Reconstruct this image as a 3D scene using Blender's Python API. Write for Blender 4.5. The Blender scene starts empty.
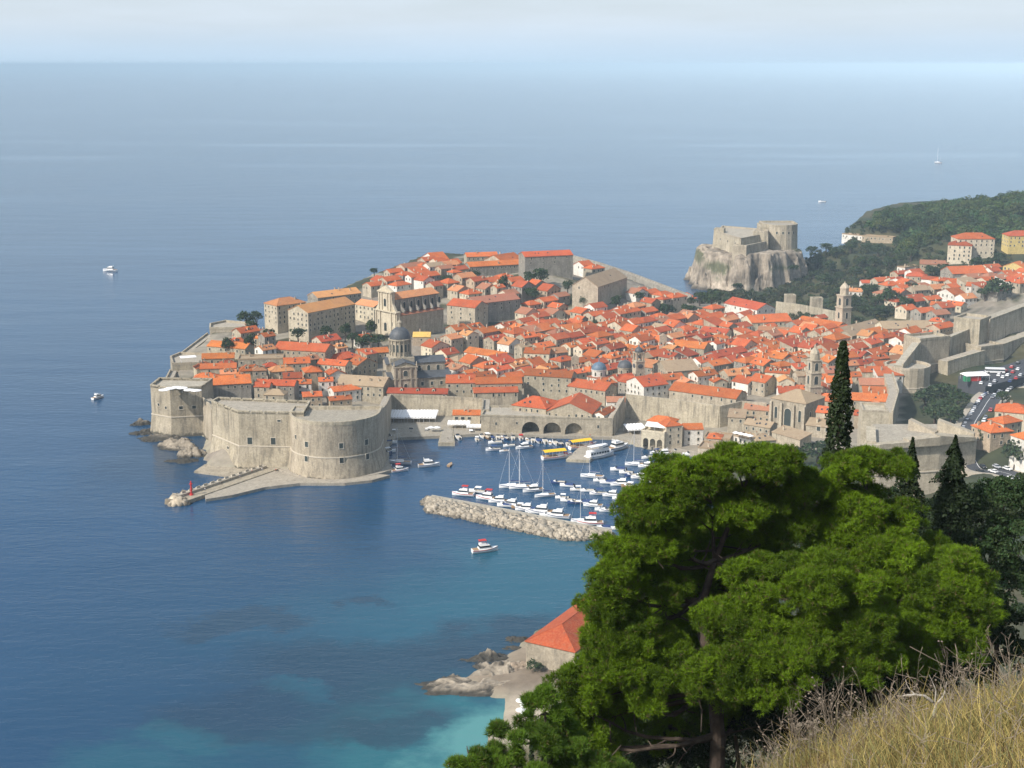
import bpy, math, random
import numpy as np
from mathutils import Matrix, Vector

# ------------------------------------------------------------------ camera, sky, sun, exposure
SC = bpy.context.scene
COL = SC.collection
FPX, CAM_H = 1400.0, 190.0
PITCH = math.atan((384 - 64) / FPX)
CP, SP = math.cos(PITCH), math.sin(PITCH)
R = math.radians

cam_data = bpy.data.cameras.new('camera')
cam_data.sensor_width = 36.0
cam_data.lens = FPX / 1024 * 36.0
cam_data.clip_start = 0.1
cam_data.clip_end = 400000
cam = bpy.data.objects.new('camera', cam_data)
cam.location = (0, 0, CAM_H)
cam.rotation_euler = (math.pi / 2 - PITCH, 0, 0)
COL.objects.link(cam)
SC.camera = cam

SUN_DIR = Vector((-0.82, -0.57, 0)).normalized()
SUN_EL = R(41)
SUN_TO = Vector((SUN_DIR.x * math.cos(SUN_EL), SUN_DIR.y * math.cos(SUN_EL), math.sin(SUN_EL)))
sun_data = bpy.data.lights.new('sun', 'SUN')
sun_data.energy = 4.1
sun_data.angle = R(2.0)
sun_data.color = (1.0, 0.945, 0.88)
sun = bpy.data.objects.new('sun', sun_data)
sun.rotation_euler = (-SUN_TO).to_track_quat('-Z', 'Y').to_euler()
sun.location = (-300, -200, 600)
COL.objects.link(sun)

world = bpy.data.worlds.new('World')
SC.world = world
world.use_nodes = True
wn, wl = world.node_tree.nodes, world.node_tree.links
wn.clear()
w_out = wn.new('ShaderNodeOutputWorld')
w_bg = wn.new('ShaderNodeBackground')
w_sky = wn.new('ShaderNodeTexSky')
w_sky.sky_type = 'NISHITA'
w_sky.sun_disc = False
w_sky.sun_elevation = SUN_EL
w_sky.sun_rotation = math.atan2(SUN_DIR.x, SUN_DIR.y)
w_sky.air_density = 1.0
w_sky.dust_density = 2.0
w_sky.ozone_density = 2.0
w_bg.inputs['Strength'].default_value = 0.118
# thin high cloud veil, thicker towards the horizon
w_tc = wn.new('ShaderNodeTexCoord')
w_map = wn.new('ShaderNodeMapping'); w_map.inputs['Scale'].default_value = (3.0, 3.0, 22.0)
w_noise = wn.new('ShaderNodeTexNoise'); w_noise.inputs['Scale'].default_value = 1.6; w_noise.inputs['Detail'].default_value = 5
w_noise.inputs['Roughness'].default_value = 0.55
w_ramp = wn.new('ShaderNodeMapRange'); w_ramp.inputs['From Min'].default_value = 0.38; w_ramp.inputs['From Max'].default_value = 0.72
w_ramp.inputs['To Min'].default_value = 0.80; w_ramp.inputs['To Max'].default_value = 1.0
w_mix = wn.new('ShaderNodeMix'); w_mix.data_type = 'RGBA'
w_mix.inputs['B'].default_value = (5.0, 5.75, 6.6, 1)
wl.new(w_tc.outputs['Generated'], w_map.inputs['Vector'])
wl.new(w_map.outputs['Vector'], w_noise.inputs['Vector'])
wl.new(w_noise.outputs['Fac'], w_ramp.inputs['Value'])
w_sep = wn.new('ShaderNodeSeparateXYZ'); wl.new(w_tc.outputs['Generated'], w_sep.inputs[0])
w_el = wn.new('ShaderNodeMapRange'); w_el.inputs['From Min'].default_value = 0.0; w_el.inputs['From Max'].default_value = 0.14
w_el.inputs['To Min'].default_value = 1.0; w_el.inputs['To Max'].default_value = 0.42
wl.new(w_sep.outputs['Z'], w_el.inputs['Value'])
w_mul = wn.new('ShaderNodeMath'); w_mul.operation = 'MULTIPLY'
wl.new(w_ramp.outputs['Result'], w_mul.inputs[0]); wl.new(w_el.outputs['Result'], w_mul.inputs[1])
wl.new(w_mul.outputs[0], w_mix.inputs['Factor'])
wl.new(w_sky.outputs['Color'], w_mix.inputs['A'])
w_hz = wn.new('ShaderNodeMapRange'); w_hz.interpolation_type = 'SMOOTHSTEP'
w_hz.inputs['From Min'].default_value = -0.002; w_hz.inputs['From Max'].default_value = 0.034
w_hz.inputs['To Min'].default_value = 1.0; w_hz.inputs['To Max'].default_value = 0.0
wl.new(w_sep.outputs['Z'], w_hz.inputs['Value'])
w_mix2 = wn.new('ShaderNodeMix'); w_mix2.data_type = 'RGBA'; w_mix2.inputs['B'].default_value = (3.7, 4.8, 5.9, 1)
wl.new(w_hz.outputs['Result'], w_mix2.inputs['Factor']); wl.new(w_mix.outputs['Result'], w_mix2.inputs['A'])
wl.new(w_mix2.outputs['Result'], w_bg.inputs['Color'])
wl.new(w_bg.outputs['Background'], w_out.inputs['Surface'])

SC.view_settings.view_transform = 'Standard'
SC.view_settings.look = 'None'
SC.view_settings.gamma = 1.0
SC.view_settings.exposure = 0.40
SC.view_settings.use_curve_mapping = False
SC.cycles.use_denoising = True
SC.cycles.max_bounces = 6
SC.cycles.transparent_max_bounces = 4
SC.cycles.volume_bounces = 0
SC.cycles.sample_clamp_indirect = 4.0

HAZE_DENSITY = 0.000082

# ------------------------------------------------------------------ pixel <-> world helpers (places are measured on the photo)
def ray(px, py):
    x = (px - 512) / FPX; y = (384 - py) / FPX
    return (x, CP + y * SP, -SP + y * CP)
def W(px, py, z=0.0):
    d = ray(px, py); t = (z - CAM_H) / d[2]
    return Vector((d[0] * t, d[1] * t, z))
def DD(px, py, dist):
    d = ray(px, py); t = dist / d[1]
    return Vector((d[0] * t, dist, CAM_H + d[2] * t))
def pix(p):
    x, y, z = p[0], p[1], p[2] - CAM_H
    dep = y * CP - z * SP; up = y * SP + z * CP
    return (512 + FPX * x / dep, 384 - FPX * up / dep)

# ------------------------------------------------------------------ naming helpers
def tag(o, label=None, cat=None, group=None, kind=None):
    if label: o['label'] = label
    if cat: o['category'] = cat
    if group: o['group'] = group
    if kind: o['kind'] = kind
    return o
def empty(name, loc=(0, 0, 0), rz=0.0, label=None, cat=None, group=None):
    o = bpy.data.objects.new(name, None)
    o.empty_display_size = 0.5
    o.location = loc; o.rotation_euler = (0, 0, rz)
    COL.objects.link(o)
    return tag(o, label, cat, group)
def link(name, me, parent=None, loc=None, rz=0.0, scale=None):
    o = bpy.data.objects.new(name, me)
    COL.objects.link(o)
    if parent is not None: o.parent = parent
    if loc is not None: o.location = loc
    if rz: o.rotation_euler = (0, 0, rz)
    if scale is not None: o.scale = scale
    return o
KIDS = {}
def copy_tree(o, parent=None):
    c = o.copy(); COL.objects.link(c)
    if parent is not None: c.parent = parent
    for ch in list(o.children):
        copy_tree(ch, c)
    return c

class MB:
    """collects shapes of ONE part and links them as one mesh"""
    def __init__(s):
        s.v = []; s.f = []; s.m = []
    def face(s, pts, mi=0):
        b = len(s.v); s.v.extend([tuple(p) for p in pts])
        s.f.append(tuple(range(b, b + len(pts)))); s.m.append(mi)
    def box(s, cx, cy, z0, sx, sy, sz, rz=0.0, mi=0, taper=1.0):
        c, sn = math.cos(rz), math.sin(rz); b = len(s.v)
        for (z, k) in ((z0, 1.0), (z0 + sz, taper)):
            for (ux, uy) in ((-.5, -.5), (.5, -.5), (.5, .5), (-.5, .5)):
                x, y = ux * sx * k, uy * sy * k
                s.v.append((cx + x * c - y * sn, cy + x * sn + y * c, z))
        for q in ((0, 3, 2, 1), (4, 5, 6, 7), (0, 1, 5, 4), (1, 2, 6, 5), (2, 3, 7, 6), (3, 0, 4, 7)):
            s.f.append(tuple(b + i for i in q)); s.m.append(mi)
    def prism(s, poly, z0, z1, mi=0, top=None, cap_bottom=False):
        """vertical prism over a CCW polygon; top = other polygon for the upper ring"""
        n = len(poly); b = len(s.v); top = top or poly
        for p in poly: s.v.append((p[0], p[1], z0 if len(p) < 3 else p[2]))
        for p in top: s.v.append((p[0], p[1], z1 if len(p) < 3 else p[2]))
        for i in range(n):
            j = (i + 1) % n
            s.f.append((b + i, b + j, b + n + j, b + n + i)); s.m.append(mi)
        s.f.append(tuple(b + n + i for i in range(n))); s.m.append(mi)
        if cap_bottom:
            s.f.append(tuple(b + n - 1 - i for i in range(n))); s.m.append(mi)
    def extrude_profile(s, prof, origin, ax, az, ay, t, mi=0):
        """2-D polygon (u,v) in plane ax/az at origin, extruded by t along ay"""
        o = Vector(origin); ax = Vector(ax); az = Vector(az); ay = Vector(ay)
        A = [o + ax * u + az * v for u, v in prof]; B = [p + ay * t for p in A]
        n = len(A); b = len(s.v)
        s.v.extend([tuple(p) for p in A + B])
        s.f.append(tuple(b + i for i in range(n))); s.m.append(mi)
        s.f.append(tuple(b + 2 * n - 1 - i for i in range(n))); s.m.append(mi)
        for i in range(n):
            j = (i + 1) % n
            s.f.append((b + i, b + n + i, b + n + j, b + j)); s.m.append(mi)
    def tube(s, pts, rad, n=6, mi=0, cap=True):
        pts = [Vector(p) for p in pts]; b = len(s.v)
        for i, p in enumerate(pts):
            d = (pts[min(i + 1, len(pts) - 1)] - pts[max(i - 1, 0)]).normalized()
            u = d.orthogonal().normalized(); w = d.cross(u)
            r = rad[i] if hasattr(rad, '__len__') else rad
            for k in range(n):
                a = 2 * math.pi * k / n
                s.v.append(tuple(p + u * (r * math.cos(a)) + w * (r * math.sin(a))))
        for i in range(len(pts) - 1):
            for k in range(n):
                k2 = (k + 1) % n
                s.f.append((b + i * n + k, b + i * n + k2, b + (i + 1) * n + k2, b + (i + 1) * n + k)); s.m.append(mi)
        if cap:
            s.f.append(tuple(b + k for k in reversed(range(n)))); s.m.append(mi)
            e = b + (len(pts) - 1) * n
            s.f.append(tuple(e + k for k in range(n))); s.m.append(mi)
    def lathe(s, prof, cx=0, cy=0, n=16, mi=0, a0=0.0, sx=1.0, sy=1.0):
        b = len(s.v)
        for r, z in prof:
            for k in range(n):
                a = a0 + 2 * math.pi * k / n
                s.v.append((cx + r * sx * math.cos(a), cy + r * sy * math.sin(a), z))
        for i in range(len(prof) - 1):
            for k in range(n):
                k2 = (k + 1) % n
                s.f.append((b + i * n + k, b + i * n + k2, b + (i + 1) * n + k2, b + (i + 1) * n + k)); s.m.append(mi)
        s.f.append(tuple(b + k for k in reversed(range(n)))); s.m.append(mi)
        e = b + (len(prof) - 1) * n
        s.f.append(tuple(e + k for k in range(n))); s.m.append(mi)
    def loft(s, rings, mi=0, closed=True, caps=True):
        n = len(rings[0]); b = len(s.v)
        for r in rings: s.v.extend([tuple(p) for p in r])
        for i in range(len(rings) - 1):
            for k in range(n if closed else n - 1):
                k2 = (k + 1) % n
                s.f.append((b + i * n + k, b + i * n + k2, b + (i + 1) * n + k2, b + (i + 1) * n + k)); s.m.append(mi)
        if caps:
            s.f.append(tuple(b + k for k in reversed(range(n)))); s.m.append(mi)
            e = b + (len(rings) - 1) * n
            s.f.append(tuple(e + k for k in range(n))); s.m.append(mi)
    def add(s, o, mat4, mi=0):
        b = len(s.v); s.v.extend([tuple(mat4 @ Vector(p)) for p in o.v])
        for f, m in zip(o.f, o.m): s.f.append(tuple(b + i for i in f)); s.m.append(mi + m)
    def mesh(s, name, mats, smooth=False):
        me = bpy.data.meshes.new(name)
        me.from_pydata(s.v, [], s.f)
        for m in (mats if isinstance(mats, (list, tuple)) else [mats]): me.materials.append(m)
        if any(s.m): me.polygons.foreach_set('material_index', s.m)
        if smooth: me.polygons.foreach_set('use_smooth', [True] * len(s.f))
        me.update()
        return me
    def build(s, name, mats, parent=None, loc=None, rz=0.0, smooth=False):
        return link(name, s.mesh(name, mats, smooth), parent, loc, rz)

def np_mesh(name, verts, faces, mats, smooth=False, attr=None):
    """fast mesh from numpy arrays; faces is (n,3) or (n,4)"""
    me = bpy.data.meshes.new(name)
    nv, nf, k = len(verts), len(faces), faces.shape[1]
    me.vertices.add(nv); me.vertices.foreach_set('co', np.asarray(verts, np.float32).ravel())
    me.loops.add(nf * k); me.loops.foreach_set('vertex_index', np.asarray(faces, np.int32).ravel())
    me.polygons.add(nf); me.polygons.foreach_set('loop_start', np.arange(0, nf * k, k, dtype=np.int32))
    if smooth: me.polygons.foreach_set('use_smooth', np.ones(nf, bool))
    me.update(calc_edges=True)
    if attr is not None:
        a = me.color_attributes.new('tint', 'FLOAT_COLOR', 'POINT')
        c = np.ones((nv, 4), np.float32); c[:, :3] = attr
        a.data.foreach_set('color', c.ravel())
    for m in (mats if isinstance(mats, (list, tuple)) else [mats]): me.materials.append(m)
    return me

# ------------------------------------------------------------------ materials
def new_mat(name, rough=0.8, spec=0.3):
    m = bpy.data.materials.new(name); m.use_nodes = True
    nt = m.node_tree; b = nt.nodes['Principled BSDF']
    b.inputs['Roughness'].default_value = rough
    b.inputs['Specular IOR Level'].default_value = spec
    return m, nt, b
def n_noise(nt, scale, detail=4, vec=None, rough=0.55, stretch=None):
    t = nt.nodes.new('ShaderNodeTexNoise')
    t.inputs['Scale'].default_value = scale; t.inputs['Detail'].default_value = detail; t.inputs['Roughness'].default_value = rough
    if vec is None:
        vec = nt.nodes.new('ShaderNodeNewGeometry').outputs['Position']
    if stretch:
        mp = nt.nodes.new('ShaderNodeMapping'); mp.inputs['Scale'].default_value = stretch
        nt.links.new(vec, mp.inputs['Vector']); vec = mp.outputs['Vector']
    nt.links.new(vec, t.inputs['Vector'])
    return t.outputs['Fac']
def n_range(nt, src, a, b, c=0.0, d=1.0):
    r = nt.nodes.new('ShaderNodeMapRange'); r.clamp = True
    for k, v in zip(('From Min', 'From Max', 'To Min', 'To Max'), (a, b, c, d)): r.inputs[k].default_value = v
    nt.links.new(src, r.inputs['Value']); return r.outputs['Result']
def n_mix(nt, fac, a, b, mode='MIX'):
    m = nt.nodes.new('ShaderNodeMix'); m.data_type = 'RGBA'; m.blend_type = mode
    if isinstance(fac, (int, float)): m.inputs['Factor'].default_value = fac
    else: nt.links.new(fac, m.inputs['Factor'])
    for k, v in (('A', a), ('B', b)):
        if isinstance(v, (tuple, list)): m.inputs[k].default_value = (*v[:3], 1)
        else: nt.links.new(v, m.inputs[k])
    return m.outputs['Result']
def n_vary(nt, col, amt, fac=None):
    """per-object brightness/hue variation"""
    oi = nt.nodes.new('ShaderNodeObjectInfo')
    h = nt.nodes.new('ShaderNodeHueSaturation')
    nt.links.new(n_range(nt, oi.outputs['Random'], 0, 1, 1 - amt, 1 + amt), h.inputs['Value'])
    wn_ = nt.nodes.new('ShaderNodeTexWhiteNoise'); wn_.noise_dimensions = '1D'; nt.links.new(oi.outputs['Random'], wn_.inputs['W'])
    nt.links.new(n_range(nt, wn_.outputs['Value'], 0, 1, .5 - amt * .02, .5 + amt * .07), h.inputs['Hue'])
    nt.links.new(col, h.inputs['Color'])
    return h.outputs['Color']
def n_bump(nt, b, src, strength=0.4, dist=0.1):
    bp = nt.nodes.new('ShaderNodeBump'); bp.inputs['Strength'].default_value = strength; bp.inputs['Distance'].default_value = dist
    nt.links.new(src, bp.inputs['Height']); nt.links.new(bp.outputs['Normal'], b.inputs['Normal'])

def stone_mat(name, c1, c2, stain=(0.16, 0.14, 0.11), vary=0.10, sc=0.25, stain_amt=0.55, tide=False):
    m, nt, b = new_mat(name, 0.9, 0.15)
    a = n_range(nt, n_noise(nt, sc, 6), 0.35, 0.65)
    col = n_mix(nt, a, c1, c2)
    st = n_range(nt, n_noise(nt, 0.55, 5, stretch=(1, 1, 0.14)), 0.48, 0.70, 0, stain_amt)
    col = n_mix(nt, st, col, stain)
    s2 = n_range(nt, n_noise(nt, 1.3, 4, stretch=(1, 1, 0.05)), 0.55, 0.75, 0, stain_amt * .8)
    col = n_mix(nt, s2, col, stain)
    if tide:
        sx = nt.nodes.new('ShaderNodeSeparateXYZ'); nt.links.new(nt.nodes.new('ShaderNodeNewGeometry').outputs['Position'], sx.inputs[0])
        ad = nt.nodes.new('ShaderNodeMath'); ad.operation = 'ADD'; nt.links.new(sx.outputs['Z'], ad.inputs[0]); nt.links.new(n_range(nt, n_noise(nt, .5, 4), .3, .7, -.9, .9), ad.inputs[1])
        col = n_mix(nt, n_range(nt, ad.outputs[0], .9, 1.9, .85, 0), col, (.07, .062, .045))
        pt = n_range(nt, n_noise(nt, .09, 3), .55, .62, 0, .35); col = n_mix(nt, pt, col, (.50, .43, .33))
    bl = n_range(nt, n_noise(nt, 1.1, 5, rough=0.85), 0.3, 0.7, 0.62, 1.22)
    hv = nt.nodes.new('ShaderNodeHueSaturation'); nt.links.new(bl, hv.inputs['Value']); nt.links.new(col, hv.inputs['Color'])
    col = n_vary(nt, hv.outputs['Color'], vary)
    nt.links.new(col, b.inputs['Base Color'])
    n_bump(nt, b, n_noise(nt, 1.3, 4), 0.5, 0.25)
    return m
def roof_mat(name, c1, c2, c3, vary=0.22):
    m, nt, b = new_mat(name, 0.85, 0.2)
    a = n_range(nt, n_noise(nt, 0.16, 4), 0.35, 0.65)
    col = n_mix(nt, a, c1, c2)
    f = n_range(nt, n_noise(nt, 1.3, 4, rough=0.8), 0.42, 0.68, 0, 0.85)
    col = n_mix(nt, f, col, c3)
    g = n_range(nt, n_noise(nt, 0.5, 5, rough=0.7), 0.53, 0.72, 0, 0.6)
    col = n_mix(nt, g, col, (0.20, 0.13, 0.08))
    nt.links.new(n_vary(nt, col, vary), b.inputs['Base Color'])
    n_bump(nt, b, n_noise(nt, 2.6, 3), 0.5, 0.2)
    return m
def plain_mat(name, col, rough=0.6, spec=0.4, noise=0.12, sc=1.5, metal=0.0, vary=0.0):
    m, nt, b = new_mat(name, rough, spec)
    b.inputs['Metallic'].default_value = metal
    f = n_range(nt, n_noise(nt, sc, 4), 0.3, 0.7, 1 - noise, 1 + noise)
    h = nt.nodes.new('ShaderNodeHueSaturation'); h.inputs['Color'].default_value = (*col, 1)
    nt.links.new(f, h.inputs['Value'])
    c = h.outputs['Color']
    if vary: c = n_vary(nt, c, vary)
    nt.links.new(c, b.inputs['Base Color'])
    return m
def leaf_mat(name, trans=0.25, rough=0.6):
    """foliage: the tint attribute carries each leaf's own colour"""
    m, nt, b = new_mat(name, rough, 0.15)
    at = nt.nodes.new('ShaderNodeVertexColor'); at.layer_name = 'tint'
    col = n_vary(nt, at.outputs['Color'], 0.12)
    nt.links.new(col, b.inputs['Base Color'])
    if trans:
        tr = nt.nodes.new('ShaderNodeBsdfTranslucent'); nt.links.new(col, tr.inputs['Color'])
        mx = nt.nodes.new('ShaderNodeMixShader'); mx.inputs['Fac'].default_value = trans
        out = nt.nodes['Material Output']
        nt.links.new(b.outputs['BSDF'], mx.inputs[1]); nt.links.new(tr.outputs['BSDF'], mx.inputs[2])
        nt.links.new(mx.outputs['Shader'], out.inputs['Surface'])
    return m
def attr_mat(name, rough=0.9, bump=0.6, sc=0.6):
    m, nt, b = new_mat(name, rough, 0.15)
    at = nt.nodes.new('ShaderNodeVertexColor'); at.layer_name = 'tint'
    f = n_range(nt, n_noise(nt, sc, 6, rough=0.7), 0.3, 0.7, 0.7, 1.3)
    h = nt.nodes.new('ShaderNodeHueSaturation'); nt.links.new(at.outputs['Color'], h.inputs['Color']); nt.links.new(f, h.inputs['Value'])
    nt.links.new(h.outputs['Color'], b.inputs['Base Color'])
    n_bump(nt, b, n_noise(nt, sc * 2, 5), bump, 0.4)
    return m

M = {}
M['wall_stone'] = stone_mat('wall_stone', (0.46, 0.395, 0.29), (0.35, 0.30, 0.22))
M['fort_stone'] = stone_mat('fort_stone', (0.48, 0.41, 0.30), (0.36, 0.305, 0.22), sc=0.12, stain_amt=0.7, tide=True)
M['pale_stone'] = stone_mat('pale_stone', (0.50, 0.43, 0.32), (0.40, 0.34, 0.25), stain_amt=0.35)
M['grey_stone'] = stone_mat('grey_stone', (0.34, 0.31, 0.255), (0.26, 0.235, 0.20))
M['cream'] = stone_mat('cream_plaster', (0.62, 0.54, 0.40), (0.54, 0.46, 0.34), stain_amt=0.25, vary=0.14)
M['white'] = stone_mat('white_plaster', (0.76, 0.72, 0.64), (0.68, 0.64, 0.56), stain_amt=0.18)
M['tan'] = stone_mat('tan_plaster', (0.46, 0.36, 0.25), (0.38, 0.30, 0.21), stain_amt=0.35)
M['yellow'] = stone_mat('yellow_plaster', (0.66, 0.50, 0.20), (0.60, 0.44, 0.17), stain_amt=0.15)
M['trim'] = plain_mat('pale_trim_stone', (0.52, 0.46, 0.36), 0.85, 0.2)
M['r_orange'] = roof_mat('orange_tiles', (0.48, 0.090, 0.024), (0.35, 0.062, 0.020), (0.52, 0.165, 0.066))
M['r_red'] = roof_mat('brick_red_tiles', (0.37, 0.064, 0.022), (0.265, 0.048, 0.020), (0.41, 0.115, 0.05))
M['r_salmon'] = roof_mat('faded_salmon_tiles', (0.52, 0.19, 0.075), (0.42, 0.15, 0.07), (0.54, 0.28, 0.14))
M['r_brown'] = roof_mat('rust_brown_tiles', (0.32, 0.115, 0.065), (0.27, 0.115, 0.07), (0.38, 0.19, 0.11))
M['r_tan'] = roof_mat('tan_tiles', (0.33, 0.24, 0.15), (0.28, 0.20, 0.13), (0.37, 0.28, 0.18), vary=0.08)
M['r_yellow'] = roof_mat('yellow_tiles', (0.58, 0.33, 0.09), (0.50, 0.29, 0.08), (0.6, 0.38, 0.14))
M['slate'] = plain_mat('lead_sheet', (0.075, 0.08, 0.085), 0.55, 0.4, 0.2, 0.6)
M['blue_lead'] = plain_mat('blue_grey_lead', (0.10, 0.15, 0.20), 0.5, 0.4, 0.2, 0.8)
M['dark'] = plain_mat('dark_opening', (0.022, 0.022, 0.024), 0.5, 0.4)
M['shutter'] = plain_mat('dark_shutter', (0.035, 0.045, 0.04), 0.6, 0.3, vary=0.3)
M['white_paint'] = plain_mat('white_gelcoat', (0.78, 0.77, 0.74), 0.3, 0.5, 0.05)
M['canvas'] = plain_mat('white_canvas', (0.80, 0.79, 0.76), 0.8, 0.2, 0.06)
M['blue_canvas'] = plain_mat('blue_canvas', (0.03, 0.06, 0.16), 0.7, 0.2)
M['red_canvas'] = plain_mat('red_canvas', (0.50, 0.04, 0.035), 0.7, 0.2)
M['yellow_canvas'] = plain_mat('yellow_canvas', (0.80, 0.47, 0.02), 0.7, 0.2)
M['glass'] = plain_mat('tinted_glass', (0.02, 0.03, 0.04), 0.12, 0.6, 0.02)
M['teak'] = plain_mat('teak_deck', (0.30, 0.19, 0.10), 0.7, 0.3)
M['metal'] = plain_mat('mast_aluminium', (0.62, 0.62, 0.62), 0.4, 0.5, 0.05)
M['rubber'] = plain_mat('black_rubber', (0.02, 0.02, 0.02), 0.8, 0.2)
M['asphalt'] = plain_mat('asphalt', (0.062, 0.064, 0.070), 0.9, 0.2, 0.15, 0.8)
M['paving'] = stone_mat('limestone_paving', (0.42, 0.37, 0.29), (0.35, 0.31, 0.245), stain_amt=0.3)
M['paint'] = plain_mat('road_paint', (0.75, 0.75, 0.72), 0.7, 0.2)
M['leaf'] = leaf_mat('leaf', 0.22)
M['needle'] = leaf_mat('pine_needle', 0.26)
M['dark_leaf'] = leaf_mat('dark_leaf', 0.10)
M['bark'] = stone_mat('bark', (0.115, 0.085, 0.066), (0.06, 0.046, 0.036), stain=(0.035, 0.028, 0.022), sc=2.0)
M['rock'] = attr_mat('rock', 0.9, 0.9, 0.35)
M['ground'] = attr_mat('ground', 0.95, 0.5, 0.12)
M['straw'] = leaf_mat('dry_grass', 0.3)
M['twig'] = plain_mat('dry_twig', (0.20, 0.165, 0.125), 0.9, 0.1)
M['skin'] = plain_mat('skin', (0.45, 0.27, 0.19), 0.6, 0.3)

# ------------------------------------------------------------------ terrain
rng = np.random.default_rng(11)
random.seed(5)
def sstep(x, a, b):
    t = np.clip((x - a) / (b - a), 0, 1); return t * t * (3 - 2 * t)
def vnoise(x, y, seed=0, octaves=4, sc=1.0):
    """cheap value noise from sines, works on arrays"""
    out = 0; a = 1.0; f = sc
    r = np.random.default_rng(seed)
    for _ in range(octaves):
        for _k in range(2):
            th, ph = r.uniform(0, 6.28, 2)
            out = out + a * 0.5 * np.sin((x * math.cos(th) + y * math.sin(th)) * f * r.uniform(.8, 1.25) + ph + 1.7 * np.sin((y * math.cos(th) - x * math.sin(th)) * f * 0.7 + ph * 2))
        a *= 0.5; f *= 2.03
    return out

CTRL = [(220,380,14),(260,352,18),(300,345,20),(330,312,24),(400,332,20),(400,375,8),(460,390,4),(600,400,3.5),(640,385,5),(700,385,7),
        (760,385,11),(850,372,15),(900,350,19),(843,335,8),(740,350,6),(700,330,9),(560,330,12),(480,320,16),(520,290,26),(450,275,32),
        (540,272,36),(600,290,27),(640,300,19),(575,262,33),(600,270,29),(628,279,23),(655,288,17),(520,258,35),(470,266,33),(430,262,31),(300,318,22),(690,302,10),(780,312,8),(930,312,22),(1000,330,30),
        (850,290,14),(900,290,22),(960,280,28),(1000,255,38),(870,250,24),(1024,290,33),(900,225,40),(1024,212,56),(960,240,48),(1100,222,58),
        (930,385,12),(980,400,20),(975,470,24),(1010,440,28),(920,415,9),(930,500,7),(880,490,7),(900,470,7),(780,440,7),(700,460,2),(740,450,5),(1015,366,16),(1000,364,15),(1050,362,18),(1080,400,32),(1080,330,40)]
CW = np.array([tuple(W(*c)) for c in CTRL] + [(100, 500, 8), (60, 450, 5), (12, 434, 3.5), (40, 480, 4), (-5, 400, 2.5), (200, 450, 24), (350, 450, 40), (150, 400, 20),
                                              (-50, 730, 1.2), (-25, 730, 1.2), (0, 726, 1.2), (30, 720, 1.2), (-60, 715, 1.2), (75, 700, 1.2), (95, 690, 1.4), (85, 712, 1.4), (190, 1170, 2), (215, 1180, 3), (245, 1188, 6), (172, 1150, 3), (200, 1200, 1), (270, 1200, 10), (70, 390, 8), (15, 405, 4), (520, 1400, 51), (700, 1300, 53), (-180, 690, 12), (-90, 690, 8)])
def base_h(x, y):
    x = np.asarray(x, float); y = np.asarray(y, float)
    num = 0; den = 0
    for cx, cy, cz in CW:
        w = 1.0 / ((x - cx) ** 2 + (y - cy) ** 2 + 150.0) ** 1.6
        num = num + w * cz; den = den + w
    return num / den

COAST = [(-400, -300), (-400, 60), (-60, 200), (-22, 290), (-9, 330), (-7, 366), (-4, 383), (-1, 395), (-7, 402), (-16, 407), (-14, 414), (-4, 421), (0, 432), (8, 450), (30, 468), (62, 500), (92, 560),
         (108, 615), (98, 650), (93, 669), (72, 680), (62, 688), (55, 703), (30, 709), (-16, 716), (-30, 719), (-60, 716), (-63, 700), (-61, 645), (-84, 633), (-105, 640), (-130, 645),
         (-147, 650), (-150, 660), (-160, 709), (-188, 716), (-193, 732), (-205, 800), (-206, 830), (-201, 900), (-196, 930)]
for q in ((256, 328, 22), (290, 300, 26), (340, 284, 28), (395, 266, 30), (430, 250, 32), (480, 252, 36), (530, 250, 36), (575, 258, 36), (610, 268, 30), (640, 280, 22), (690, 298, 12)):
    p = W(*q); COAST.append((p.x, p.y + (28 if 400 < q[0] < 580 else 8 if q[0] < 400 else 1)))
COAST += [(165, 1130), (176, 1180), (215, 1260), (300, 1300), (330, 1400), (375, 1530), (440, 1640), (900, 1900), (1400, 1900), (1400, -300)]
CA = np.array(COAST)
def coast_sd(x, y):
    """signed distance to the shore, positive on land"""
    x = np.asarray(x, float); y = np.asarray(y, float)
    d2 = np.full(x.shape, 1e18); ins = np.zeros(x.shape, bool)
    for i in range(len(CA)):
        ax, ay = CA[i]; bx, by = CA[(i + 1) % len(CA)]
        ex, ey = bx - ax, by - ay
        t = np.clip(((x - ax) * ex + (y - ay) * ey) / (ex * ex + ey * ey), 0, 1)
        d2 = np.minimum(d2, (x - ax - ex * t) ** 2 + (y - ay - ey * t) ** 2)
        c = ((ay > y) != (by > y)) & (x < ex * (y - ay) / (ey if ey else 1e-9) + ax)
        ins ^= c
    d = np.sqrt(d2)
    return np.where(ins, d, -d)
def terr(x, y):
    x = np.asarray(x, float); y = np.asarray(y, float)
    sd = coast_sd(x, y)
    b = base_h(x, y)
    # low along the harbour, cliffs along the outer sea side
    soft = sstep(y, 760, 820) * sstep(-x, -170, -120)
    ww = np.where(y < 640, 26.0, 12.0) * (1 - soft) + 5.0 * soft
    h = 1.1 + (b - 1.1) * sstep(sd, 0, ww)
    hill = 186 - 0.56 * y + np.where(x > 0, 0.10 * x, 0.30 * x)
    hill = hill + 1.2 * vnoise(x, y, 3, 3, 0.05)
    hill = np.where(y < 520, hill, -50)
    near = np.minimum(188.8 - 0.42 * y + 0.19 * x, 193.7 - 1.0 * y + 0.50 * x) - 0.8
    hill = np.where(y < 22, np.maximum(hill, near) - 1.2, hill)
    h = np.where(sd > 0, np.maximum(h, hill), -0.8 + 0.25 * sd)
    return np.where(sd > 0, np.maximum(h, 0.9), np.maximum(h, -7))
def tz(x, y): return float(terr(np.array([x]), np.array([y]))[0])

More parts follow.
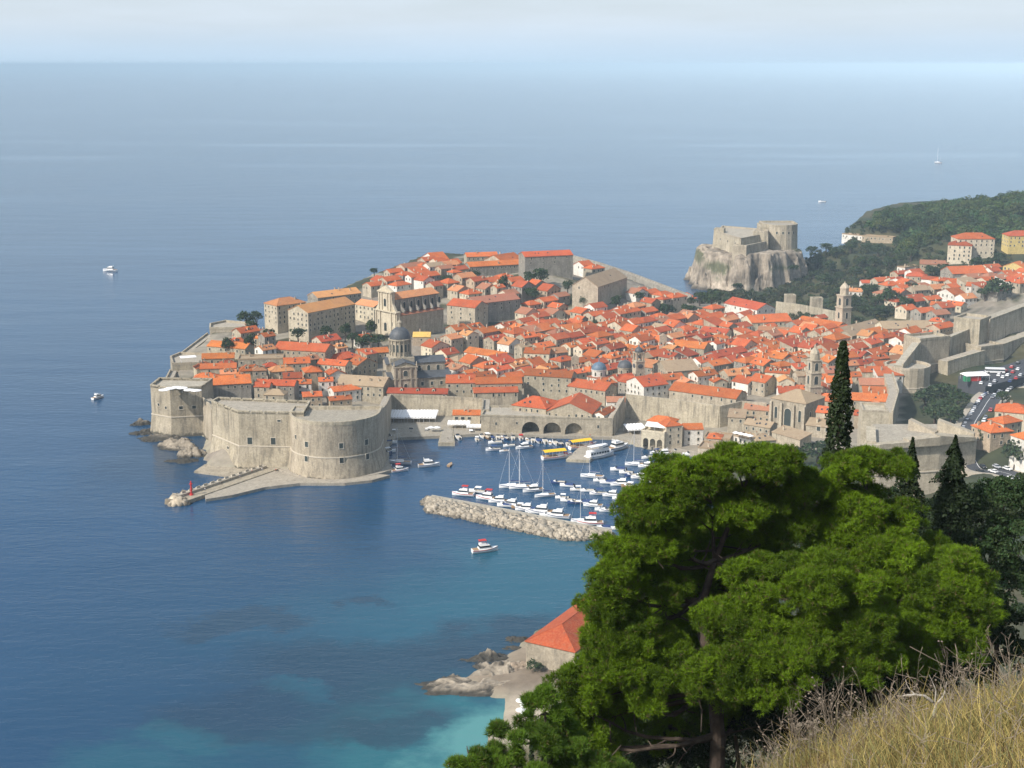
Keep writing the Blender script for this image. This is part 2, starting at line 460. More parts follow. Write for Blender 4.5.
gx = np.concatenate([np.arange(-420, 700, 5.0), np.arange(700, 1401, 20.0)])
gy = np.concatenate([np.arange(-80, 1320, 5.0), np.arange(1320, 1901, 12.0)])
GX, GY = np.meshgrid(gx, gy)
GZ = terr(GX, GY)
nx, ny = len(gx), len(gy)
SDG = coast_sd(GX, GY)
nz = vnoise(GX, GY, 7, 4, 0.06)
veg = np.stack([0.055 + 0.022 * nz, 0.056 + 0.012 * nz, 0.028 + 0.006 * nz], -1)
town = np.stack([0.25 + 0.03 * nz, 0.22 + 0.03 * nz, 0.17 + 0.02 * nz], -1)
tn = (sstep(vnoise(GX, GY, 17, 4, 0.09), 0.1, 0.5) * sstep(GZ, 9, 14))[..., None]
town = town * (1 - tn) + veg * tn
sand = np.stack([0.36 + .03 * nz, 0.31 + .03 * nz, 0.23 + .02 * nz], -1)
PX = 512 + FPX * GX / np.maximum(1, GY * CP - (GZ - CAM_H) * SP); PY = 384 - FPX * (GY * SP + (GZ - CAM_H) * CP) / np.maximum(1, GY * CP - (GZ - CAM_H) * SP)
tw = np.zeros(GX.shape, bool)
TP = [(130, 480), (130, 400), (190, 300), (560, 240), (700, 300), (725, 302), (760, 320), (850, 325), (925, 318), (950, 303), (1040, 285), (1040, 318), (985, 340), (905, 372), (900, 420), (890, 450), (780, 450), (720, 470), (600, 500)]
for i_ in range(len(TP)):
    (ax_, ay_), (bx_, by_) = TP[i_], TP[(i_ + 1) % len(TP)]
    if ay_ != by_: tw ^= ((ay_ > PY) != (by_ > PY)) & (PX < (bx_ - ax_) * (PY - ay_) / (by_ - ay_) + ax_)
tw = (tw & (GY > 630)).astype(float)[..., None]
colr = veg * (1 - tw) + town * tw
beach_w = (sstep(-np.hypot(GX - 4, GY - 384), -26, -14))[..., None]
colr = colr * (1 - beach_w) + sand * beach_w
rockc = np.stack([0.20 + .06 * nz, 0.16 + .05 * nz, 0.115 + .035 * nz], -1)
rock_w = (sstep(-np.hypot(GX - 0, GY - 418), -30, -16) * sstep(GY, 396, 404))[..., None]
colr = colr * (1 - rock_w) + rockc * rock_w
uw = (SDG < 0)[..., None]
colr = np.where(uw, np.array([0.30, 0.28, 0.2]), np.clip(colr, 0.02, 0.6))
idx = np.arange(nx * ny).reshape(ny, nx)
F4 = np.stack([idx[:-1, :-1], idx[:-1, 1:], idx[1:, 1:], idx[1:, :-1]], -1).reshape(-1, 4)
g = link('ground', np_mesh('ground', np.stack([GX, GY, GZ], -1).reshape(-1, 3), F4, M['ground'], True, colr.reshape(-1, 3)))
tag(g, kind='structure')

# fine sheet of the bank the photographer stands on
def bank_h(x, y):
    a = 188.80 - 0.42 * y + 0.25 * x; b = 193.9 - 1.0 * y + 0.56 * x
    k = 0.8
    h = -k * np.logaddexp(-a / k, -b / k)
    return h + 0.06 * vnoise(x, y, 21, 4, 1.3) - 0.7 * sstep(2.1 - x, 0, 1.0)
bx = np.arange(-9, 16.01, 0.2); by = np.arange(-3, 19.01, 0.2)
BX, BY = np.meshgrid(bx, by); BZ = bank_h(BX, BY)
bi = np.arange(BX.size).reshape(BX.shape)
BF = np.stack([bi[:-1, :-1], bi[:-1, 1:], bi[1:, 1:], bi[1:, :-1]], -1).reshape(-1, 4)
bn = vnoise(BX, BY, 4, 4, 2.0)
bc = np.stack([0.20 + 0.04 * bn, 0.15 + 0.03 * bn, 0.075 + 0.015 * bn], -1)
o = link('hill', np_mesh('hill', np.stack([BX, BY, BZ], -1).reshape(-1, 3), BF, M['ground'], True, bc.reshape(-1, 3)))
tag(o, kind='structure')

# ------------------------------------------------------------------ sea
def sea_material():
    m, nt, b = new_mat('sea_water', 0.16, 0.5)
    b.inputs['IOR'].default_value = 1.33
    pos = nt.nodes.new('ShaderNodeNewGeometry').outputs['Position']
    dn = nt.nodes.new('ShaderNodeTexNoise'); dn.inputs['Scale'].default_value = 0.03; dn.inputs['Detail'].default_value = 5
    nt.links.new(pos, dn.inputs['Vector'])
    sub = nt.nodes.new('ShaderNodeVectorMath'); sub.operation = 'SUBTRACT'; sub.inputs[1].default_value = (.5, .5, .5)
    nt.links.new(dn.outputs['Color'], sub.inputs[0])
    mul = nt.nodes.new('ShaderNodeVectorMath'); mul.operation = 'MULTIPLY'; mul.inputs[1].default_value = (52, 52, 0)
    nt.links.new(sub.outputs[0], mul.inputs[0])
    add = nt.nodes.new('ShaderNodeVectorMath'); add.operation = 'ADD'
    nt.links.new(pos, add.inputs[0]); nt.links.new(mul.outputs[0], add.inputs[1])
    dn2 = nt.nodes.new('ShaderNodeTexNoise'); dn2.inputs['Scale'].default_value = 0.13; dn2.inputs['Detail'].default_value = 4; dn2.inputs['Roughness'].default_value = 0.7
    nt.links.new(pos, dn2.inputs['Vector'])
    sub2 = nt.nodes.new('ShaderNodeVectorMath'); sub2.operation = 'SUBTRACT'; sub2.inputs[1].default_value = (.5, .5, .5); nt.links.new(dn2.outputs['Color'], sub2.inputs[0])
    mul2 = nt.nodes.new('ShaderNodeVectorMath'); mul2.operation = 'MULTIPLY'; mul2.inputs[1].default_value = (22, 22, 0); nt.links.new(sub2.outputs[0], mul2.inputs[0])
    add2 = nt.nodes.new('ShaderNodeVectorMath'); add2.operation = 'ADD'; nt.links.new(add.outputs[0], add2.inputs[0]); nt.links.new(mul2.outputs[0], add2.inputs[1])
    wp = add2.outputs[0]
    big = n_range(nt, n_noise(nt, 0.006, 4, pos), 0.35, 0.65)
    col = n_mix(nt, big, (0.0065, 0.043, 0.100), (0.0085, 0.053, 0.118))
    def blob(cx, cy, rx, ry, c, amt, soft, rz=0.0):
        nonlocal col
        p = W(cx, cy, 0); ex = (W(cx + rx, cy, 0) - p).length; ey = (W(cx, cy - ry, 0) - W(cx, cy + ry, 0)).length / 2
        s1 = nt.nodes.new('ShaderNodeVectorMath'); s1.operation = 'SUBTRACT'; s1.inputs[1].default_value = (p.x, p.y, 0)
        nt.links.new(wp, s1.inputs[0])
        mp = nt.nodes.new('ShaderNodeMapping'); mp.vector_type = 'TEXTURE'
        mp.inputs['Scale'].default_value = (ex, ey, 1); mp.inputs['Rotation'].default_value = (0, 0, rz)
        nt.links.new(s1.outputs[0], mp.inputs['Vector'])
        fl = nt.nodes.new('ShaderNodeVectorMath'); fl.operation = 'MULTIPLY'; fl.inputs[1].default_value = (1, 1, 0)
        nt.links.new(mp.outputs['Vector'], fl.inputs[0])
        ln = nt.nodes.new('ShaderNodeVectorMath'); ln.operation = 'LENGTH'
        nt.links.new(fl.outputs[0], ln.inputs[0])
        f = n_range(nt, ln.outputs['Value'], 1 + soft, 1 - soft, 0, amt)
        col = n_mix(nt, f, col, c)
    teal = (0.007, 0.078, 0.120); turq = (0.013, 0.105, 0.128); pale = (0.080, 0.240, 0.230); weed = (0.009, 0.030, 0.055)
    blob(450, 640, 330, 130, (0.006, 0.045, 0.088), 0.8, 0.6)
    blob(530, 600, 110, 65, teal, 0.95, 0.5)
    blob(420, 630, 150, 50, teal, 0.6, 0.6)
    blob(560, 565, 70, 40, teal, 0.8, 0.5)
    blob(330, 745, 150, 34, (0.008, 0.070, 0.105), 0.6, 0.5)
    blob(130, 778, 80, 30, turq, 0.45, 0.5)
    blob(430, 730, 110, 55, turq, 0.95, 0.35)
    blob(540, 640, 120, 26, weed, 0.75, 0.25, 0.35)
    blob(350, 668, 130, 26, weed, 0.65, 0.3)
    blob(250, 625, 60, 12, weed, 0.6, 0.25); blob(450, 612, 40, 9, teal, 0.8, 0.3); blob(300, 690, 50, 10, teal, 0.7, 0.3); blob(200, 735, 60, 12, turq, .4, .3)
    blob(300, 712, 130, 24, weed, 0.55, 0.3)
    blob(360, 600, 26, 7, weed, 0.7, 0.4)
    blob(385, 720, 50, 14, weed, 0.55, 0.4)
    blob(490, 735, 52, 50, pale, 0.9, 0.45, -0.5)
    blob(150, 460, 50, 30, weed, 0.5, 0.6)
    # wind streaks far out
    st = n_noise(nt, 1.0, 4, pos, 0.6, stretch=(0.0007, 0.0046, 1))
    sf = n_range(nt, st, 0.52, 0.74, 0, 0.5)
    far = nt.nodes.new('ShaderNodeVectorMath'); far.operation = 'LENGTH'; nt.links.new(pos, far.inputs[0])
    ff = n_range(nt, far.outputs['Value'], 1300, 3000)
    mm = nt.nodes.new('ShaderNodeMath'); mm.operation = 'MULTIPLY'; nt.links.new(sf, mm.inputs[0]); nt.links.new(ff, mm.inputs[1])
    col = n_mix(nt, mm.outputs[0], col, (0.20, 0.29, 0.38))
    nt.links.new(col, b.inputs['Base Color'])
    w1 = n_noise(nt, 0.22, 4, pos, 0.6, stretch=(0.55, 1.2, 1))
    w2 = n_noise(nt, 0.02, 3, pos, 0.5, stretch=(0.5, 1.5, 1))
    ad = nt.nodes.new('ShaderNodeMath'); ad.operation = 'MULTIPLY_ADD'
    nt.links.new(w2, ad.inputs[0]); ad.inputs[1].default_value = 2.5; nt.links.new(w1, ad.inputs[2])
    n_bump(nt, b, ad.outputs[0], 0.36, 0.8)
    return m
M['sea'] = sea_material()
SEA = 120000
sv = []; sf = []
xs = [-SEA, -3000, -600, 0, 600, 3000, SEA]; ys = [-SEA, -2000, 0, 400, 800, 1600, 4000, 12000, SEA]
for yy in ys:
    for xx in xs: sv.append((xx, yy, 0))
for j in range(len(ys) - 1):
    for i in range(len(xs) - 1):
        a = j * len(xs) + i; sf.append((a, a + 1, a + 1 + len(xs), a + len(xs)))
o = link('sea', np_mesh('sea', np.array(sv), np.array(sf), M['sea']))
tag(o, kind='structure')

# ------------------------------------------------------------------ haze: one closed box of even air
def make_haze():
    m = bpy.data.materials.new('haze_air'); m.use_nodes = True
    nt = m.node_tree; nt.nodes.remove(nt.nodes['Principled BSDF'])
    v = nt.nodes.new('ShaderNodeVolumePrincipled')
    v.inputs['Color'].default_value = (0.65, 0.85, 1.0, 1)
    v.inputs['Density'].default_value = HAZE_DENSITY
    v.inputs['Anisotropy'].default_value = -0.4
    nt.links.new(v.outputs['Volume'], nt.nodes['Material Output'].inputs['Volume'])
    b = MB(); b.box(0, 0, -9, 250000, 250000, 9 + CAM_H + 12)
    tag(b.build('haze', m), kind='stuff')
make_haze()

# ------------------------------------------------------------------ rocks
def rock_np(poly_c, rad, h, seed, n=26, flat=0.6, squash=(1, 1), rz=0.0):
    """irregular boulder as dome heightfield (verts, faces)"""
    u = np.linspace(-1, 1, n); U, V = np.meshgrid(u, u)
    # square->disc
    X = U * np.sqrt(1 - V ** 2 / 2); Y = V * np.sqrt(1 - U ** 2 / 2)
    rr = np.hypot(X, Y); ang = np.arctan2(Y, X)
    wob = 1 + 0.16 * np.sin(ang * 3 + seed) + 0.10 * np.sin(ang * 5 + seed * 1.7) + 0.06 * np.sin(ang * 9 + seed * 3.1)
    Z = (1 - rr ** 2.6) * flat + (1 - rr) * (1 - flat)
    nzv = vnoise(X * 4 + seed, Y * 4 - seed, int(seed * 10) % 97, 5, 1.0)
    rid = np.abs(vnoise(X * 7 - seed, Y * 3 + seed, int(seed * 7) % 89, 4, 1.0))
    hf = np.abs(vnoise(X * 16 + seed, Y * 11 - seed, int(seed * 13) % 83, 3, 1.0))
    Z = Z * (1 + 0.40 * nzv) - 0.30 * rid * (1 - rr ** 4) - 0.16 * hf * (1 - rr ** 6)
    st_ = Z * 6 + 0.6 * nzv; Z = Z * .45 + .55 * (np.floor(st_) + sstep(st_ - np.floor(st_), .25, .75) - .6 * nzv) / 6
    x = X * rad * squash[0] * wob; y = Y * rad * squash[1] * wob
    c, s = math.cos(rz), math.sin(rz)
    P = np.stack([poly_c[0] + x * c - y * s, poly_c[1] + x * s + y * c, poly_c[2] + Z * h - 0.25 * h * (rr ** 6)], -1).reshape(-1, 3)
    i = np.arange(n * n).reshape(n, n)
    return P, np.stack([i[:-1, :-1], i[:-1, 1:], i[1:, 1:], i[1:, :-1]], -1).reshape(-1, 4)
def rock_tint(P, z0, wet=0.9, c=(0.40, 0.34, 0.26)):
    n = vnoise(P[:, 0], P[:, 1], 5, 4, 0.8) + .8 * vnoise(P[:, 0] + P[:, 2], P[:, 2] * 5, 6, 3, 1.1)
    col = np.array(c)[None] * (1 + 0.18 * n)[:, None]
    k = sstep(P[:, 2], z0 + wet * 0.5, z0 + wet * 1.6)[:, None]
    return np.clip(col * k + np.array([0.055, 0.05, 0.04])[None] * (1 - k), 0.02, 0.7)
def rock(px, py, rad, h, seed, label, squash=(1, 1), rz=0.0, flat=0.6, wet=0.9, c=(0.265, 0.225, 0.17), name='rock', group=None, n=44):
    p = W(px, py, 0.0)
    P, Fq = rock_np((p.x, p.y, -0.3), rad, h * .8, seed, n, flat, squash, rz)
    o = link(name, np_mesh(name, P, Fq, M['rock'], False, rock_tint(P, 0.0, wet, c)))
    return tag(o, label, 'rock', group)

G_BR = 'rocks at the foot of the beach house'
rock(470, 686, 13, 3.2, 1.3, 'long pale rock ledge reaching into the sea beside the beach', (1.5, 0.55), 0.15, 0.7, group=G_BR, n=64)
rock(505, 672, 11, 4.6, 2.1, 'broad cracked pale rock shelf in front of the beach house', (1.3, 0.75), 0.2, 0.7, group=G_BR, n=64)
rock(500, 690, 9, 2.6, 7.7, 'flat pale slab of rock bordering the beach sand', (1.8, 0.5), 0.1, 0.8, group=G_BR, n=60)
rock(490, 658, 6.5, 3.4, 3.2, 'dark wet rock above the long pale ledge', (1.3, 0.7), 0.3, group=G_BR, wet=2.2)
rock(452, 680, 4.2, 2.2, 4.4, 'dark brown rock at the outer end of the ledge', (1.2, 0.8), 0.0, group=G_BR, wet=1.6)
rock(436, 687, 4.0, 1.7, 5.1, 'outermost small rock standing alone in the sea by the ledge', (1.3, 0.8), 0.2, group=G_BR)
rock(516, 640, 4.2, 1.6, 6.3, 'low dark skerry just left of the beach house corner', (1.5, 0.7), 0.1, group=G_BR, wet=2.4)
rock(512, 648, 3.2, 1.3, 7.9, 'smaller dark skerry between the low skerry and the ledge', (1.4, 0.7), -0.2, group=G_BR, wet=2.4)
rock(528, 672, 9, 4.2, 8.3, 'brownish bare rock bank below the wall of the beach house', (1.2, 0.7), 0.2, 0.6, group=G_BR, c=(0.28, 0.22, 0.16), n=56)
rock(464, 660, 2.0, 0.9, 1.9, 'tiny dark rock awash left of the long pale ledge', (1.6, 0.8), 0, group=G_BR, wet=2.0)
G_FR = 'rocks below the sea forts'
rock(180, 448, 12, 6.0, 2.7, 'big pale tumbled rock between the sea tower and the bastion', (1.3, 0.7), -0.5, 0.5, group=G_FR, n=60)
rock(193, 455, 9, 6.0, 3.9, 'steep pale rock leaning on the left corner of the bastion', (1.0, 0.8), 0.3, 0.5, group=G_FR, n=36)
rock(184, 461, 7, 2.6, 5.6, 'dark low rock shelf left of the bastion foot', (1.4, 0.7), 0.1, group=G_FR, wet=2.4)
rock(165, 440, 10, 3.4, 6.1, 'dark rock apron under the sea tower corner', (1.7, 0.5), -0.15, group=G_FR, wet=2.6)
rock(146, 433, 8, 3.2, 7.2, 'dark rock apron at the far left foot of the sea tower', (1.2, 0.7), 0.5, group=G_FR, wet=2.6)
rock(141, 424, 6, 4.0, 8.8, 'jagged dark rock behind the left edge of the sea tower', (1.1, 0.8), 0.2, group=G_FR, wet=2.2)
rock(150, 441, 4, 1.5, 4.9, 'lone dark rock awash in front of the sea tower', (1.5, 0.7), 0.2, group=G_FR, wet=2.0)

def pile(name, label, cat, poly, z0, z1, size, n, seed, parent=None, c=(0.44, 0.37, 0.27)):
    """riprap mound: many small blocks in ONE mesh (surface of the breakwater)"""
    r = np.random.default_rng(seed); mb = MB()
    poly = np.array(poly)
    lo, hi = poly.min(0), poly.max(0)
    cnt = 0; vs = []; fs = []; ts = []
    while cnt < n:
        x, y = r.uniform(lo[0], hi[0]), r.uniform(lo[1], hi[1])
        ins = False; dmin = 1e9
        for i in range(len(poly)):
            ax, ay = poly[i]; bx_, by_ = poly[(i + 1) % len(poly)]
            if (ay > y) != (by_ > y) and x < (bx_ - ax) * (y - ay) / (by_ - ay) + ax: ins = not ins
            t = max(0, min(1, ((x - ax) * (bx_ - ax) + (y - ay) * (by_ - ay)) / ((bx_ - ax) ** 2 + (by_ - ay) ** 2)))
            dmin = min(dmin, math.hypot(x - ax - t * (bx_ - ax), y - ay - t * (by_ - ay)))
        if not ins: continue
        cnt += 1
        z = z0 + (z1 - z0) * min(1, dmin / 4.0)
        s = size * min(2.4, float(r.lognormal(-.05, .42)))
        P = np.array([(a, b_, c_) for a in (-1, 1) for b_ in (-1, 1) for c_ in (-1, 1)], float) * s * .5 * r.uniform(.7, 1.1, (8, 3))
        a, b_, c_ = r.uniform(-.6, .6, 3)
        a *= 1; Rm = np.array(Matrix.Rotation(r.uniform(0, 3), 3, 'Z') @ Matrix.Rotation(a, 3, 'X') @ Matrix.Rotation(b_, 3, 'Y'))
        P = P @ Rm.T + np.array([x, y, z])
        o0 = len(vs) * 8; vs.append(P)
        fs.append(np.array([(0, 1, 3, 2), (4, 6, 7, 5), (0, 4, 5, 1), (2, 3, 7, 6), (0, 2, 6, 4), (1, 5, 7, 3)]) + o0)
        ts.append(np.tile(np.array(c) * r.uniform(.75, 1.2) * (1.0 if z > z0 + .5 else 0.45), (8, 1)))
    o = link(name, np_mesh(name, np.concatenate(vs), np.concatenate(fs), M['rock'], False, np.concatenate(ts)), parent)
    if label: tag(o, label, cat)
    return o

# ------------------------------------------------------------------ walls, forts, quays
def centroid(poly): return (sum(p[0] for p in poly) / len(poly), sum(p[1] for p in poly) / len(poly))
def ccw(poly):
    a = sum(poly[i][0] * poly[(i + 1) % len(poly)][1] - poly[(i + 1) % len(poly)][0] * poly[i][1] for i in range(len(poly)))
    return list(poly) if a > 0 else list(reversed(poly))
def offset(poly, d):
    """offset a CCW polygon outward by d (mitred)"""
    n = len(poly); out = []
    for i in range(n):
        p0, p1, p2 = Vector(poly[i - 1][:2]), Vector(poly[i][:2]), Vector(poly[(i + 1) % n][:2])
        d1 = (p1 - p0).normalized(); d2 = (p2 - p1).normalized()
        n1 = Vector((d1.y, -d1.x)); n2 = Vector((d2.y, -d2.x))
        b = n1 + n2; l = b.length
        b = n1 if l < 1e-4 else b / l
        k = d / max(0.35, b.dot(n1))
        out.append((p1.x + b.x * k, p1.y + b.y * k))
    return out
def ring(mb, outer, inner, z0, z1, mi=0):
    n = len(outer)
    for i in range(n):
        j = (i + 1) % n
        a, b, c, d = outer[i], outer[j], inner[j], inner[i]
        mb.face([(a[0], a[1], z0), (b[0], b[1], z0), (b[0], b[1], z1), (a[0], a[1], z1)], mi)
        mb.face([(d[0], d[1], z0), (d[0], d[1], z1), (c[0], c[1], z1), (c[0], c[1], z0)], mi)
        mb.face([(a[0], a[1], z1), (b[0], b[1], z1), (c[0], c[1], z1), (d[0], d[1], z1)], mi)
        mb.face([(a[0], a[1], z0), (d[0], d[1], z0), (c[0], c[1], z0), (b[0], b[1], z0)], mi)

OPEN_ME = {}
def opening_mesh(w, h, arch=False, frame=True):
    """a dark opening: pale stone surround with a recessed dark leaf, facing local -Y"""
    k = (round(w, 2), round(h, 2), arch, frame)
    if k in OPEN_ME: return OPEN_ME[k]
    mb = MB()
    t = 0.16 * min(1.6, w) if frame else 0.0
    if arch:
        pr = [(-w / 2, 0), (w / 2, 0)] + [(w / 2 * math.cos(a), h - w / 2 + w / 2 * math.sin(a)) for a in np.linspace(0, math.pi, 9)]
        mb.extrude_profile(pr, (0, -0.03, 0), (1, 0, 0), (0, 0, 1), (0, 1, 0), 0.4, 1)
        if frame:
            o = [(-(w / 2 + t), 0)] + [((w / 2 + t) * math.cos(a), h - w / 2 + (w / 2 + t) * math.sin(a)) for a in np.linspace(math.pi, 0, 9)] + [(w / 2 + t, 0), (w / 2, 0)]
            o += [(w / 2 * math.cos(a), h - w / 2 + w / 2 * math.sin(a)) for a in np.linspace(0, math.pi, 9)] + [(-w / 2, 0)]
            mb.extrude_profile(o, (0, -0.12, 0), (1, 0, 0), (0, 0, 1), (0, 1, 0), 0.4, 0)
    else:
        mb.box(0, 0.10, 0, w, 0.26, h, 0, 1)
        if frame:
            mb.box(-w / 2 - t / 2, 0.07, 0, t, 0.36, h, 0, 0); mb.box(w / 2 + t / 2, 0.07, 0, t, 0.36, h, 0, 0)
            mb.box(0, 0.06, h, w + 2 * t, 0.38, t, 0, 0); mb.box(0, 0.04, -t, w + 2.6 * t, 0.44, t, 0, 0)
    OPEN_ME[k] = mb.mesh('window', [M['trim'], M['shutter']])
    return OPEN_ME[k]
def put_open(parent, name, A, B, s, z, w, h, arch=False, frame=True, out=0.02):
    """an opening on the vertical face A->B (outward = right of A->B), s metres along, sill at z (parent space = world when parent has no transform)"""
    A = Vector(A[:2]); B = Vector(B[:2]); d = (B - A).normalized(); nrm = Vector((d.y, -d.x))
    p = A + d * s + nrm * out
    return link(name, opening_mesh(w, h, arch, frame), parent, (p.x, p.y, z), math.atan2(d.y, d.x))

def bastion(name, label, cat, poly, z0, z1, mat='fort_stone', batter=1.6, par=1.4, cordon=0.62, ports=(), group=None, embr=True, floor='paving'):
    """fort body with battered base, string course, terrace and parapet. ports: (edge, fraction, z, w, h)"""
    poly = ccw(poly)
    root = empty(name, (0, 0, 0), 0, label, cat, group)
    zc = z0 + (z1 - z0) * cordon
    b = MB(); base = offset(poly, batter)
    zb = z0 + (z1 - z0) * 0.42
    mid = offset(poly, 0.15)
    b.prism([(p[0], p[1], z0 - 1.5) for p in base], 0, 0, top=[(p[0], p[1], zb) for p in mid])
    b.prism([(p[0], p[1], zb + .003) for p in offset(poly, 0.10)], 0, 0, top=[(p[0], p[1], z1 - .02) for p in poly])
    b.build('wall', M[mat], root)
    c = MB(); ring(c, offset(poly, 0.42), offset(poly, -0.2), zb - 0.25, zb + 0.3)
    c.build('string_course', M['trim'], root)
    f = MB(); f.prism(offset(poly, -0.85), z1 - 0.6, z1 + 0.02); f.build('terrace', M[floor], root)
    pm = MB(); inner = offset(poly, -0.9); outer = offset(poly, 0.12)
    if embr:
        n = len(poly)
        for i in range(n):
            a, b2 = Vector(outer[i]), Vector(outer[(i + 1) % n]); ai, bi_ = Vector(inner[i]), Vector(inner[(i + 1) % n])
            L = (b2 - a).length; k = max(1, int(L / 5.5))
            for q in range(k):
                t0 = q / k; t1 = (q + (0.86 if k > 1 and q < k - 1 else 1.0)) / k
                P = [a.lerp(b2, t0), a.lerp(b2, t1), ai.lerp(bi_, t1), ai.lerp(bi_, t0)]
                pm.prism([tuple(v) for v in P], z1, z1 + par)
        ring(pm, outer, inner, z1 + 0.01, z1 + par * 0.55)
    else:
        ring(pm, outer, inner, z1 + 0.01, z1 + par)
    pm.build('parapet', M[mat], root)
    for (e, t, z, w, h) in ports:
        A, B = poly[e % len(poly)], poly[(e + 1) % len(poly)]
        L = (Vector(B) - Vector(A)).length
        zz = (z - z0) / max(.1, zb - z0)
        off = 0.1 + (0 if z > zb else (batter - .15) * (1 - min(1, max(0, zz))))
        put_open(root, 'gun_port', A, B, L * t, z, w, h, False, True, off)
    return root

def curtain(name, label, pts, thick, z0, mat='fort_stone', par=1.2, group='stretches of the old city wall', batter=0.8, walk=True, ports=()):
    """city wall along a polyline of (x,y,ztop); outward side = right of travel"""
    root = empty(name, (0, 0, 0), 0, label, 'city wall', group)
    P = [Vector(p[:2]) for p in pts]; Zt = [p[2] for p in pts]; n = len(P)
    def off(d):
        out = []
        for i in range(n):
            d1 = (P[i] - P[i - 1]).normalized() if i > 0 else (P[1] - P[0]).normalized()
            d2 = (P[i + 1] - P[i]).normalized() if i < n - 1 else d1
            n1 = Vector((d1.y, -d1.x)); n2 = Vector((d2.y, -d2.x)); bb = (n1 + n2).normalized()
            out.append(P[i] + bb * (d / max(.4, bb.dot(n1))))
        return out
    def band(mb, o_out, o_out_top, o_in, zl, zu):
        a, at, c = off(o_out), off(o_out_top), off(o_in)
        rings = []
        for i in range(n):
            rings.append([(a[i].x, a[i].y, zl[i]), (at[i].x, at[i].y, zu[i]), (c[i].x, c[i].y, zu[i]), (c[i].x, c[i].y, zl[i])])
        mb.loft(rings)
    zz0 = z0 if hasattr(z0, '__len__') else [z0] * n
    b = MB(); band(b, batter, 0, -thick, [z - 1 for z in zz0], Zt); b.build('wall', M[mat], root)
    pm = MB(); band(pm, 0.1, 0.1, -0.7, [z - 0.25 for z in Zt], [z + par for z in Zt]); pm.build('parapet', M[mat], root)
    if walk:
        w = MB(); band(w, -0.72, -0.72, -thick + 0.1, [z - 0.05 for z in Zt], [z + 0.08 for z in Zt]); w.build('walkway', M['paving'], root)
    for (seg, t, z, w, h) in ports:
        A, B = P[seg], P[seg + 1]
        put_open(root, 'gun_port', A, B, (B - A).length * t, z, w, h, False, True, batter * .7)
    return root

def slab(name, poly, z0, z1, mat='paving', kind='structure'):
    b = MB(); b.prism(ccw(poly), z0, z1)
    return tag(b.build(name, M[mat]), kind=kind)

def pw(px, py, z): p = W(px, py, z); return (p.x, p.y)
def pwz(px, py, z): p = W(px, py, z); return (p.x, p.y, z)

# --- the sea tower at far left, the bastion and the round bastion
bastion('sea_tower', 'square stone sea tower at the far left corner with white parasols on top', 'fort',
        [(-189.5, 715), (-177.5, 707.5), (-162, 711), (-160, 730), (-189, 732)], 0, 25, ports=[(0, .38, 15.5, 1.3, 1.4), (0, .75, 14.5, 1.3, 1.4), (1, .32, 14.5, 1.9, 1.7), (1, .74, 14.5, 1.9, 1.7)])
bastion('stone_bastion', 'angular stone bastion left of the round one, three square gun ports facing the sea', 'fort',
        [(-147.5, 668), (-130.5, 647.5), (-99, 645.5), (-99, 668), (-146, 676)], 0, 27.6, batter=2.6,
        ports=[(0, .62, 8, 1.6, 1.3), (1, .16, 12.5, 2.3, 3.4), (1, .52, 12.5, 2.3, 3.4), (1, .87, 12.5, 2.3, 3.4), (1, .62, 23.8, 1.6, 1.0)])
arc = [(-84.5 + 21.5 * math.cos(a), 649.5 + 21.5 * math.sin(a)) for a in np.linspace(R(180), R(360), 33)]
rp = []
for zz in (15.5, 8.6):
    for e, t in ((10, .3), (18, .4), (24, .6)): rp.append((e, t, zz, 1.9, 2.6))
rp.append((6, .6, 18.0, 1.2, 2.0))
bastion('round_bastion', 'great half round stone bastion guarding the harbour mouth', 'fort', arc + [(-63, 660), (-106, 660)], 0, 26.6, batter=2.4, ports=rp, embr=False, par=1.7)
curtain('city_wall', 'stone wall joining the sea tower to the angular bastion over pale rocks', [(-162, 712, 19), (-153, 690, 20), (-148, 669, 23)], 5, 1)
curtain('city_wall', 'wall running back along the harbour from the round bastion to the white awnings', [(-64.5, 660, 24), (-65, 705, 17), (-66.5, 750, 11.8)], 4, 1)
curtain('city_wall', 'long plain wall behind the white quayside awnings', [(-66.5, 750.5, 11.6), (-31, 746, 11.2), (-16, 742, 11.0), (-16, 722, 11.0)], 4, 1)
curtain('city_wall', 'sea cliff wall climbing from the sea tower to the first small bastion', [(-200, 800, 15), (-195, 770, 17), (-188, 733, 20)], 4, 0)
bastion('sea_bastion', 'sloping sea bastion behind the sea tower with a white canopy', 'fort',
        [(-205, 822), (-199, 802), (-178, 805), (-175, 830), (-202, 834)], 2, 18, embr=False)
curtain('city_wall', 'sea cliff wall between the two left sea bastions', [(-199, 898, 18), (-204, 834, 16)], 4, 2)
bastion('sea_bastion', 'pale square sea bastion below the tall stone college', 'fort',
        [(-200, 912), (-197, 897), (-177, 898), (-170, 914), (-192, 924)], 2, 21.5, mat='pale_stone', embr=False)
pp = [pwz(*q) for q in ((570, 256, 37), (600, 264, 33), (628, 273, 27), (655, 283, 21), (692, 297, 14))]
curtain('city_wall', 'far sea wall descending behind the tan-roofed gable church', [(p[0], p[1] + 2, p[2]) for p in reversed(pp)], 3, 4, 'grey_stone')

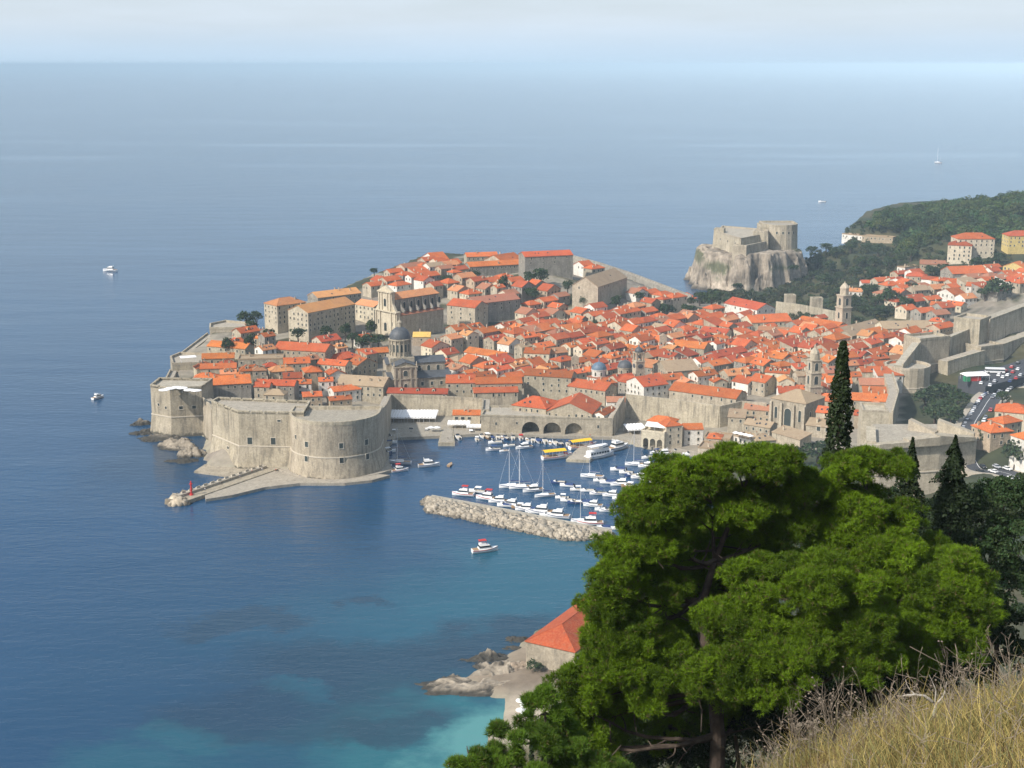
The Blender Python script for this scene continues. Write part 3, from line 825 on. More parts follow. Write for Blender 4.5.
# --- quays, mole and breakwater
slab('quay', [(-60, 700), (-16, 708), (52, 701), (64, 692), (64, 737), (-16, 745), (-66, 752), (-66, 690), (-62, 690)], -2, 1.5)
slab('quay', [(62, 690), (75, 678), (94, 667), (112, 655), (130, 700), (112, 722), (64, 735)], -2, 1.45)
qa = [(-84 + 30 * math.cos(a), 655 + 28 * math.sin(a)) for a in np.linspace(R(215), R(352), 18)]
slab('quay', qa[:-2] + [(-60, 655), (-62.5, 690), (-64, 690), (-70, 660), (-100, 650), (-119, 650)], -2, 1.5)
slab('quay', [pw(*k, 1.3) for k in ((252, 473), (262, 468), (292, 474), (380, 474), (390, 475), (372, 480), (345, 483), (300, 483), (265, 487), (232, 495), (206, 499), (204, 493))], -2, 1.3)
pier = empty('stone_pier', (0, 0, 0), 0, 'short stone pier reaching out from the awning quay', 'pier')
b = MB(); pq = ccw([pw(439, 446, 0), pw(454, 446, 0), pw(452, 430, 0), pw(443, 430, 0)]); b.prism(offset(pq, .4), -2, 1.8); b.build('body', M['wall_stone'], pier)
b = MB(); b.prism(offset(pq, -.3), 1.8, 2.0); b.build('deck', M['paving'], pier)
pier = empty('stone_pier', (0, 0, 0), 0, 'wide quay pier between the yellow canopy boats and the ferry', 'pier')
b = MB(); pq = ccw([pw(566, 462, 0), pw(589, 463, 0), pw(607, 449, 0), pw(580, 449, 0)]); b.prism(pq, -2, 1.4); b.build('body', M['wall_stone'], pier)
b = MB(); b.prism(offset(pq, -.5), 1.4, 1.5); b.build('deck', M['paving'], pier)

ml = empty('stone_mole', (0, 0, 0), 0, 'long stone mole with benches running out from the bastion foot', 'mole')
a0, a1 = Vector(pw(269, 470, 1)), Vector(pw(182, 500, 1)); dd = (a1 - a0).normalized(); nn = Vector((-dd.y, dd.x))
b = MB(); b.prism(ccw([tuple(a0 + nn * 4 - dd * 4), tuple(a0 - nn * 4 - dd * 4), tuple(a1 - nn * 4.2), tuple(a1 + nn * 4.2)]), -2, 1.7); b.build('body', M['wall_stone'], ml)
sgn = 1 if nn.y > 0 else -1
b = MB(); b.prism(ccw([tuple(a0 + nn * sgn * 3.8), tuple(a0 + nn * sgn * 1.4), tuple(a1 + nn * sgn * 1.4), tuple(a1 + nn * sgn * 3.8)]), 1.7, 2.9); b.build('raised_walk', M['paving'], ml)
for i in range(12):
    p = a0.lerp(a1, (i + .7) / 12.5) + nn * sgn * 2.9
    bench = MB(); bench.box(0, 0, 0, 2.2, .6, .45); bench.box(0, .35, 0, 2.2, .15, 1.0)
    bench.build('bench', M['trim'], ml, (p.x, p.y, 2.9), math.atan2(dd.y, dd.x))
tip = [tuple(a1 + dd * 7), tuple(a1 - nn * 6 + dd * 2), tuple(a1 - nn * 6 - dd * 14), tuple(a1 - nn * 4 - dd * 16), tuple(a1 - nn * 3.5), tuple(a1 + nn * 3.5), tuple(a1 + nn * 5 + dd * 1)]
pile('rubble', None, None, tip, -0.4, 1.6, 2.0, 150, 4, ml)
bc_ = empty('harbour_beacon', (*(a1 - dd * 6 + nn * sgn * 0.2), 1.7), 0, 'slim red harbour beacon near the rocky mole end', 'beacon')
b = MB(); b.lathe([(.9, 0), (.8, .6), (.45, .7), (.4, 5.0), (.75, 5.1), (.75, 5.3), (.3, 5.4)], n=10); b.build('post', M['red_canvas'], bc_)
b = MB(); b.lathe([(.35, 5.4), (.35, 6.2), (.05, 6.7)], n=8); b.build('lantern', M['red_canvas'], bc_)
# the low ledge at the bastion foot
slab('quay', [pw(194, 473, 0), pw(240, 479, 0), pw(262, 473, 0), pw(255, 466, 0), pw(205, 466, 0)], -2, 0.9, 'wall_stone')

br = empty('stone_breakwater', (0, 0, 0), 0, 'long stone breakwater sheltering the moored boats', 'breakwater')
bw = [pw(*q, 0) for q in ((421, 502), (427, 513), (470, 521), (520, 532), (565, 541), (606, 540), (616, 534), (575, 527), (520, 517), (470, 507), (440, 500), (428, 498))]
b = MB(); b.prism(ccw(bw), -3, 1.2, top=offset(ccw(bw), -2.0)); b.build('core', M['wall_stone'], br)
pile('rubble', None, None, ccw(bw), -0.2, 1.7, 1.0, 3600, 9, br, c=(0.37, 0.32, 0.245))
b = MB(); q = [pw(*k, 2.6) for k in ((430, 497.5), (470, 504), (520, 514), (575, 524.5), (612, 531.5), (612, 529), (575, 522), (520, 511), (470, 501.5), (432, 494.5))]
b.prism(ccw(q), -2, 2.5); b.build('walkway', M['paving'], br)

# --- arsenal with three big arches
def arch_wall(mb, A, B, z0, z1, arches, thick, mi=0):
    """wall A->B with arched openings: arches = (s_centre, half_width, z_spring); extruded inward"""
    A = Vector((A[0], A[1], 0)); B = Vector((B[0], B[1], 0)); d = (B - A).normalized(); L = (B - A).length
    prof = [(0, z0)]
    for s, hw, zs in arches:
        prof.append((s - hw, z0))
        for a in np.linspace(math.pi, 0, 11): prof.append((s + hw * math.cos(a), zs + hw * math.sin(a)))
        prof.append((s + hw, z0))
    prof += [(L, z0), (L, z1), (0, z1)]
    mb.extrude_profile(prof, A, d, (0, 0, 1), Vector((-d.y, d.x, 0)), thick, mi)
ars = empty('harbour_arsenal', (0, 0, 0), 0, 'old harbour arsenal wall pierced by three dark round arches', 'arsenal')
A, B = Vector(pw(481, 432, 1.5)), Vector(pw(612.5, 436, 1.5)); L = (B - A).length; dv = (B - A).normalized(); nv_ = Vector((-dv.y, dv.x))
b = MB()
sc_ = [((x - A.x) / dv.x) for x in [W(q, 433, 1.5).x for q in (530.5, 552, 573.5)]]
arch_wall(b, A, B, 0, 9.9, [(s, 4.6, 3.2) for s in sc_], 2.0)
b.build('front_wall', M['wall_stone'], ars)
b = MB(); b.prism(ccw([tuple(A + nv_ * 12), tuple(B + nv_ * 12), tuple(B + nv_ * 27), tuple(A + nv_ * 20)]), 0, 9.9); b.build('rear_wall', M['wall_stone'], ars)
b = MB(); b.prism(ccw([tuple(A + nv_ * .1), tuple(B + nv_ * .1), tuple(B + nv_ * 27), tuple(A + nv_ * 20)]), 9.903, 10.1); b.build('terrace', M['paving'], ars)
b = MB(); ring(b, offset(ccw([tuple(A), tuple(B), tuple(B + nv_ * 27), tuple(A + nv_ * 20)]), .15), offset(ccw([tuple(A), tuple(B), tuple(B + nv_ * 27), tuple(A + nv_ * 20)]), -.6), 10.1, 11.0); b.build('parapet', M['wall_stone'], ars)
for P_ in (A, B - dv * 2):
    b = MB(); b.prism(ccw([tuple(P_ + nv_ * 2), tuple(P_ + dv * 2 + nv_ * 2), tuple(P_ + dv * 2 + nv_ * 20), tuple(P_ + nv_ * 20)]), 0, 9.8); b.build('side_wall', M['wall_stone'], ars)
for s0, s1 in zip(sc_[:-1], sc_[1:]):
    m_ = A + dv * ((s0 + s1) / 2)
    b = MB(); b.prism(ccw([tuple(m_ - dv + nv_ * 2), tuple(m_ + dv + nv_ * 2), tuple(m_ + dv + nv_ * 12), tuple(m_ - dv + nv_ * 12)]), 0, 9.7); b.build('pier_wall', M['wall_stone'], ars)
put_open(ars, 'window', A, B, 8, 5.5, .9, 1.6); put_open(ars, 'window', A, B, 19, 6.2, .8, 1.4); put_open(ars, 'window', A, B, 61.5, 5.5, 1.0, 1.6)
curtain('city_wall', 'return wall at the right end of the three arched arsenal', [(B.x + .4, B.y + 1, 10.6), (61, 737, 13.5)], 3, 1)
curtain('city_wall', 'broad bare wall behind the red roofed quay house', [(61.5, 737.5, 14.6), (85, 728, 14.2), (109, 716.5, 13.2)], 4, 1)
curtain('city_wall', 'stepped lower wall below the long red monastery roof', [(109.3, 716, 13.0), (122, 722, 14.5), (134, 716, 15)], 4, 1)

# --- north wall with its towers, outer works
npt = [pwz(*q) for q in ((897, 372, 27), (911, 357, 34))]
def tower_px(label, tl, tr, z1, z0, depth, name='wall_tower', mat='fort_stone', **k):
    a, b_ = Vector(pw(*tl, z1)), Vector(pw(*tr, z1)); d = (b_ - a).normalized(); n_ = Vector((-d.y, d.x))
    return bastion(name, label, 'tower', [tuple(a), tuple(b_), tuple(b_ + n_ * depth), tuple(a + n_ * depth)], z0, z1, mat, batter=.8, cordon=.5, **k)
tower_px('square wall tower beside the dark moat trees, second from the far right', (920, 341), (950, 338), 34, 9, 14, embr=False)
tower_px('tall pale wall tower near the right edge with a sunlit left face', (980, 322), (991, 318), 40, 14, 16, embr=False)
w1 = [pwz(950, 339, 32), pwz(981, 326, 35)]
curtain('city_wall', 'tall shaded wall between the two square north towers', [w1[0], w1[1]], 5, 8, batter=1.2)
w2 = [pwz(990, 321, 39), pwz(1030, 306, 43), pwz(1075, 296, 46)]
curtain('city_wall', 'tall shaded wall leaving the right edge of the picture', w2, 8, 14, batter=1.2)
w3 = [pwz(948, 362, 22), pwz(985, 351, 25)]
curtain('outer_wall', 'lower outer wall at the foot of the shaded north wall', [w3[0], w3[1]], 7, 8, par=.6)
w4 = [pwz(1003, 345, 26), pwz(1045, 330, 29)]
curtain('outer_wall', 'low outer wall beside the road at the right edge', [w4[0], w4[1]], 8, 12, par=.6)
tower_px('low wide outer bastion in front of the pale tower', (981, 349), (1004, 346), 26, 12, 18, 'outer_bastion', embr=False)
ra = W(907, 372, 24); rr_ = 12.5
bastion('round_tower', 'short round wall tower right of the stair wall', 'tower', [(ra.x + 3 + rr_ * math.cos(a), ra.y + 10 + rr_ * math.sin(a)) for a in np.linspace(0, 2 * math.pi, 18, endpoint=False)], 8, 25, batter=1.0, embr=False)
w5 = [pwz(893, 413, 21), pwz(899, 392, 22), pwz(893, 374, 24)]
curtain('city_wall', 'narrow walkable wall leading down from the round tower to the sunlit fort', w5, 5, 8, batter=.6)
curtain('city_wall', 'wall between the round tower and the first square tower', [pwz(903, 366, 27), pwz(921, 343, 33)], 5, 10)
curtain('city_wall', 'low far city wall between the white hall and the far belfry', [pwz(776, 303, 17), pwz(800, 306, 17), pwz(836, 313, 18)], 3, 6)
tower_px('small square tower on the far wall, left one of two', (786, 297), (796, 297), 22, 6, 7, embr=False)
tower_px('small square tower on the far wall, right one of two', (812, 300), (823, 300), 22, 6, 7, embr=False)
# sunlit fort in front (its terrace slopes and pale parapets)
def revelin():
    T = 31.5
    root = empty('harbour_fort', (0, 0, 0), 0, 'big pale fort with jagged sloping parapets behind the two small firs', 'fort')
    base = ccw([pw(862, 447, T), pw(880, 447, T), pw(909, 445, T), pw(940, 443, T), pw(977, 438, T), pw(938, 424, T), pw(872, 424, T)])
    b = MB(); b.prism([(p[0], p[1], 0) for p in offset(base, 1.4)], 0, 0, top=[(p[0], p[1], 19) for p in base]); b.prism(base, 19.002, T - .2); b.build('wall', M['pale_stone'], root)
    b = MB(); ring(b, offset(base, .35), offset(base, -.2), 18.8, 19.3); b.build('string_course', M['trim'], root)
    b = MB(); b.prism(offset(base, -.6), T - .5, T + .1); b.build('terrace', M['paving'], root)
    def wedge(name, a, b_, za, zb, th, mat='pale_stone'):
        m = MB(); a = Vector(a); b_ = Vector(b_); d = (b_ - a).normalized(); n_ = Vector((-d.y, d.x))
        q = [a, b_, b_ + n_ * th, a + n_ * th]; z = [za, zb, zb, za]
        m.prism([(v.x, v.y, T - .6) for v in q], 0, 0, top=[(v.x, v.y, zz) for v, zz in zip(q, z)])
        m.build(name, M[mat], root)
    P = lambda x, y: pw(x, y, T + 1)
    wedge('parapet', P(880, 446), P(909, 444), T + 1.6, T + 1.8, 3.5)
    wedge('parapet', P(909, 444), P(940, 442), T + 2.6, T + 3.2, 5)
    wedge('parapet', P(940, 442), P(976, 437), T + 3.6, T + .8, 5)
    wedge('parapet', P(937, 430), P(974, 434), T + 5.5, T + 1.0, 4)
    wedge('parapet', P(908, 428), P(935, 432), T + 4.8, T + .8, 4)
    wedge('parapet', P(862, 446), P(880, 446), T + 1.4, T + 1.4, 2)
    wedge('parapet', P(866, 428), P(866.5, 443), T + 2, T + 2, 4)
    b = MB(); a = Vector(pw(862, 412, T + 2)); c = Vector(pw(889, 413, T + 2)); d = (c - a).normalized(); n_ = Vector((-d.y, d.x))
    b.prism(ccw([tuple(a), tuple(c), tuple(c + n_ * 16), tuple(a + n_ * 16)]), 4, T + 2); b.build('gate_block', M['pale_stone'], root)
    b = MB(); ring(b, [tuple(a), tuple(c), tuple(c + n_ * 16), tuple(a + n_ * 16)], offset([tuple(a), tuple(c), tuple(c + n_ * 16), tuple(a + n_ * 16)], -1), T + 2.01, T + 3); b.build('parapet', M['pale_stone'], root)
    return root
revelin()

# --- rock fortress
def rock_fort():
    c0 = W(752, 300, 6)
    cx, cy = W(756, 280, 6).x - 6, 1222.0
    n = 150
    u = np.linspace(-1, 1, n); U, V = np.meshgrid(u, u)
    X = U * np.sqrt(1 - V ** 2 / 2); Y = V * np.sqrt(1 - U ** 2 / 2); rr = np.hypot(X, Y); ang = np.arctan2(Y, X)
    wob = 1 + .07 * np.sin(ang * 3 + 1) + .05 * np.sin(ang * 7 + 2) + .035 * np.sin(ang * 13) + .025 * np.abs(np.sin(ang * 11 + 1)) + .018 * np.sin(ang * 29 + 2)
    prof = 1 - sstep(rr, 0.70, 1.0)
    x = X * 54 * wob; y = Y * 58 * wob
    nzv = vnoise(x, y, 31, 5, 0.09); rid = np.abs(vnoise(x, y, 33, 5, 0.16)); r2 = np.abs(vnoise(x + 9, y - 4, 35, 4, 0.5))
    face = np.clip(prof * (1 - prof) * 4, 0, 1)
    z = prof * 35 + (nzv * 5.5 - rid * 9.0 - r2 * 4.5 + 5) * face + nzv * 1.2
    st_ = z / 5.5 + .5 * nzv; z = z * .55 + .45 * 5.5 * (np.floor(st_) + sstep(st_ - np.floor(st_), .2, .8) - .5 * nzv)
    z = z - 2
    P = np.stack([cx + x, cy + y, z], -1).reshape(-1, 3)
    i = np.arange(n * n).reshape(n, n); Fq = np.stack([i[:-1, :-1], i[:-1, 1:], i[1:, 1:], i[1:, :-1]], -1).reshape(-1, 4)
    nn_ = vnoise(P[:, 0], P[:, 1], 41, 4, .12) + vnoise(P[:, 0] + P[:, 2] * 2, P[:, 2] * 3, 43, 4, .11)
    hf = vnoise(P[:, 0] * 1.3, P[:, 2] * 2 + P[:, 1], 47, 4, .6)
    col = np.array([0.30, 0.25, 0.19])[None] * (1 + .30 * nn_ + .22 * hf)[:, None]
    gm = (sstep(nn_, 0.2, 0.8) * sstep(P[:, 2], 6, 14))[:, None] * .85
    col = np.clip(col, .05, .6) * (1 - gm) + np.array([0.055, 0.068, 0.028])[None] * gm
    lowp = sstep(P[:, 2], 1, 4)[:, None]
    col = np.clip(col * lowp + np.array([.08, .07, .055])[None] * (1 - lowp), .02, .6)
    o = link('rock_crag', np_mesh('rock_crag', P, Fq, M['rock'], False, col))
    tag(o, 'steep cliffed crag carrying the far fortress', 'crag')
    f = empty('clifftop_fortress', (0, 0, 0), 0, 'far stone fortress crowning the steep crag above the sea', 'fort')
    def blk(name, pts, z0, z1, par=1.3):
        poly = ccw([pw(*q) for q in pts]) if len(pts[0]) == 3 else ccw(pts)
        b = MB(); b.prism([(p[0], p[1], z0) for p in offset(poly, 1.0)], 0, 0, top=[(p[0], p[1], z1) for p in poly]); b.build(name, M['fort_stone'], f)
        b = MB(); ring(b, offset(poly, .12), offset(poly, -1.3), z1 + .01, z1 + par); b.build('parapet', M['fort_stone'], f)
        b = MB(); b.prism(offset(poly, -1.3), z1 - .5, z1 + .1); b.build('terrace', M['paving'], f)
    a = Vector(pw(716, 232, 46)); b_ = Vector(pw(741, 239, 46)); c_ = Vector(pw(760, 235, 46)); d_ = Vector(pw(796, 226, 46))
    blk('lower_ward', [tuple(a), tuple(b_), tuple(c_ + Vector((2, 0))), tuple(c_ + Vector((10, 40))), tuple(a + Vector((12, 44)))], 28, 45.5)
    e = Vector(pw(762, 228, 52)); g_ = Vector(pw(776, 230, 52))
    e2 = Vector(pw(766, 232, 48)); 
    arcp = [(e2.x + 15 + 15 * math.cos(t), e2.y + 15 + 15 * math.sin(t)) for t in np.linspace(R(180), R(360), 10)]
    blk('keep', arcp + [(e2.x + 30, e2.y + 36), (e2.x, e2.y + 36)], 26, 52.3, 1.6)
    blk('upper_terrace', [(e2.x - 4, e2.y + 8), (e2.x + 10, e2.y + 3), (e2.x + 12, e2.y + 34), (e2.x - 2, e2.y + 34)], 28, 51)
    blk('gate_tower', [tuple(c_ + Vector((-6, -3))), tuple(c_ + Vector((6, -5))), tuple(c_ + Vector((8, 10))), tuple(c_ + Vector((-4, 12)))], 26, 48.5)
    blk('west_turret', [tuple(a + Vector((-2, -1))), tuple(a + Vector((6, -4))), tuple(a + Vector((9, 5))), tuple(a + Vector((1, 8)))], 27, 48)
    blk('outer_ward', [tuple(b_ + Vector((-6, 2))), tuple(b_ + Vector((4, -5))), tuple(c_ + Vector((4, -6))), tuple(c_ + Vector((6, 4)))], 22, 40)
    for s_ in (.2, .5, .8): put_open(f, 'gun_port', a, b_, (b_ - a).length * s_, 40, 1.6, 2.0, False, True, .3)
    for s_ in (.25, .55, .85): put_open(f, 'gun_port', b_, c_, (c_ - b_).length * s_, 42, 1.6, 2.0, False, True, .3)
    for k_ in (3, 4, 5, 6): put_open(f, 'gun_port', arcp[k_], arcp[k_ + 1], 2.4, 46, 1.5, 2.2, False, True, .3)
rock_fort()

# ------------------------------------------------------------------ houses
CHIM = {}
def chimney_mesh(v):
    if v in CHIM: return CHIM[v]
    mb = MB(); h = (1.5, 1.9, 1.3)[v]; w = (.7, .55, 1.1)[v]
    mb.box(0, 0, -1.2, w, .6, h + 1.2, 0, 0); mb.box(0, 0, h, w + .25, .85, .14, 0, 0)
    if v != 1:
        mb.box(-w * .25, 0, h + .14, .2, .3, .35, 0, 1); mb.box(w * .25, 0, h + .14, .2, .3, .35, 0, 1)
    else:
        mb.box(0, 0, h + .14, .4, .5, .3, 0, 1)
    CHIM[v] = mb.mesh('chimney', [M['cream'] if v != 2 else M['wall_stone'], M['r_brown']])
    return CHIM[v]
DORM = {}
def dormer_mesh(mat):
    if mat in DORM: return DORM[mat]
    mb = MB()
    w, h, dpt = 1.5, 1.5, 2.6
    prof = [(-w / 2, -.6), (w / 2, -.6), (w / 2, h), (0, h + .6), (-w / 2, h)]
    mb.extrude_profile(prof, (0, 0, 0), (1, 0, 0), (0, 0, 1), (0, 1, 0), dpt, 0)
    r_ = [(-w / 2 - .2, h - .08), (0, h + .68), (w / 2 + .2, h - .08), (w / 2 + .2, h + .1), (0, h + .86), (-w / 2 - .2, h + .1)]
    mb.extrude_profile(r_, (0, -.15, 0), (1, 0, 0), (0, 0, 1), (0, 1, 0), dpt, 1)
    mb.box(0, .0, .15, .75, .1, 1.1, 0, 2)
    DORM[mat] = mb.mesh('dormer', [M['cream'], M[mat], M['shutter']])
    return DORM[mat]

def roof_mesh(w, d, form, pitch, mat, ov=.35, raw=False):
    mb = MB(); t = .24; tp = math.tan(pitch)
    W2, D2 = w / 2 + ov, d / 2 + ov
    if form in ('gx', 'gy'):
        along, half = (W2, D2) if form == 'gx' else (D2, W2)
        ez = -ov * tp; rz = half * tp + ez
        prof = [(-half, ez), (0, rz), (half, ez), (half, ez + t), (.18, rz + t), (0, rz + t + .10), (-.18, rz + t), (-half, ez + t)]
        if form == 'gx': mb.extrude_profile(prof, (-along, 0, 0), (0, 1, 0), (0, 0, 1), (1, 0, 0), 2 * along)
        else: mb.extrude_profile(prof, (0, -along, 0), (1, 0, 0), (0, 0, 1), (0, 1, 0), 2 * along)
        top = rz + t
    elif form == 'hip':
        ez = -ov * tp; half = min(W2, D2); rz = half * tp + ez
        if W2 >= D2: r0, r1 = (-(W2 - D2 * .9), 0), (W2 - D2 * .9, 0)
        else: r0, r1 = (0, -(D2 - W2 * .9)), (0, D2 - W2 * .9)
        c = [(-W2, -D2), (W2, -D2), (W2, D2), (-W2, D2)]
        mb.prism(c, ez, ez + t)
        e = [(x, y, ez + t + .002) for x, y in c]; R0 = (*r0, rz + t); R1 = (*r1, rz + t)
        if W2 >= D2:
            mb.face([e[0], e[1], R1, R0]); mb.face([e[1], e[2], R1]); mb.face([e[2], e[3], R0, R1]); mb.face([e[3], e[0], R0])
            hips = [(e[0], R0), (e[3], R0), (e[1], R1), (e[2], R1), (R0, R1)]
        else:
            mb.face([e[0], e[1], R0]); mb.face([e[1], e[2], R1, R0]); mb.face([e[2], e[3], R1]); mb.face([e[3], e[0], R0, R1])
            hips = [(e[0], R0), (e[1], R0), (e[2], R1), (e[3], R1), (R0, R1)]
        for p, q in hips:
            mb.tube([p, q], .13, 5)
        top = rz + t
    elif form == 'shed':
        rz = d * tp * .6
        prof = [(-D2, -.1), (D2, rz), (D2, rz + t), (-D2, t - .1)]
        mb.extrude_profile(prof, (-W2, 0, 0), (0, 1, 0), (0, 0, 1), (1, 0, 0), 2 * W2)
        top = rz + t
    else:
        c = ccw([(-w / 2, -d / 2), (w / 2, -d / 2), (w / 2, d / 2), (-w / 2, d / 2)])
        mb.prism(offset(c, -.35), -.1, .12); ring(mb, offset(c, .1), offset(c, -.35), -.1, .75)
        top = .2
    return mb if raw else mb.mesh('roof', [M[mat]])
def roof_z(x, y, w, d, form, pitch):
    tp = math.tan(pitch)
    if form == 'gx': return (d / 2 - abs(y)) * tp
    if form == 'gy': return (w / 2 - abs(x)) * tp
    if form == 'hip': return max(0, min(d / 2 - abs(y), w / 2 - abs(x))) * tp
    if form == 'shed': return (y + d / 2) * tp * .6
    return .1
def wall_mesh(w, d, h, form, pitch, mat, below=5.0, raw=False):
    mb = MB(); tp = math.tan(pitch)
    if form == 'gx':
        prof = [(-d / 2, -below), (d / 2, -below), (d / 2, h), (0, h + d / 2 * tp), (-d / 2, h)]
        mb.extrude_profile(prof, (-w / 2, 0, 0), (0, 1, 0), (0, 0, 1), (1, 0, 0), w)
    elif form == 'gy':
        prof = [(-w / 2, -below), (w / 2, -below), (w / 2, h), (0, h + w / 2 * tp), (-w / 2, h)]
        mb.extrude_profile(prof, (0, -d / 2, 0), (1, 0, 0), (0, 0, 1), (0, 1, 0), d)
    elif form == 'shed':
        prof = [(-d / 2, -below), (d / 2, -below), (d / 2, h + d * tp * .6), (-d / 2, h)]
        mb.extrude_profile(prof, (-w / 2, 0, 0), (0, 1, 0), (0, 0, 1), (1, 0, 0), w)
    else:
        mb.box(0, 0, -below, w, d, h + below)
    return mb if raw else mb.mesh('wall', [M[mat]])

_sk = MB(); _sk.box(0, 0, 0, .95, 1.2, .14, 0, 0); _sk.box(0, 0, .14, .8, 1.05, .02, 0, 1); SKYL = _sk.mesh('skylight', [M['slate'], M['glass']])
HOUSES = []      # dicts for labels
FOOT = []        # footprints (cx,cy,w,d,rz) for packing
N_WIN = 0
def house(cx, cy, rz, w, d, h, form, pitch, rmat, wmat, gz, name='house', label=None, cat='house', group='red roofed houses of the old town',
          floors=2, win=True, chim=None, dorm=0, win_w=1.0, win_h=1.6, sp=3.3, rnd=None, below=5.0):
    global N_WIN
    rn = rnd or random
    root = empty(name, (cx, cy, gz), rz, label, cat, group)
    link('wall', wall_mesh(w, d, h, form, pitch, wmat, below), root)
    rf = link('roof', roof_mesh(w, d, form, pitch, rmat), root, (0, 0, h))
    dist = math.hypot(cx, cy)
    nch = chim if chim is not None else rn.choice((1, 1, 2, 2, 3) if dist < 1000 else (0, 1, 1, 2))
    for _ in range(nch):
        x, y = rn.uniform(-.38, .38) * w, rn.uniform(-.33, .33) * d
        c = link('chimney', chimney_mesh(rn.choice((0, 1, 1, 2))), rf, (x, y, roof_z(x, y, w, d, form, pitch) + .1), rn.choice((0, math.pi / 2)))
    for i in range(dorm):
        if form in ('gx', 'hip'):
            x = (i + .5) / dorm * w * .8 - w * .4; y = -d * .32
            link('dormer', dormer_mesh(rmat), rf, (x, y, roof_z(x, y, w, d, form, pitch) - .1))
        elif form == 'gy':
            y = (i + .5) / dorm * d * .8 - d * .4; x = -w * .32
            link('dormer', dormer_mesh(rmat), rf, (x, y, roof_z(x, y, w, d, form, pitch) - .1), -math.pi / 2)
    if form in ('gx', 'gy', 'hip') and rn.random() < .5:
        for _ in range(rn.choice((1, 1, 2, 3))):
            if form == 'gy': x, y, ro = -w * rn.uniform(.15, .35), rn.uniform(-.35, .35) * d, (0, -pitch, 0)
            else: x, y, ro = rn.uniform(-.3, .3) * w, -d * rn.uniform(.15, .35), (pitch, 0, 0)
            if form == 'hip' and roof_z(x, y, w, d, 'gx', pitch) > roof_z(x, y, w, d, 'hip', pitch) + .01: continue
            s_ = link('skylight', SKYL, rf, (x, y, roof_z(x, y, w, d, form, pitch) + .26)); s_.rotation_euler = ro
    if win:
        me = opening_mesh(win_w, win_h)
        vx, vy = -cx / dist, -cy / dist
        for (sx, sy, ln, dep) in ((0, -1, w, d), (1, 0, d, w), (0, 1, w, d), (-1, 0, d, w)):
            wx = sx * math.cos(rz) - sy * math.sin(rz); wy = sx * math.sin(rz) + sy * math.cos(rz)
            if wx * vx + wy * vy < .3: continue
            k = int(ln / sp)
            if k < 1: continue
            for fl in range(floors):
                z = h - 2.4 - fl * 3.1
                if z < .8: break
                for i in range(k):
                    if rn.random() < .22: continue
                    u = (i + .5) / k * ln - ln / 2
                    if sx == 0: lp = (u * -sy, sy * dep / 2)
                    else: lp = (sx * dep / 2, u * sx)
                    k_ = rn.uniform(.8, 1.2); ju = rn.uniform(-.3, .3)
                    wv = link('window', me, root, (lp[0] + (ju if sx == 0 else 0), lp[1] + (ju if sx else 0), z + rn.uniform(-.25, .15)), math.atan2(sx, -sy), (k_, 1, rn.uniform(.75, 1.15))); N_WIN += 1
    FOOT.append((cx, cy, w, d, rz))
    HOUSES.append(dict(o=root, p=(cx, cy, gz + h), w=w, d=d, form=form, rmat=rmat, wmat=wmat, label=label, chim=nch, dorm=dorm, name=name))
    return root
PIT = R(23)
RAY_Y = np.arange(380, 1700, 1.5)
def on_land(px, py, h):
    """height of the nearest point along the sight line that stands h above the land"""
    d = ray(px, py); t = RAY_Y / d[1]
    zz = CAM_H + d[2] * t; xx = d[0] * t
    gz = terr(xx, RAY_Y)
    ok = np.where((zz <= gz + h) & (gz > .8))[0]
    return float(zz[ok[0]]) if len(ok) else 12.0
def bld(Lx, Ly, Rx, Ry, hw, d, form='gx', rmat='r_orange', wmat='wall_stone', label=None, name='house', cat='house', pitch=PIT, gz=None, **k):
    """front eave line measured on the photo; stands on the ground below it"""
    mx, my = (Lx + Rx) / 2, (Ly + Ry) / 2
    z = gz + hw if gz is not None else on_land(mx, my, hw)
    A, B = W(Lx, Ly, z), W(Rx, Ry, z)
    dv = (B - A); w = dv.length; dv.normalize()
    n_ = Vector((-dv.y, dv.x, 0))
    c = (A + B) / 2 + n_ * (d / 2)
    grp = k.pop('group', 'red roofed houses of the old town')
    return house(c.x, c.y, math.atan2(dv.y, dv.x), w, d, hw, form, pitch, rmat, wmat, z - hw, name, label, cat, grp, **k)

# hand placed buildings: front eave left / right in photo pixels, wall height, depth
O_, RD, SA, BR_, TN = 'r_orange', 'r_red', 'r_salmon', 'r_brown', 'r_tan'
bld(199, 386, 251, 383, 10, 15, 'gx', O_, 'grey_stone', floors=1)
bld(255, 385, 294, 386, 9, 10, 'gx', O_, 'grey_stone')
bld(284, 364, 310, 363, 9, 11, 'gx', O_, 'wall_stone', dorm=0)
bld(238, 360, 283, 359, 9, 12, 'flat', TN, 'wall_stone')
bld(274, 349, 325, 352, 8, 15, 'gx', RD, 'tan')
bld(207, 346, 245, 349, 7, 11, 'gx', O_, 'wall_stone')
bld(202, 359, 234, 358, 7, 10, 'gx', O_, 'tan')
bld(200, 369, 236, 368, 8, 9, 'gx', RD, 'wall_stone')
bld(232, 403, 268, 405, 5, 6, 'gx', RD, 'wall_stone', chim=0, pitch=R(18))
bld(303, 397, 322, 396, 7, 8, 'gx', O_, 'tan')
bld(330, 401, 352, 399, 6, 7, 'gx', RD, 'tan')
bld(252, 338, 266, 339, 7, 8, 'hip', O_, 'wall_stone')
bld(338, 360, 361, 356, 8, 12, 'hip', O_, 'wall_stone')
bld(359, 354, 389, 352, 7, 10, 'gx', O_, 'wall_stone')
bld(317, 364, 345, 366, 8, 10, 'gx', O_, 'cream')
bld(336, 384, 383, 387, 9, 17, 'gx', TN, 'wall_stone', chim=2)
bld(334, 392, 361, 389, 7, 9, 'gx', O_, 'white')
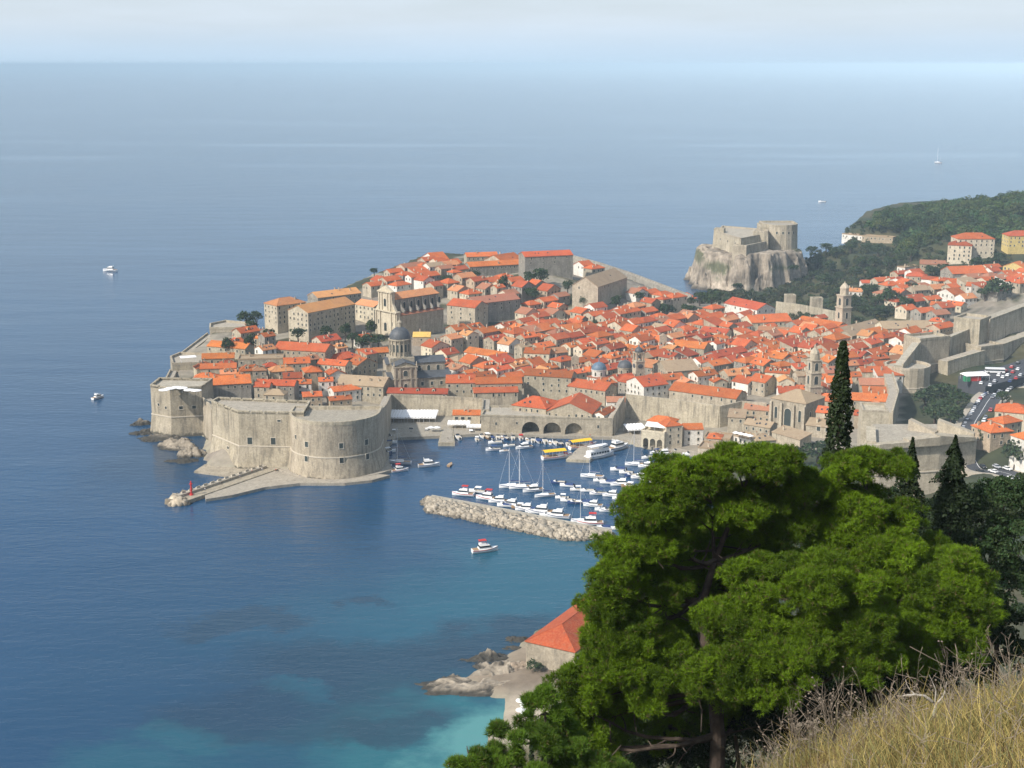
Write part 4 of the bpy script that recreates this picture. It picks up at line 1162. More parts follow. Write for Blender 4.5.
bld(264, 303, 277, 306, 18, 22, 'hip', SA, 'pale_stone', 'tall pale stone college wing at the far left clifftop', 'college_wing', 'college', floors=4, group=None, below=8)
bld(288, 310, 308, 313, 19, 42, 'gy', SA, 'pale_stone', 'long tall college block with shaded grey flank and orange roof', 'college_block', 'college', floors=4, group=None, below=8)
bld(318, 298, 361, 293, 13, 14, 'gx', SA, 'grey_stone', 'long dark walled college range behind the dark garden trees', 'college_range', 'college', floors=2, group=None)
bld(355, 304, 374, 307, 12, 12, 'gx', SA, 'cream', floors=3)
bld(387, 393, 447, 394, 6, 9, 'gx', RD, 'wall_stone', 'low long dark red roof with three dormers behind the harbour wall', 'harbour_house', dorm=3, chim=0, gz=5)
bld(446, 383, 475, 383, 12, 14, 'gx', O_, 'wall_stone')
bld(476, 384, 522, 383, 12, 11, 'gx', O_, 'wall_stone', floors=1)
bld(474, 393, 518, 392, 8, 9, 'gx', RD, 'wall_stone', floors=1, sp=3.0, win_h=2.0, gz=4)
bld(512, 405, 546, 409, 8, 18, 'hip', O_, 'wall_stone', 'square stone customs hall with hipped roof above the arches', 'customs_hall', 'hall', floors=1, gz=5, group=None)
bld(524, 375, 571, 378, 13, 12, 'gx', RD, 'wall_stone', 'big plain stone house with dark red roof above the arsenal', 'stone_house', floors=3, sp=4.5)
bld(547, 411, 592, 414, 7.3, 24, 'gy', RD, 'wall_stone', 'broad gabled stone warehouse standing on the arsenal roof', 'gabled_warehouse', 'warehouse', gz=5, floors=1, group=None)
bld(568, 386, 605, 391, 9, 14, 'gx', RD, 'wall_stone', floors=1)
bld(593, 414, 604, 415.5, 6.6, 15, 'gy', RD, 'white', 'small white gabled house at the end of the arsenal terrace', 'gabled_house', gz=5, floors=1)
bld(607, 402, 631, 402, 5, 9, 'gx', BR_, 'white')
bld(644, 387, 668, 384, 11, 18, 'gx', O_, 'white', floors=2)
bld(669, 390, 736, 399, 9, 15, 'gx', O_, 'wall_stone', 'very long orange monastery roof above the bare harbour wall', 'monastery_range', 'monastery', floors=1, sp=5.5, chim=3, group=None)
bld(618, 381, 634, 384, 10, 12, 'gx', O_, 'grey_stone')
bld(630, 365, 652, 368, 9, 15, 'gx', SA, 'grey_stone')
bld(653, 365, 668, 372, 11, 20, 'gy', TN, 'wall_stone')
bld(672, 346, 704, 349, 9, 13, 'gx', O_, 'wall_stone')
bld(703, 357, 717, 360, 8, 12, 'gy', RD, 'white')
bld(718, 357, 748, 351, 8, 11, 'gx', RD, 'grey_stone')
bld(720, 372, 731, 374, 7, 8, 'flat', TN, 'white', chim=0, floors=1)
bld(732, 381, 748, 384, 7, 12, 'gx', O_, 'white')
bld(749, 380, 765, 383, 8, 13, 'gx', O_, 'wall_stone')
bld(765, 372, 789, 374, 8, 9, 'gx', RD, 'cream', dorm=4, chim=1)
bld(724, 303, 757, 310, 8, 17, 'gx', RD, 'white', 'long white hall with red roof under the fortress crag', 'white_hall', 'hall', floors=1, sp=5, group=None)
bld(745, 316, 765, 310, 6, 9, 'gx', RD, 'white')
bld(752, 323, 792, 321, 7, 18, 'gx', O_, 'cream', 'large spreading orange roof of the friary below the crag', 'friary_range', 'friary', group=None)
bld(794, 323, 834, 330, 7, 18, 'gx', O_, 'wall_stone', 'orange friary roof just left of the far belfry', 'friary_range', 'friary', group=None)
bld(758, 330, 789, 332, 7, 9, 'gx', BR_, 'white', sp=2.6, floors=1)
bld(700, 331, 726, 334, 8, 11, 'gx', RD, 'cream')
bld(525, 257, 573, 255, 15, 16, 'gx', O_, 'grey_stone', 'biggest clifftop convent block with a bare grey wall', 'convent_block', 'convent', floors=2, sp=9, pitch=R(19), chim=0, group=None)
bld(470, 267, 525, 264, 8, 13, 'gx', O_, 'grey_stone', 'long low convent wing left of the bare clifftop block', 'convent_wing', 'convent', group=None, floors=1)
bld(467, 257, 498, 256, 7, 12, 'gx', O_, 'wall_stone', 'back convent roof on the skyline left of the clifftop block', 'convent_wing', 'convent', group=None)
bld(503, 262, 523, 259, 9, 20, 'gx', O_, 'wall_stone', 'steep convent roof joining the wing and the clifftop block', 'convent_wing', 'convent', group=None)
bld(598, 287, 627, 277.5, 14, 20, 'gx', TN, 'pale_stone', 'tan-roofed gable church with pale pink front on the far hill', 'hill_church', 'church', floors=1, sp=7, pitch=R(32), chim=0, group=None)
bld(476, 304, 520, 299, 14, 16, 'gx', BR_, 'grey_stone', 'long grey palace with rust roof in the middle of the hill', 'grey_palace', 'palace', floors=2, sp=6, chim=0, group=None)
bld(447, 305, 475, 308, 14, 16, 'gx', RD, 'pale_stone', 'sunlit pale wing joined to the long grey palace', 'palace_wing', 'palace', floors=3, sp=6, group=None)
bld(553, 322, 568, 323, 7, 9, 'flat', TN, 'white', floors=2)
bld(524, 353, 549, 354, 10, 11, 'gx', RD, 'cream', floors=3, sp=4.6)
bld(550, 354, 568, 352, 9, 11, 'gx', BR_, 'grey_stone')
bld(464, 352, 502, 358, 7, 11, 'gx', O_, 'white', sp=2.7, floors=1)
bld(413, 337, 430, 337, 6, 10, 'gx', 'r_yellow', 'tan', 'small house with a yellow roof right of the big dome', 'yellow_roofed_house')
bld(422, 257, 434, 260, 9, 13, 'gy', O_, 'white')
bld(453, 415, 480, 415, 4.2, 8, 'gx', O_, 'cream', 'small harbour cafe house with an orange roof behind the awnings', 'cafe_house', gz=3.0, floors=1, win_w=1.8, win_h=1.5)
bld(817, 400, 836, 402, 8, 12, 'gx', O_, 'wall_stone')
bld(852, 400, 892, 402, 8, 12, 'gx', O_, 'wall_stone', 'long orange roof right of the tall cypress', 'monastery_range', 'monastery', group=None, floors=1)
bld(816, 412, 834, 414, 11, 10, 'gx', O_, 'pale_stone', floors=2, win_w=1.5, win_h=2.4)
bld(866, 407, 886, 408, 6, 10, 'hip', SA, 'wall_stone')
bld(854, 415, 866, 416, 7, 8, 'gx', O_, 'tan')
bld(884, 329, 932, 328, 7, 16, 'gx', TN, 'cream', 'long low tan roofed range at the north wall', 'storage_range', 'storehouse', sp=4.5, floors=1, chim=1, group=None)
bld(848, 334, 884, 325, 7, 14, 'gx', TN, 'wall_stone', 'tan roofed range right beside the far belfry', 'storage_range', 'storehouse', sp=6, floors=1, group=None)
ch_ = bld(771, 398, 806, 404, 15, 20, 'hip', TN, 'wall_stone', 'tall plain church choir with tan roof by the belfry', 'choir', 'church', win=False, chim=0, group=None)
hw_, hd_ = HOUSES[-1]['w'] / 2, HOUSES[-1]['d'] / 2
for x in (-hw_ + .6, -hw_ * .35, hw_ * .35, hw_ - .6):
    b = MB(); b.box(x, -hd_ - .6, -4, 1.5, 1.5, 17.5, 0, 0, .8); b.build('buttress', M['pale_stone'], ch_)
link('window', opening_mesh(4.0, 9.0, True), ch_, (0, -hd_ - .02, 2))
for x in (-hw_ * .68, hw_ * .68): link('window', opening_mesh(1.6, 6.0, True), ch_, (x, -hd_ - .02, 5))
for y in (-hd_ * .5, hd_ * .5): link('window', opening_mesh(1.6, 5.0, True), ch_, (hw_ + .02, y, 5), math.pi / 2)
bld(744, 424, 770, 428, 7, 9, 'gx', TN, 'wall_stone'); bld(806, 425, 832, 428, 6, 8, 'shed', TN, 'pale_stone', floors=1, win_w=1.6, win_h=2.6); bld(744, 409, 771, 411, 8, 9, 'gx', BR_, 'tan')
bld(756, 441, 776, 440, 8, 10, 'hip', TN, 'grey_stone', floors=1)
bld(772, 432, 800, 440, 5, 8, 'shed', TN, 'wall_stone', win=False)
bld(728, 417, 745, 418, 8, 9, 'shed', TN, 'wall_stone', floors=1)
bld(704, 438, 730, 440, 6, 11, 'flat', TN, 'tan', floors=1)
bld(707, 438, 721, 439, 6.8, 8, 'hip', O_, 'tan', floors=1, chim=0)
bld(698, 448, 731, 451, 7, 12, 'flat', TN, 'cream', 'flat roofed cream quay building just above the pine crown', 'quay_building', floors=1, sp=9)
bld(734, 436, 752, 440, 7, 9, 'flat', TN, 'white', 'white terrace restaurant with white parasols on its roof', 'terrace_house', floors=2, sp=2.4)
# suburb beyond the walls
GS = 'houses of the suburb beyond the wall'
bld(937, 292, 954, 295, 6, 12, 'gy', RD, 'white', group=GS)
bld(887, 281, 904, 283, 5, 9, 'gy', RD, 'white', group=GS)
bld(906, 276, 926, 277, 6, 12, 'hip', RD, 'tan', group=GS)
bld(921, 279, 952, 282, 5, 9, 'gx', RD, 'white', group=GS)
bld(953, 274, 988, 273, 7, 20, 'gx', O_, 'grey_stone', group=GS, floors=1)
bld(966, 286, 981, 287, 5, 10, 'gx', RD, 'white', group=GS)
bld(945, 304, 961, 306, 5, 9, 'gx', O_, 'cream', group=GS)
bld(930, 305, 944, 306, 5, 9, 'gx', RD, 'white', group=GS)
bld(1003, 266, 1024, 268, 6, 11, 'gy', O_, 'yellow', group=GS)
bld(988, 268, 1002, 267, 5, 9, 'gx', RD, 'cream', group=GS)
bld(1005, 281, 1030, 283, 6, 12, 'gx', O_, 'white', group=GS)
bld(862, 283, 872, 283, 5, 8, 'gx', RD, 'white', group=GS)
bld(844, 291, 862, 292, 5, 9, 'gx', SA, 'white', group=GS)
bld(920, 264, 948, 265, 4, 12, 'gx', BR_, 'tan', group=GS, floors=1)
bld(905, 268, 921, 266, 4, 8, 'flat', TN, 'white', group=GS, floors=1)
bld(929, 321, 942, 322, 6, 10, 'hip', O_, 'cream', group=GS); bld(940, 329, 956, 326, 6, 10, 'gx', O_, 'tan', group=GS)
bld(948, 245, 972, 246, 15, 16, 'hip', RD, 'cream', 'four storey cream villa with rows of dark windows on the hill', 'villa', floors=4, sp=3.4, win_h=1.8, group=None)
bld(958, 239, 995, 239, 16, 18, 'hip', O_, 'cream', 'larger cream block behind the four storey hill villa', 'villa_block', floors=4, sp=4, group=None)
bld(1009, 236, 1042, 236, 15, 16, 'hip', RD, 'yellow', 'bright yellow house cut by the right picture edge', 'yellow_house', floors=3, group=None)
bld(862, 236, 893, 238, 6, 10, 'flat', TN, 'tan', 'long flat salmon coloured terrace house on the wooded cape', 'terrace_range', floors=1, group=None, chim=0)
bld(842, 234, 862, 236, 4, 8, 'flat', TN, 'white', 'low white terrace building right of the far fortress', 'terrace_range', floors=1, group=None, chim=0)
# roadside houses at the right edge
GR = 'roadside houses at the right edge'
bld(995, 411, 1030, 414, 8, 13, 'hip', O_, 'cream', 'cream roadside house with hipped roof, farthest of the roadside row', group=GR, gz=26)
bld(991, 433, 1013, 431, 11, 14, 'hip', O_, 'tan', 'tan roadside house with dark doorway beside the curving road', group=GR, gz=22)
bld(1011, 435, 1046, 447, 14, 14, 'hip', O_, 'white', 'white roadside house nearest the big dark trees', group=GR, gz=22, floors=3)
bld(1004, 424, 1022, 421, 12, 9, 'hip', O_, 'cream', 'orange hipped roof between the tan and the white roadside houses', group=GR, gz=24)
# beach house
bld(526, 641, 575, 652, 8.0, 46, 'hip', O_, 'wall_stone', 'long stone house with bright orange roof by the beach rocks', 'beach_house', gz=3.2, win=False, chim=0, pitch=R(27), group=None)

# --- quay house with an arcade
def quay_house():
    root = empty('quay_house', (0, 0, 0), 0, 'red roofed quay house with a three arched terrace and awning', 'house')
    A, B = Vector(pw(641, 447, 1.4)), Vector(pw(664, 450, 1.4)); d = (B - A).normalized(); n_ = Vector((-d.y, d.x)); L = (B - A).length
    b = MB(); arch_wall(b, A, B, 1.2, 9.4, [(L * f, L * .115, 5.0) for f in (.2, .5, .8)], .8)
    b.prism(ccw([tuple(A + n_ * 5), tuple(B + n_ * 5), tuple(B + n_ * 8), tuple(A + n_ * 8)]), 1, 9.3)
    b.prism(ccw([tuple(A + n_ * .8), tuple(A + n_ * .8 + d * .6), tuple(A + n_ * 5 + d * .6), tuple(A + n_ * 5)]), 1, 9.3)
    b.prism(ccw([tuple(B + n_ * .8), tuple(B + n_ * .8 - d * .6), tuple(B + n_ * 5 - d * .6), tuple(B + n_ * 5)]), 1, 9.3)
    b.build('arcade', M['cream'], root)
    b = MB(); b.prism(ccw([tuple(A + n_ * .05), tuple(B + n_ * .05), tuple(B + n_ * 8), tuple(A + n_ * 8)]), 9.4, 9.6)
    ring(b, offset(ccw([tuple(A), tuple(B), tuple(B + n_ * 8), tuple(A + n_ * 8)]), .1), offset(ccw([tuple(A), tuple(B), tuple(B + n_ * 8), tuple(A + n_ * 8)]), -.3), 9.6, 10.5)
    b.build('terrace', M['cream'], root)
    b = MB(); z = 12.6
    P = [A + n_ * 2 + d * 1, B + n_ * 2 - d * 1, B + n_ * 8, A + n_ * 8]
    b.face([(P[0].x, P[0].y, z - .6), (P[1].x, P[1].y, z - .6), (P[2].x, P[2].y, z + .4), (P[3].x, P[3].y, z + .4)])
    b.face([(P[3].x, P[3].y, z + .46), (P[2].x, P[2].y, z + .46), (P[1].x, P[1].y, z - .54), (P[0].x, P[0].y, z - .54)])
    for q in (P[0], P[1], (P[0] + P[1]) / 2): b.tube([(q.x, q.y, 9.6), (q.x, q.y, z - .6)], .06, 5)
    b.build('awning', M['canvas'], root)
    def wing(p0, dv, w, dep, h, form, mat='cream'):
        nv2 = Vector((-dv.y, dv.x)); c = p0 + dv * (w / 2) + nv2 * (dep / 2); rz = math.atan2(dv.y, dv.x)
        wl_ = link('wall', wall_mesh(w, dep, h, form, PIT, mat, 2), root, (c.x, c.y, 1.4), rz)
        link('roof', roof_mesh(w, dep, form, PIT, 'r_orange' if form != 'flat' else 'r_tan'), root, (c.x, c.y, 1.4 + h), rz)
        for sx, sy, ln, dp in ((0, -1, w, dep), (1, 0, dep, w)):
            k = int(ln / 4)
            for f in range(3):
                for i in range(k):
                    u = (i + .5) / k * ln - ln / 2
                    lx, ly = (u, -dp / 2) if sx == 0 else (dp / 2, u)
                    wx = c.x + dv.x * lx + nv2.x * ly; wy = c.y + dv.y * lx + nv2.y * ly
                    link('window', opening_mesh(.9, 1.5), root, (wx, wy, 1.4 + h - 2.6 - f * 3.3), rz + math.atan2(sx, -sy))
        FOOT.append((c.x, c.y, w, dep, rz))
        return c
    wing(A + n_ * 8.1, d, L + 1, 9, 12.0, 'hip')
    e = B + d * .2 + n_ * 2
    d2 = Vector((.94, .34)).normalized()
    wing(e, d2, 9, 16, 11.6, 'hip')
    e2 = Vector(pw(684, 446, 1.4))
    wing(e2, Vector((1, .05)).normalized(), 9.5, 9, 8.6, 'gx', 'white')
quay_house()

# --- towers, churches
def octa(mb, r, z0, z1, cx=0, cy=0, mi=0, n=8, r1=None):
    mb.lathe([(r, z0), (r1 if r1 is not None else r, z1)], cx, cy, n, mi, math.pi / n)
def clock_tower():
    p = W(638, 388, 5); t = empty('clock_tower', (p.x, p.y, 3.5), R(20), 'slim square clock tower with a small dark domed bell cage', 'clock tower'); t.scale = (1.08, 1.08, .86)
    b = MB(); b.box(0, 0, -2, 5.0, 5.0, 22.5); b.box(0, 0, 20.5, 5.6, 5.6, .5); b.build('shaft', M['pale_stone'], t)
    b = MB()
    for sx in (-1, 1):
        for sy in (-1, 1): b.box(sx * 1.9, sy * 1.9, 21, 1.0, 1.0, 5.2)
    b.box(0, 0, 26.2, 5.0, 5.0, .6); b.build('belfry', M['pale_stone'], t)
    b = MB(); b.lathe([(.9, 22.6), (.8, 23.2), (.5, 24.2), (.2, 24.6)], n=10); b.build('bell', M['slate'], t)
    b = MB(); b.lathe([(2.2, 26.8), (2.3, 27.6), (2.0, 28.8), (1.2, 29.9), (.5, 30.4), (.4, 31.2), (.05, 32)], n=12); b.build('dome', M['slate'], t, smooth=True)
    for i, rz in enumerate((0, math.pi / 2, -math.pi / 2)):
        b = MB(); b.lathe([(1.5, 0), (1.5, .16)], n=16, mi=0); o = b.build('clock_face', M['slate'], t, (math.sin(rz) * 2.52, -math.cos(rz) * 2.52, 17.5)); o.rotation_euler = (math.pi / 2, 0, rz)
        put = link('window', opening_mesh(.8, 1.6), t, (math.sin(rz) * 2.52, -math.cos(rz) * 2.52, 11), rz)
    FOOT.append((p.x, p.y, 6, 6, 0))
clock_tower()
def dominican_tower():
    p = W(812, 412, 9); t = empty('belfry', (p.x, p.y, 7), R(15), 'ornate pale belfry just left of the tall cypress', 'bell tower')
    b = MB(); b.box(0, 0, -2, 6.4, 6.4, 18); b.box(0, 0, 16, 7, 7, .5); b.box(0, 0, 16.5, 6.0, 6.0, 7.0); b.box(0, 0, 23.5, 6.7, 6.7, .5); b.box(0, 0, 24, 5.4, 5.4, 6.2); b.box(0, 0, 30.2, 6.2, 6.2, .5); b.build('shaft', M['pale_stone'], t)
    b = MB(); octa(b, 2.5, 30.7, 34.0); b.lathe([(2.7, 34), (2.3, 35.2), (1.2, 36.4), (.5, 37), (.4, 38.2), (.05, 39)], n=8); b.build('lantern', M['pale_stone'], t)
    for z, h, wd in ((17.6, 4.6, 2.2), (25, 4.2, 1.9), (9.5, 4.0, 1.4)):
        for rz, r_ in ((0, 1), (math.pi / 2, 1), (-math.pi / 2, 1)):
            hw = {17.6: 3.0, 25: 2.7, 9.5: 3.2}[z]
            link('window', opening_mesh(wd, h, True), t, (math.sin(rz) * (hw + .01), -math.cos(rz) * (hw + .01), z), rz)
    FOOT.append((p.x, p.y, 8, 8, 0))
dominican_tower()
def franciscan_tower():
    p = W(842, 338, 8); t = empty('belfry', (p.x, p.y, 7), R(25), 'far pale belfry with an octagonal lantern under the wooded hill', 'bell tower')
    b = MB(); b.box(0, 0, -2, 7.4, 7.4, 24); b.box(0, 0, 22, 8.4, 8.4, .7); b.box(0, 0, 22.7, 6.8, 6.8, 7.5); b.box(0, 0, 30.2, 7.8, 7.8, .7); b.build('shaft', M['pale_stone'], t)
    b = MB(); octa(b, 3.0, 30.9, 35.2); b.lathe([(3.3, 35.2), (3.3, 35.7), (2.6, 36.8), (1.4, 38.2), (.4, 39), (.1, 40.3)], n=8, a0=math.pi / 8); b.build('lantern', M['pale_stone'], t)
    for z, h, wd, hw in ((24, 4.8, 2.4, 3.4), (15, 4.2, 1.8, 3.7), (8, 3.4, 1.4, 3.7)):
        for rz in (0, math.pi / 2, -math.pi / 2):
            link('window', opening_mesh(wd, h, True), t, (math.sin(rz) * (hw + .01), -math.cos(rz) * (hw + .01), z), rz)
    FOOT.append((p.x, p.y, 9, 9, 0))
franciscan_tower()
def cathedral():
    p = W(410, 396, 6); t = empty('cathedral', (p.x, p.y + 14, 7.5), R(14), 'grey baroque cathedral with a big dark dome on a tall drum', 'church')
    gx_ = 'wall_stone'
    def bar(name, w, d, h, form, y, x=0, mat='r_brown', wm=gx_, pt=R(20)):
        link(name + '_wall', wall_mesh(w, d, h, form, pt, wm, 3), t, (x, y, 0))
        link(name + '_roof', roof_mesh(w, d, form, pt, mat, .5), t, (x, y, h))
    bar('nave', 34, 13, 15.5, 'gx', 3, 2, 'slate'); bar('transept', 12.5, 30, 16.2, 'gy', 0, -6, 'slate')
    bar('aisle', 36, 24, 8.5, 'gx', -1, 3, 'slate', pt=R(12))
    b = MB()
    b.box(-6, -15.1, 0, 13.2, .5, 15.6); b.box(-6, -15.4, 8.6, 14.2, .7, .6); b.box(-6, -15.4, 15.4, 14.2, 1.0, .7)
    for x in (-12, -9.2, -2.8, 0): b.box(x, -15.5, 0, .9, .6, 15.4)
    for x in (-12.4, .4): b.lathe([(.35, 16), (.5, 17), (.25, 17.6), (.3, 18.4), (.05, 19)], x, -15.2, 8)
    b.build('facade', M['wall_stone'], t)
    link('window', opening_mesh(2.6, 3.2, True), t, (-6, -15.4, 10.6)); link('window', opening_mesh(2.0, 4.6, True), t, (-6, -15.4, 1.5))
    for x in (4, 9.5, 15): link('window', opening_mesh(1.8, 3.2, True), t, (x, -3.52, 10.6)); link('window', opening_mesh(1.5, 2.2), t, (x, -13.05, 4))
    b = MB(); b.box(-6, 2, 14, 14, 14, 5); b.lathe([(6.6, 19), (6.6, 19.6), (6.0, 19.7), (6.0, 28.4), (6.7, 28.5), (6.7, 29.2), (6.1, 29.3)], -6, 2, 16, 0, math.pi / 16)
    for k in range(16):
        a = 2 * math.pi * k / 16 + math.pi / 16; b.box(-6 + 6.15 * math.cos(a), 2 + 6.15 * math.sin(a), 19.6, .6, .6, 8.9, a)
    b.build('drum', M['wall_stone'], t)
    for k in range(16):
        a = 2 * math.pi * k / 16
        if math.sin(a) < .25: link('window', opening_mesh(1.3, 4.4, True), t, (-6 + 5.95 * math.cos(a), 2 + 5.95 * math.sin(a), 22), a + math.pi / 2)
    b = MB(); b.lathe([(6.1, 29.2)] + [(6.1 * math.cos(a), 29.3 + 6.6 * math.sin(a)) for a in np.linspace(.05, 1.35, 9)], -6, 2, 24); b.build('dome', M['slate'], t, smooth=True)
    b = MB(); b.lathe([(1.3, 35.6), (1.3, 38.2), (1.6, 38.3), (1.2, 39), (.3, 39.8), (.1, 41.5)], -6, 2, 10); b.build('lantern', M['wall_stone'], t)
    FOOT.append((p.x, p.y + 14, 38, 34, R(14)))
cathedral()
def jesuit_church():
    z = 24; A, B = W(399, 331, z), W(441, 324, z)
    dv = (B - A); L = dv.length * 1.0; dv.normalize(); rz = math.atan2(dv.y, dv.x)
    g_ = 23
    t = empty('baroque_church', (A.x, A.y, g_), rz, 'tall cream baroque church front with an orange nave roof', 'church')
    dep = 20
    link('nave_wall', wall_mesh(L, dep - 5, 21, 'gx', R(20), 'grey_stone', 4), t, (L / 2 + 1, dep / 2 + 1, 0))
    link('nave_roof', roof_mesh(L, dep - 5, 'gx', R(20), 'r_salmon', .6), t, (L / 2 + 1, dep / 2 + 1, 21))
    link('aisle_wall', wall_mesh(L, 5, 11, 'shed', R(20), 'wall_stone', 4), t, (L / 2 + 1, 1, 0))
    link('aisle_roof', roof_mesh(L, 5, 'shed', R(20), 'r_brown', .3), t, (L / 2 + 1, 1, 11))
    for i in range(6):
        b = MB(); x = (i + .6) / 6 * L + 1
        b.extrude_profile([(0, 0), (4.2, 0), (4.0, 1.2), (1.6, 3.4), (.8, 7.4), (0, 7.8)], (x - .5, 3.4, 12.4), (0, -1, 0), (0, 0, 1), (1, 0, 0), 1.0)
        b.build('buttress', M['grey_stone'], t)
        link('window', opening_mesh(2.0, 4.0, True), t, (x + L / 12, 3.38, 14.6))
    b = MB()
    b.box(-1, dep / 2 - .5, -3, 3.0, 21, 16.0); b.box(-1, dep / 2 + .5, 13, 2.8, 13, 12.5)
    for y in (.2, 4.4, 15.6, 19.6): b.box(-2.7, y, -3, .8, 1.1, 15.8)
    for y in (5.2, 8.0, 13.6, 16.4): b.box(-2.6, y, 13, .7, 1.0, 12.3)
    b.box(-1.4, dep / 2 - .5, 12.6, 4.2, 22, .8); b.box(-1.4, dep / 2 + .5, 25, 4.0, 14, .8)
    b.extrude_profile([(-7, 0), (7, 0), (4, 1.6), (0, 3.6), (-4, 1.6)], (-2.4, dep / 2 + .5, 25.8), (0, 1, 0), (0, 0, 1), (1, 0, 0), 2.2)
    for s in (-1, 1): b.extrude_profile([(6.5 * s, 0), (10 * s, 0), (9 * s, 1.5), (7 * s, 4.5), (6.5 * s, 7)], (-2.0, dep / 2 + .5, 13.4), (0, 1, 0), (0, 0, 1), (1, 0, 0), 1.6)
    b.build('facade', M['cream'], t)
    link('window', opening_mesh(2.4, 5.0, True), t, (-2.5, dep / 2 + .5, 16), -math.pi / 2)
    link('door', opening_mesh(2.6, 5.5, True), t, (-2.5, dep / 2 + .5, 0), -math.pi / 2)
    for s in (-6, 7): link('window', opening_mesh(1.5, 2.8, True), t, (-2.5, dep / 2 + s, 4), -math.pi / 2)
    b = MB(); b.box(2.0, dep - 2, 20, 2.2, 2.6, 8); b.lathe([(1.2, 28), (.8, 29.2), (.1, 31.5)], 2.0, dep - 2, 8); b.build('bell_turret', M['wall_stone'], t)
    c = Vector((A.x, A.y)) + Vector((dv.x, dv.y)) * (L / 2) + Vector((-dv.y, dv.x)) * (dep / 2)
    FOOT.append((c.x, c.y, L + 8, dep + 2, rz))
jesuit_church()
def domed_church(px, py, label, r, mat, hb, wmat='pale_stone', w=16):
    p = W(px, py, 6 + hb + 2); g_ = tz(p.x, p.y)
    p = W(px, py, g_ + hb + 2)
    t = empty('domed_church', (p.x, p.y, g_), R(-42), label, 'church')
    link('wall', wall_mesh(w, w, hb - 3, 'flat', PIT, wmat, 3), t)
    link('roof', roof_mesh(w, w, 'hip', R(12), 'r_brown', .4), t, (0, 0, hb - 3))
    b = MB(); b.lathe([(r, hb - 3), (r, hb + 1), (r + .3, hb + 1.1), (r + .3, hb + 1.5)], n=16); b.build('drum', M[wmat], t)
    b = MB(); b.lathe([(r + .1, hb + 1.5)] + [(r * math.cos(a), hb + 1.6 + r * .9 * math.sin(a)) for a in np.linspace(.05, 1.4, 8)] + [(.3, hb + 1.7 + r * .92), (.3, hb + 3 + r), (.05, hb + 3.8 + r)], n=20); b.build('dome', M[mat], t, smooth=True)
    for k in range(8):
        a = 2 * math.pi * k / 8 + .2
        if math.sin(a + R(-42)) < .2: link('window', opening_mesh(.9, 2.2, True), t, (r * .985 * math.cos(a), r * .985 * math.sin(a), hb - 2), a + math.pi / 2)
    FOOT.append((p.x, p.y, w, w, R(-42)))
domed_church(599, 368, 'white church with a blue grey dome amid red roofs', 4.4, 'blue_lead', 11, 'white', 10)
domed_church(625, 366, 'church with a low dark blue dome left of the clock tower', 4.4, 'slate', 9, 'wall_stone', 10)
def bell_gable(px, py, label):
    p = W(px, py, 14); g_ = tz(p.x, p.y); p = W(px, py, g_ + 10)
    t = empty('bell_gable', (p.x, p.y, g_ - 3), R(5), label, 'bell gable')
    b = MB(); A = (-2.2, -.5); arch_wall(b, (-2.2, -.5), (2.2, -.5), 12, 18, [(1.1, .6, 13.6), (3.3, .6, 13.6)], 1.0)
    b.box(0, 0, -3, 4.4, 1.0, 15); b.extrude_profile([(-2.6, 0), (2.6, 0), (0, 1.8)], (0, -.6, 18), (1, 0, 0), (0, 0, 1), (0, 1, 0), 1.2); b.build('gable', M['pale_stone'], t)
    b = MB(); b.lathe([(.5, 13), (.4, 13.6), (.15, 14.2)], -1.1, 0, 8); b.build('bell', M['slate'], t)
bell_gable(575, 366, 'small white bell gable left of the blue grey dome')
p_ = W(664, 352, 20)
bell_gable(663, 344, 'pale double bell gable behind the clock tower')

# ------------------------------------------------------------------ fill the rest of the town with houses
def rect_pts(f, grow=0.0):
    cx, cy, w, d, rz = f; c, s = math.cos(rz), math.sin(rz); w += grow; d += grow
    return [Vector((cx + x * w * c - y * d * s, cy + x * w * s + y * d * c)) for x, y in ((-.5, -.5), (.5, -.5), (.5, .5), (-.5, .5))]
def sat(a, b):
    for P, Q in ((a, b), (b, a)):
        for i in range(2):
            e = P[i + 1] - P[i]; ax = Vector((-e.y, e.x)).normalized()
            p = [v.dot(ax) for v in P]; q = [v.dot(ax) for v in Q]
            if max(p) < min(q) or max(q) < min(p): return False
    return True
def in_poly(x, y, poly):
    c = False
    for i in range(len(poly)):
        ax, ay = poly[i]; bx_, by_ = poly[(i + 1) % len(poly)]
        if (ay > y) != (by_ > y) and x < (bx_ - ax) * (y - ay) / (by_ - ay) + ax: c = not c
    return c
